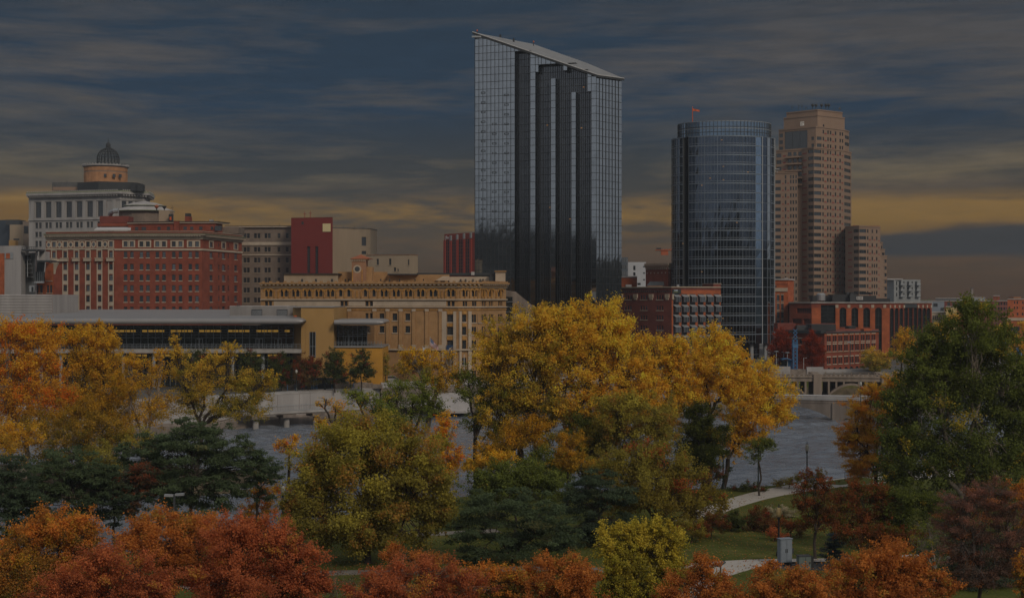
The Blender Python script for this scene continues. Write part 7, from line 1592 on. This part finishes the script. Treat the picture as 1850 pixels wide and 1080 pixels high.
# --- front row
tree('bright yellow green bushy honeylocust with upright tips', 1158, 96, [(1100, 985, 22, 32), (1135, 972, 18, 30), (1160, 985, 28, 36), (1190, 965, 16, 26), (1220, 990, 20, 30), (1195, 1000, 32, 32), (1120, 1020, 40, 34), (1170, 1040, 58, 36), (1215, 1030, 28, 36), (1100, 1065, 34, 30), (1160, 1080, 60, 30), (1200, 1060, 40, 30), (1130, 1045, 40, 30), (1092, 962, 8, 22), (1118, 955, 8, 20), (1150, 960, 9, 22), (1185, 950, 8, 20), (1210, 962, 8, 22), (1231, 972, 7, 18), (1166, 955, 7, 18)], 'yellow', 'broad', leaf=.24, dens=1.15, forks=4, spread=.22)
tree('round orange maple at the lower left with a green underside', 92, 94, [(110, 950, 58, 32), (60, 975, 48, 30), (150, 970, 38, 28), (100, 1000, 74, 34), (30, 1005, 40, 34), (60, 1040, 64, 34), (140, 1030, 40, 28)], 'orgreen', leaf=.24, dens=1.15, forks=3)
tree('small orange maple cut by the lower left corner', 12, 88, [(10, 1040, 50, 34), (-10, 1070, 46, 40), (50, 1075, 40, 26), (-15, 1000, 30, 26)], 'orgreen', leaf=.24, dens=1.1, forks=2)
tree('red maple in the front row, left of the tallest crown', 200, 84, [(200, 1015, 60, 28), (150, 1045, 56, 30), (240, 1040, 58, 34), (110, 1075, 50, 26), (190, 1080, 80, 36), (270, 1080, 56, 34)], 'red', leaf=.22, dens=1.15, forks=3)
tree('broad rust orange maple under the twin-headed lamp', 290, 93, [(280, 950, 46, 24), (340, 950, 50, 24), (250, 975, 38, 26), (310, 980, 68, 34), (370, 985, 60, 34), (300, 1020, 66, 34), (355, 1030, 62, 36)], 'redor', leaf=.24, dens=1.15, forks=3)
tree('broad red maple at the right end of the left front row', 450, 87, [(420, 960, 52, 28), (470, 965, 46, 28), (510, 990, 40, 30), (440, 1000, 72, 34), (540, 1015, 46, 34), (400, 1040, 62, 38), (480, 1045, 76, 36), (560, 1055, 38, 32), (420, 1080, 80, 30), (530, 1085, 60, 30)], 'red', leaf=.22, dens=1.15, forks=4)
tree('low wine red maple with bare tips, bottom centre left', 755, 86, [(730, 1040, 56, 24), (790, 1035, 54, 26), (690, 1055, 46, 26), (760, 1065, 76, 28), (840, 1060, 50, 26), (660, 1078, 44, 20), (720, 1085, 70, 24), (810, 1085, 60, 24)], 'red', leaf=.2, dens=.95, forks=4, bare=.25, bark=m_barkp)
tree('orange tipped maple behind the low wine red one', 720, 96, [(700, 1005, 24, 12), (745, 1010, 30, 14), (790, 1012, 24, 12), (712, 988, 8, 8)], 'redor', leaf=.22, dens=.9, forks=3)
tree('orange green maple at the bottom centre', 880, 90, [(865, 1030, 30, 18), (900, 1042, 40, 20), (860, 1055, 36, 20), (920, 1065, 36, 20), (890, 1080, 50, 20)], 'orgreen', leaf=.22, dens=1.05, forks=3)
tree('red orange maple left of the yellow bushy tree', 1010, 90, [(985, 1018, 34, 14), (1030, 1022, 36, 16), (960, 1045, 40, 22), (1020, 1050, 58, 24), (1060, 1045, 26, 20), (980, 1075, 60, 24), (1050, 1080, 44, 24)], 'redor', leaf=.22, dens=1.05, forks=4)
tree('orange maple with a raised tip beside the viewing scope', 1268, 86, [(1275, 1014, 18, 15), (1262, 1010, 8, 9), (1265, 1035, 28, 18), (1235, 1048, 34, 16), (1300, 1055, 36, 18), (1250, 1070, 54, 22), (1210, 1078, 30, 20), (1320, 1078, 36, 18)], 'redor', leaf=.2, dens=1.05, forks=3)
tree('orange maple in front of the utility cabinets', 1420, 86, [(1385, 1035, 26, 18), (1440, 1040, 40, 18), (1400, 1060, 46, 22), (1470, 1055, 42, 24), (1375, 1075, 34, 20), (1440, 1080, 66, 24)], 'redor', leaf=.2, dens=1.1, forks=4)
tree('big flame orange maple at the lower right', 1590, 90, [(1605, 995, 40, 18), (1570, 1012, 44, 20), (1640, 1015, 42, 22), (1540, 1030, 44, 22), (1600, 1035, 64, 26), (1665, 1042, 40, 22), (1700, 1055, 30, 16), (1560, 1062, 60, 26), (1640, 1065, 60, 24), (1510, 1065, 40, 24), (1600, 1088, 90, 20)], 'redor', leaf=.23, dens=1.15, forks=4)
tree('leafless grey bush between the red maples', 612, 90, [(605, 1042, 22, 18), (630, 1055, 20, 16), (600, 1070, 26, 18)], 'rust', 'feather', 'bare_bush', 'shrub', leaf=.2, dens=.12, bare=.9, bark=m_barkp, forks=4, twigs=2, trunk=.06)
tree('leafless twiggy bush behind the red orange maple', 950, 100, [(950, 1028, 22, 12), (968, 1036, 18, 10)], 'rust', 'feather', 'bare_bush', 'shrub', leaf=.2, dens=.12, bare=.9, bark=m_barkp, forks=4, twigs=2, trunk=.05)
# --- right side
tree('huge green cottonwood with pale trunks on the right', 1740, 152, [(1760, 565, 42, 32), (1745, 605, 56, 36), (1700, 620, 46, 34), (1800, 620, 46, 36), (1665, 655, 44, 36), (1735, 665, 74, 40), (1820, 670, 48, 42), (1650, 710, 46, 40), (1720, 735, 80, 44), (1810, 745, 60, 46), (1640, 780, 46, 40), (1700, 810, 78, 44), (1790, 820, 72, 46), (1640, 845, 46, 36), (1720, 870, 74, 36), (1860, 720, 46, 60), (1865, 810, 44, 50), (1800, 880, 50, 30), (1622, 745, 34, 34), (1618, 800, 34, 34), (1625, 850, 36, 28), (1690, 680, 40, 34)], 'green', forks=4, leaf=.40, dens=1.0, trunk=.42, bark=m_barkp, twigs=.8)
tree('feathery orange larch-like tree over the river, left of the cottonwood', 1585, 166, [(1575, 705, 22, 16), (1600, 720, 22, 24), (1550, 735, 28, 18), (1585, 755, 34, 26), (1545, 780, 30, 22), (1590, 800, 36, 30), (1550, 825, 34, 22), (1530, 800, 18, 14), (1600, 840, 28, 20), (1615, 690, 18, 18), (1560, 850, 26, 16), (1575, 780, 30, 24)], 'feather', 'feather', leaf=.36, dens=1.1, forks=4, twigs=1.5, spread=.3)
tree('small dark red maple on the lawn before the riverside path', 1474, 122, [(1470, 862, 26, 14), (1450, 880, 18, 14), (1490, 880, 18, 16), (1475, 905, 34, 18), (1495, 930, 28, 18), (1450, 915, 20, 14), (1470, 945, 28, 14)], 'dred', leaf=.26, dens=.7, forks=3, twigs=1.4)
tree('red and green maple right of the small dark red one', 1560, 126, [(1555, 885, 34, 16), (1520, 900, 24, 16), (1585, 900, 28, 22), (1540, 925, 44, 22), (1510, 945, 28, 18), (1575, 945, 34, 22), (1600, 925, 24, 22)], 'dred', leaf=.27, dens=.95, forks=3)
tree('low dark red maple beside the blue spruce', 1555, 116, [(1545, 965, 28, 16), (1575, 975, 26, 16), (1520, 960, 20, 14), (1600, 965, 24, 16)], 'dred', leaf=.24, dens=.9, forks=2)
tree('small blue spruce beside the park path', 1508, 118, [(1508, 968, 8, 9), (1508, 980, 16, 9), (1508, 992, 22, 9), (1508, 1004, 27, 9)], 'spruce', 'spruce', 'spruce_tree', leaf=.34, dens=1.3, forks=1)
tree('dark olive tree filling the shade left of the purple brown one', 1655, 126, [(1640, 900, 40, 24), (1685, 920, 44, 26), (1620, 930, 36, 22), (1665, 955, 50, 24), (1605, 900, 26, 18)], 'green', leaf=.28, dens=1.0, gain=.75)
tree('rust flecked low tree behind the flame orange maple', 1615, 116, [(1600, 965, 34, 18), (1645, 972, 36, 18), (1620, 985, 50, 16)], 'dred', leaf=.26, dens=.9, gain=.8)
tree('purple brown half bare tree at the lower right', 1770, 92, [(1790, 890, 44, 22), (1740, 905, 40, 22), (1820, 915, 40, 26), (1760, 935, 60, 28), (1810, 960, 50, 30), (1725, 950, 34, 24), (1770, 985, 60, 26), (1835, 1000, 40, 34), (1735, 1005, 40, 26), (1795, 1030, 50, 26), (1750, 1040, 40, 20)], 'purple', 'feather', leaf=.2, dens=.62, bare=.5, forks=5, twigs=2.0, bark=mat('grey_bark', (.12, .10, .09), .95, (1.6, .6)), trunk=.14)
tree('bare grey twiggy tree under the green cottonwood', 1690, 108, [(1680, 955, 34, 22), (1660, 980, 24, 18), (1710, 985, 26, 20), (1690, 1010, 26, 14)], 'leafy', 'feather', leaf=.2, dens=.14, bare=.9, forks=4, twigs=1.6, bark=m_barkp, trunk=.1)
tree('orange tree cut by the right edge above the purple tree', 1850, 98, [(1850, 890, 26, 26), (1862, 920, 26, 34), (1845, 960, 20, 22)], 'orgreen', leaf=.24, dens=.9)
tree('orange sprig tree at the lower right corner', 1850, 86, [(1848, 1030, 20, 30), (1856, 1065, 24, 26)], 'orgreen', leaf=.22, dens=.8)
tree('dark evergreen mass standing in for the shade below the purple tree', 1730, 112, [(1740, 985, 60, 30), (1700, 1010, 50, 30), (1790, 1005, 56, 34), (1745, 1040, 66, 30), (1820, 1040, 50, 34)], 'pined', 'pine', 'pine_tree', leaf=.5, dens=1.0)  # dark foliage put where the ground lies in shade
# --- shrubs on the lawn
for lab, px, d, lob, pal, kw in (
    ('dark rounded shrub left of the red topped one', 1328, 137, [(1328, 943, 20, 19), (1320, 955, 16, 14), (1338, 954, 16, 14)], 'pear', dict(dens=1.5)),
    ('dark rounded shrub with a red top left of the lantern', 1373, 137, [(1374, 938, 22, 18), (1364, 952, 18, 15), (1384, 953, 18, 15)], 'pearr', dict(dens=1.5)),
    ('low dark red shrub behind the lantern', 1428, 133, [(1420, 950, 22, 12), (1440, 955, 20, 11)], 'dred', {}),
    ('low red shrub at the oak foot', 1285, 132, [(1270, 955, 22, 12), (1300, 948, 18, 14), (1290, 935, 14, 10)], 'dred', {}),
    ('orange shrub left of the lantern foot', 1398, 131, [(1398, 964, 15, 8), (1412, 968, 12, 7)], 'red', {}),
    ('low red shrub right of the yellow bushy tree', 1250, 130, [(1240, 950, 24, 12), (1262, 962, 20, 10)], 'oakred', {}),
    ('cream plumed ornamental grass clump on the lawn', 1415, 145, [(1408, 925, 20, 11), (1428, 930, 16, 12)], 'grassy', dict(kind='feather')),
    ('pale ornamental grass clump left of the dark shrubs', 1305, 142, [(1302, 930, 14, 10), (1316, 934, 10, 8)], 'grassy', dict(kind='feather')),
    ('dark juniper hedge along the river edge', 1352, 165, [(1335, 884, 16, 7), (1355, 879, 14, 8), (1370, 884, 14, 6)], 'pear', {}),
    ('low red and green planting between path and river', 1425, 167, [(1408, 873, 13, 5), (1428, 870, 14, 6), (1443, 865, 10, 6)], 'oakred', {}),
    ('olive shrub patch beside the park lawn edge', 1445, 140, [(1450, 940, 16, 8), (1462, 935, 12, 8)], 'leafy', {})):
    shrub(lab, px, d, lob, pal, **kw)
# --- far bank and city trees
PG = 'clipped round trees along the far quay'
for lab, px, lob, pal in (('dark green quay tree, leftmost of the round row', 455, [(455, 655, 20, 18), (452, 675, 22, 18)], 'pear'), ('dark green quay tree left of the red tinged one', 508, [(506, 655, 18, 18), (510, 678, 22, 20)], 'pear'),
    ('red tinged quay tree left of the slot window', 557, [(548, 660, 15, 18), (566, 662, 15, 18), (557, 680, 22, 18)], 'pearr'), ('dark green quay tree under the slot window', 605, [(603, 650, 17, 18), (595, 672, 17, 18), (615, 674, 17, 18)], 'pear'),
    ('dark green red tipped quay tree before the ochre wall', 653, [(651, 650, 16, 18), (643, 672, 15, 16), (663, 670, 14, 16)], 'pear'), ('dark quay tree behind the yellow cottonwood', 360, [(358, 650, 20, 18), (360, 668, 22, 16)], 'pear')):
    tree(lab, px, 294, lob, pal, leaf=.42, dens=1.15, group=PG, zb=6.3, name='quay_tree')
tree('thin narrow tree at the right end of the ochre wall', 697, 306, [(697, 650, 7, 10), (697, 666, 8, 12)], 'olive', leaf=.4, dens=.7, zb=6.5)
tree('dark bush tree at the hall corner behind the yellow tree', 735, 316, [(725, 668, 16, 12), (745, 660, 16, 14), (765, 668, 16, 12)], 'oakred', leaf=.42, dens=.9, zb=6.5)
tree('left red maple at the foot of the curved tower', 1412, 376, [(1412, 610, 14, 16), (1404, 630, 14, 18), (1420, 632, 14, 18), (1410, 648, 16, 12)], 'mapler', leaf=.5, dens=1.1, zb=6, name='maple_tree')
tree('right red maple beside the blue lattice tower', 1466, 374, [(1466, 615, 17, 16), (1460, 635, 18, 16), (1474, 638, 16, 16), (1466, 652, 22, 10)], 'mapler', leaf=.5, dens=1.1, zb=6, name='maple_tree')
tree('olive yellow tree in front of the red brick mill', 1578, 366, [(1578, 642, 18, 12), (1570, 655, 20, 13), (1592, 655, 18, 14), (1600, 648, 12, 12), (1584, 664, 24, 8)], 'goldgreen', leaf=.5, dens=1.0, zb=5)
tree('orange brown tree between the mill and the green cottonwood', 1628, 300, [(1632, 605, 14, 14), (1622, 625, 14, 14), (1640, 620, 16, 14), (1628, 645, 18, 16)], 'amber', leaf=.46, dens=.8, zb=5)
FG = 'yellow street trees beyond the green cottonwood'
for lab, px, d, lob in (('yellow street tree before the low cream building', 1694, 520, [(1690, 592, 12, 8), (1702, 590, 10, 7), (1685, 600, 8, 6)]), ('yellow street tree below the yellow storefront', 1722, 500, [(1724, 572, 10, 8), (1713, 582, 10, 9), (1730, 580, 9, 9)]), ('yellow street tree before the gridded warehouse', 1808, 480, [(1806, 594, 12, 8), (1818, 590, 9, 7), (1800, 600, 9, 6)]), ('yellow street tree at the orange brick corner', 1846, 440, [(1846, 590, 10, 10), (1856, 598, 10, 10)]), ('golden tree behind the blue tube at the right edge', 1842, 310, [(1838, 625, 14, 20), (1856, 640, 16, 24), (1830, 612, 10, 12), (1845, 660, 18, 18)])):
    tree(lab, px, d, lob, 'gold', leaf=.55, dens=.9, group=FG, zb=7)
# far wooded ridge on the right horizon and the unseen wooded hill added to darken tower reflections
def woods(name, label, pts, size, n_each, pal, seed):
    rng = np.random.default_rng(seed); P, N, L, CC = [], [], [], []; lo, hi = np.array(PAL[pal][0]), np.array(PAL[pal][1])
    for x, y, z, r in pts:
        v = rng.normal(size=(n_each, 3)); v /= np.linalg.norm(v, axis=1)[:, None]; v[:, 2] = np.abs(v[:, 2]); P.append(np.array([x, y, z]) + v * r * rng.uniform(.6, 1, (n_each, 1)) * [1, 1, .95]); N.append(v * .7 + rng.normal(size=(n_each, 3)) * .6)
        t = rng.random(); CC.append(np.tile(lo * (1 - t) + hi * t, (n_each, 1)) * rng.uniform(.7, 1.3, (n_each, 1)))
    P, N, CC = np.concatenate(P), np.concatenate(N), np.concatenate(CC); N /= np.linalg.norm(N, axis=1)[:, None]; l = size * rng.uniform(.7, 1.3, len(P))
    o = bpy.data.objects.new(name, leaf_mesh(name, P, N, l, l * .8, CC, rng)); COL.objects.link(o); tag(o, label, 'woods', kind='stuff')
rg = random.Random(21)
pts = []
for i in range(420):
    y = rg.uniform(1120, 1440); x = rg.uniform(.20, .42) * y; pts.append((x, y, gz(x, y) - 2.5, rg.uniform(2.5, 5)))
woods('far_woods', 'hazy grey green wooded ridge on the right horizon', pts, 2.6, 26, 'green', 3)
pts = []
for i in range(1500):
    y = -rg.uniform(200, 600); x = rg.uniform(-900, 900); pts.append((x, y, gz(x, y) - 1, rg.uniform(4, 8)))
woods('reflected_woods', 'unseen wooded hillside added behind the viewer for dark tower reflections', pts, 5.0, 16, 'shade', 4)
print('leaves', N_LEAVES)
# ---------------------------------------------------------------- thin haze added to lift the dark tones
mh = bpy.data.materials.new('haze'); mh.use_nodes = True; nt = mh.node_tree; nt.nodes.clear()
pv = nt.nodes.new('ShaderNodeVolumePrincipled'); pv.inputs['Color'].default_value = (.64, .70, .78, 1); pv.inputs['Density'].default_value = .00014; pv.inputs['Anisotropy'].default_value = .0
o = nt.nodes.new('ShaderNodeOutputMaterial'); nt.links.new(pv.outputs[0], o.inputs['Volume'])
mb = MB(); mb.box(-1650, 1650, -1350, 1500, -3, 122, mh); hz = mb.build('haze'); hz.visible_shadow = True; tag(hz, 'thin haze added over the river and city to lift the dark tones', 'haze', kind='stuff')
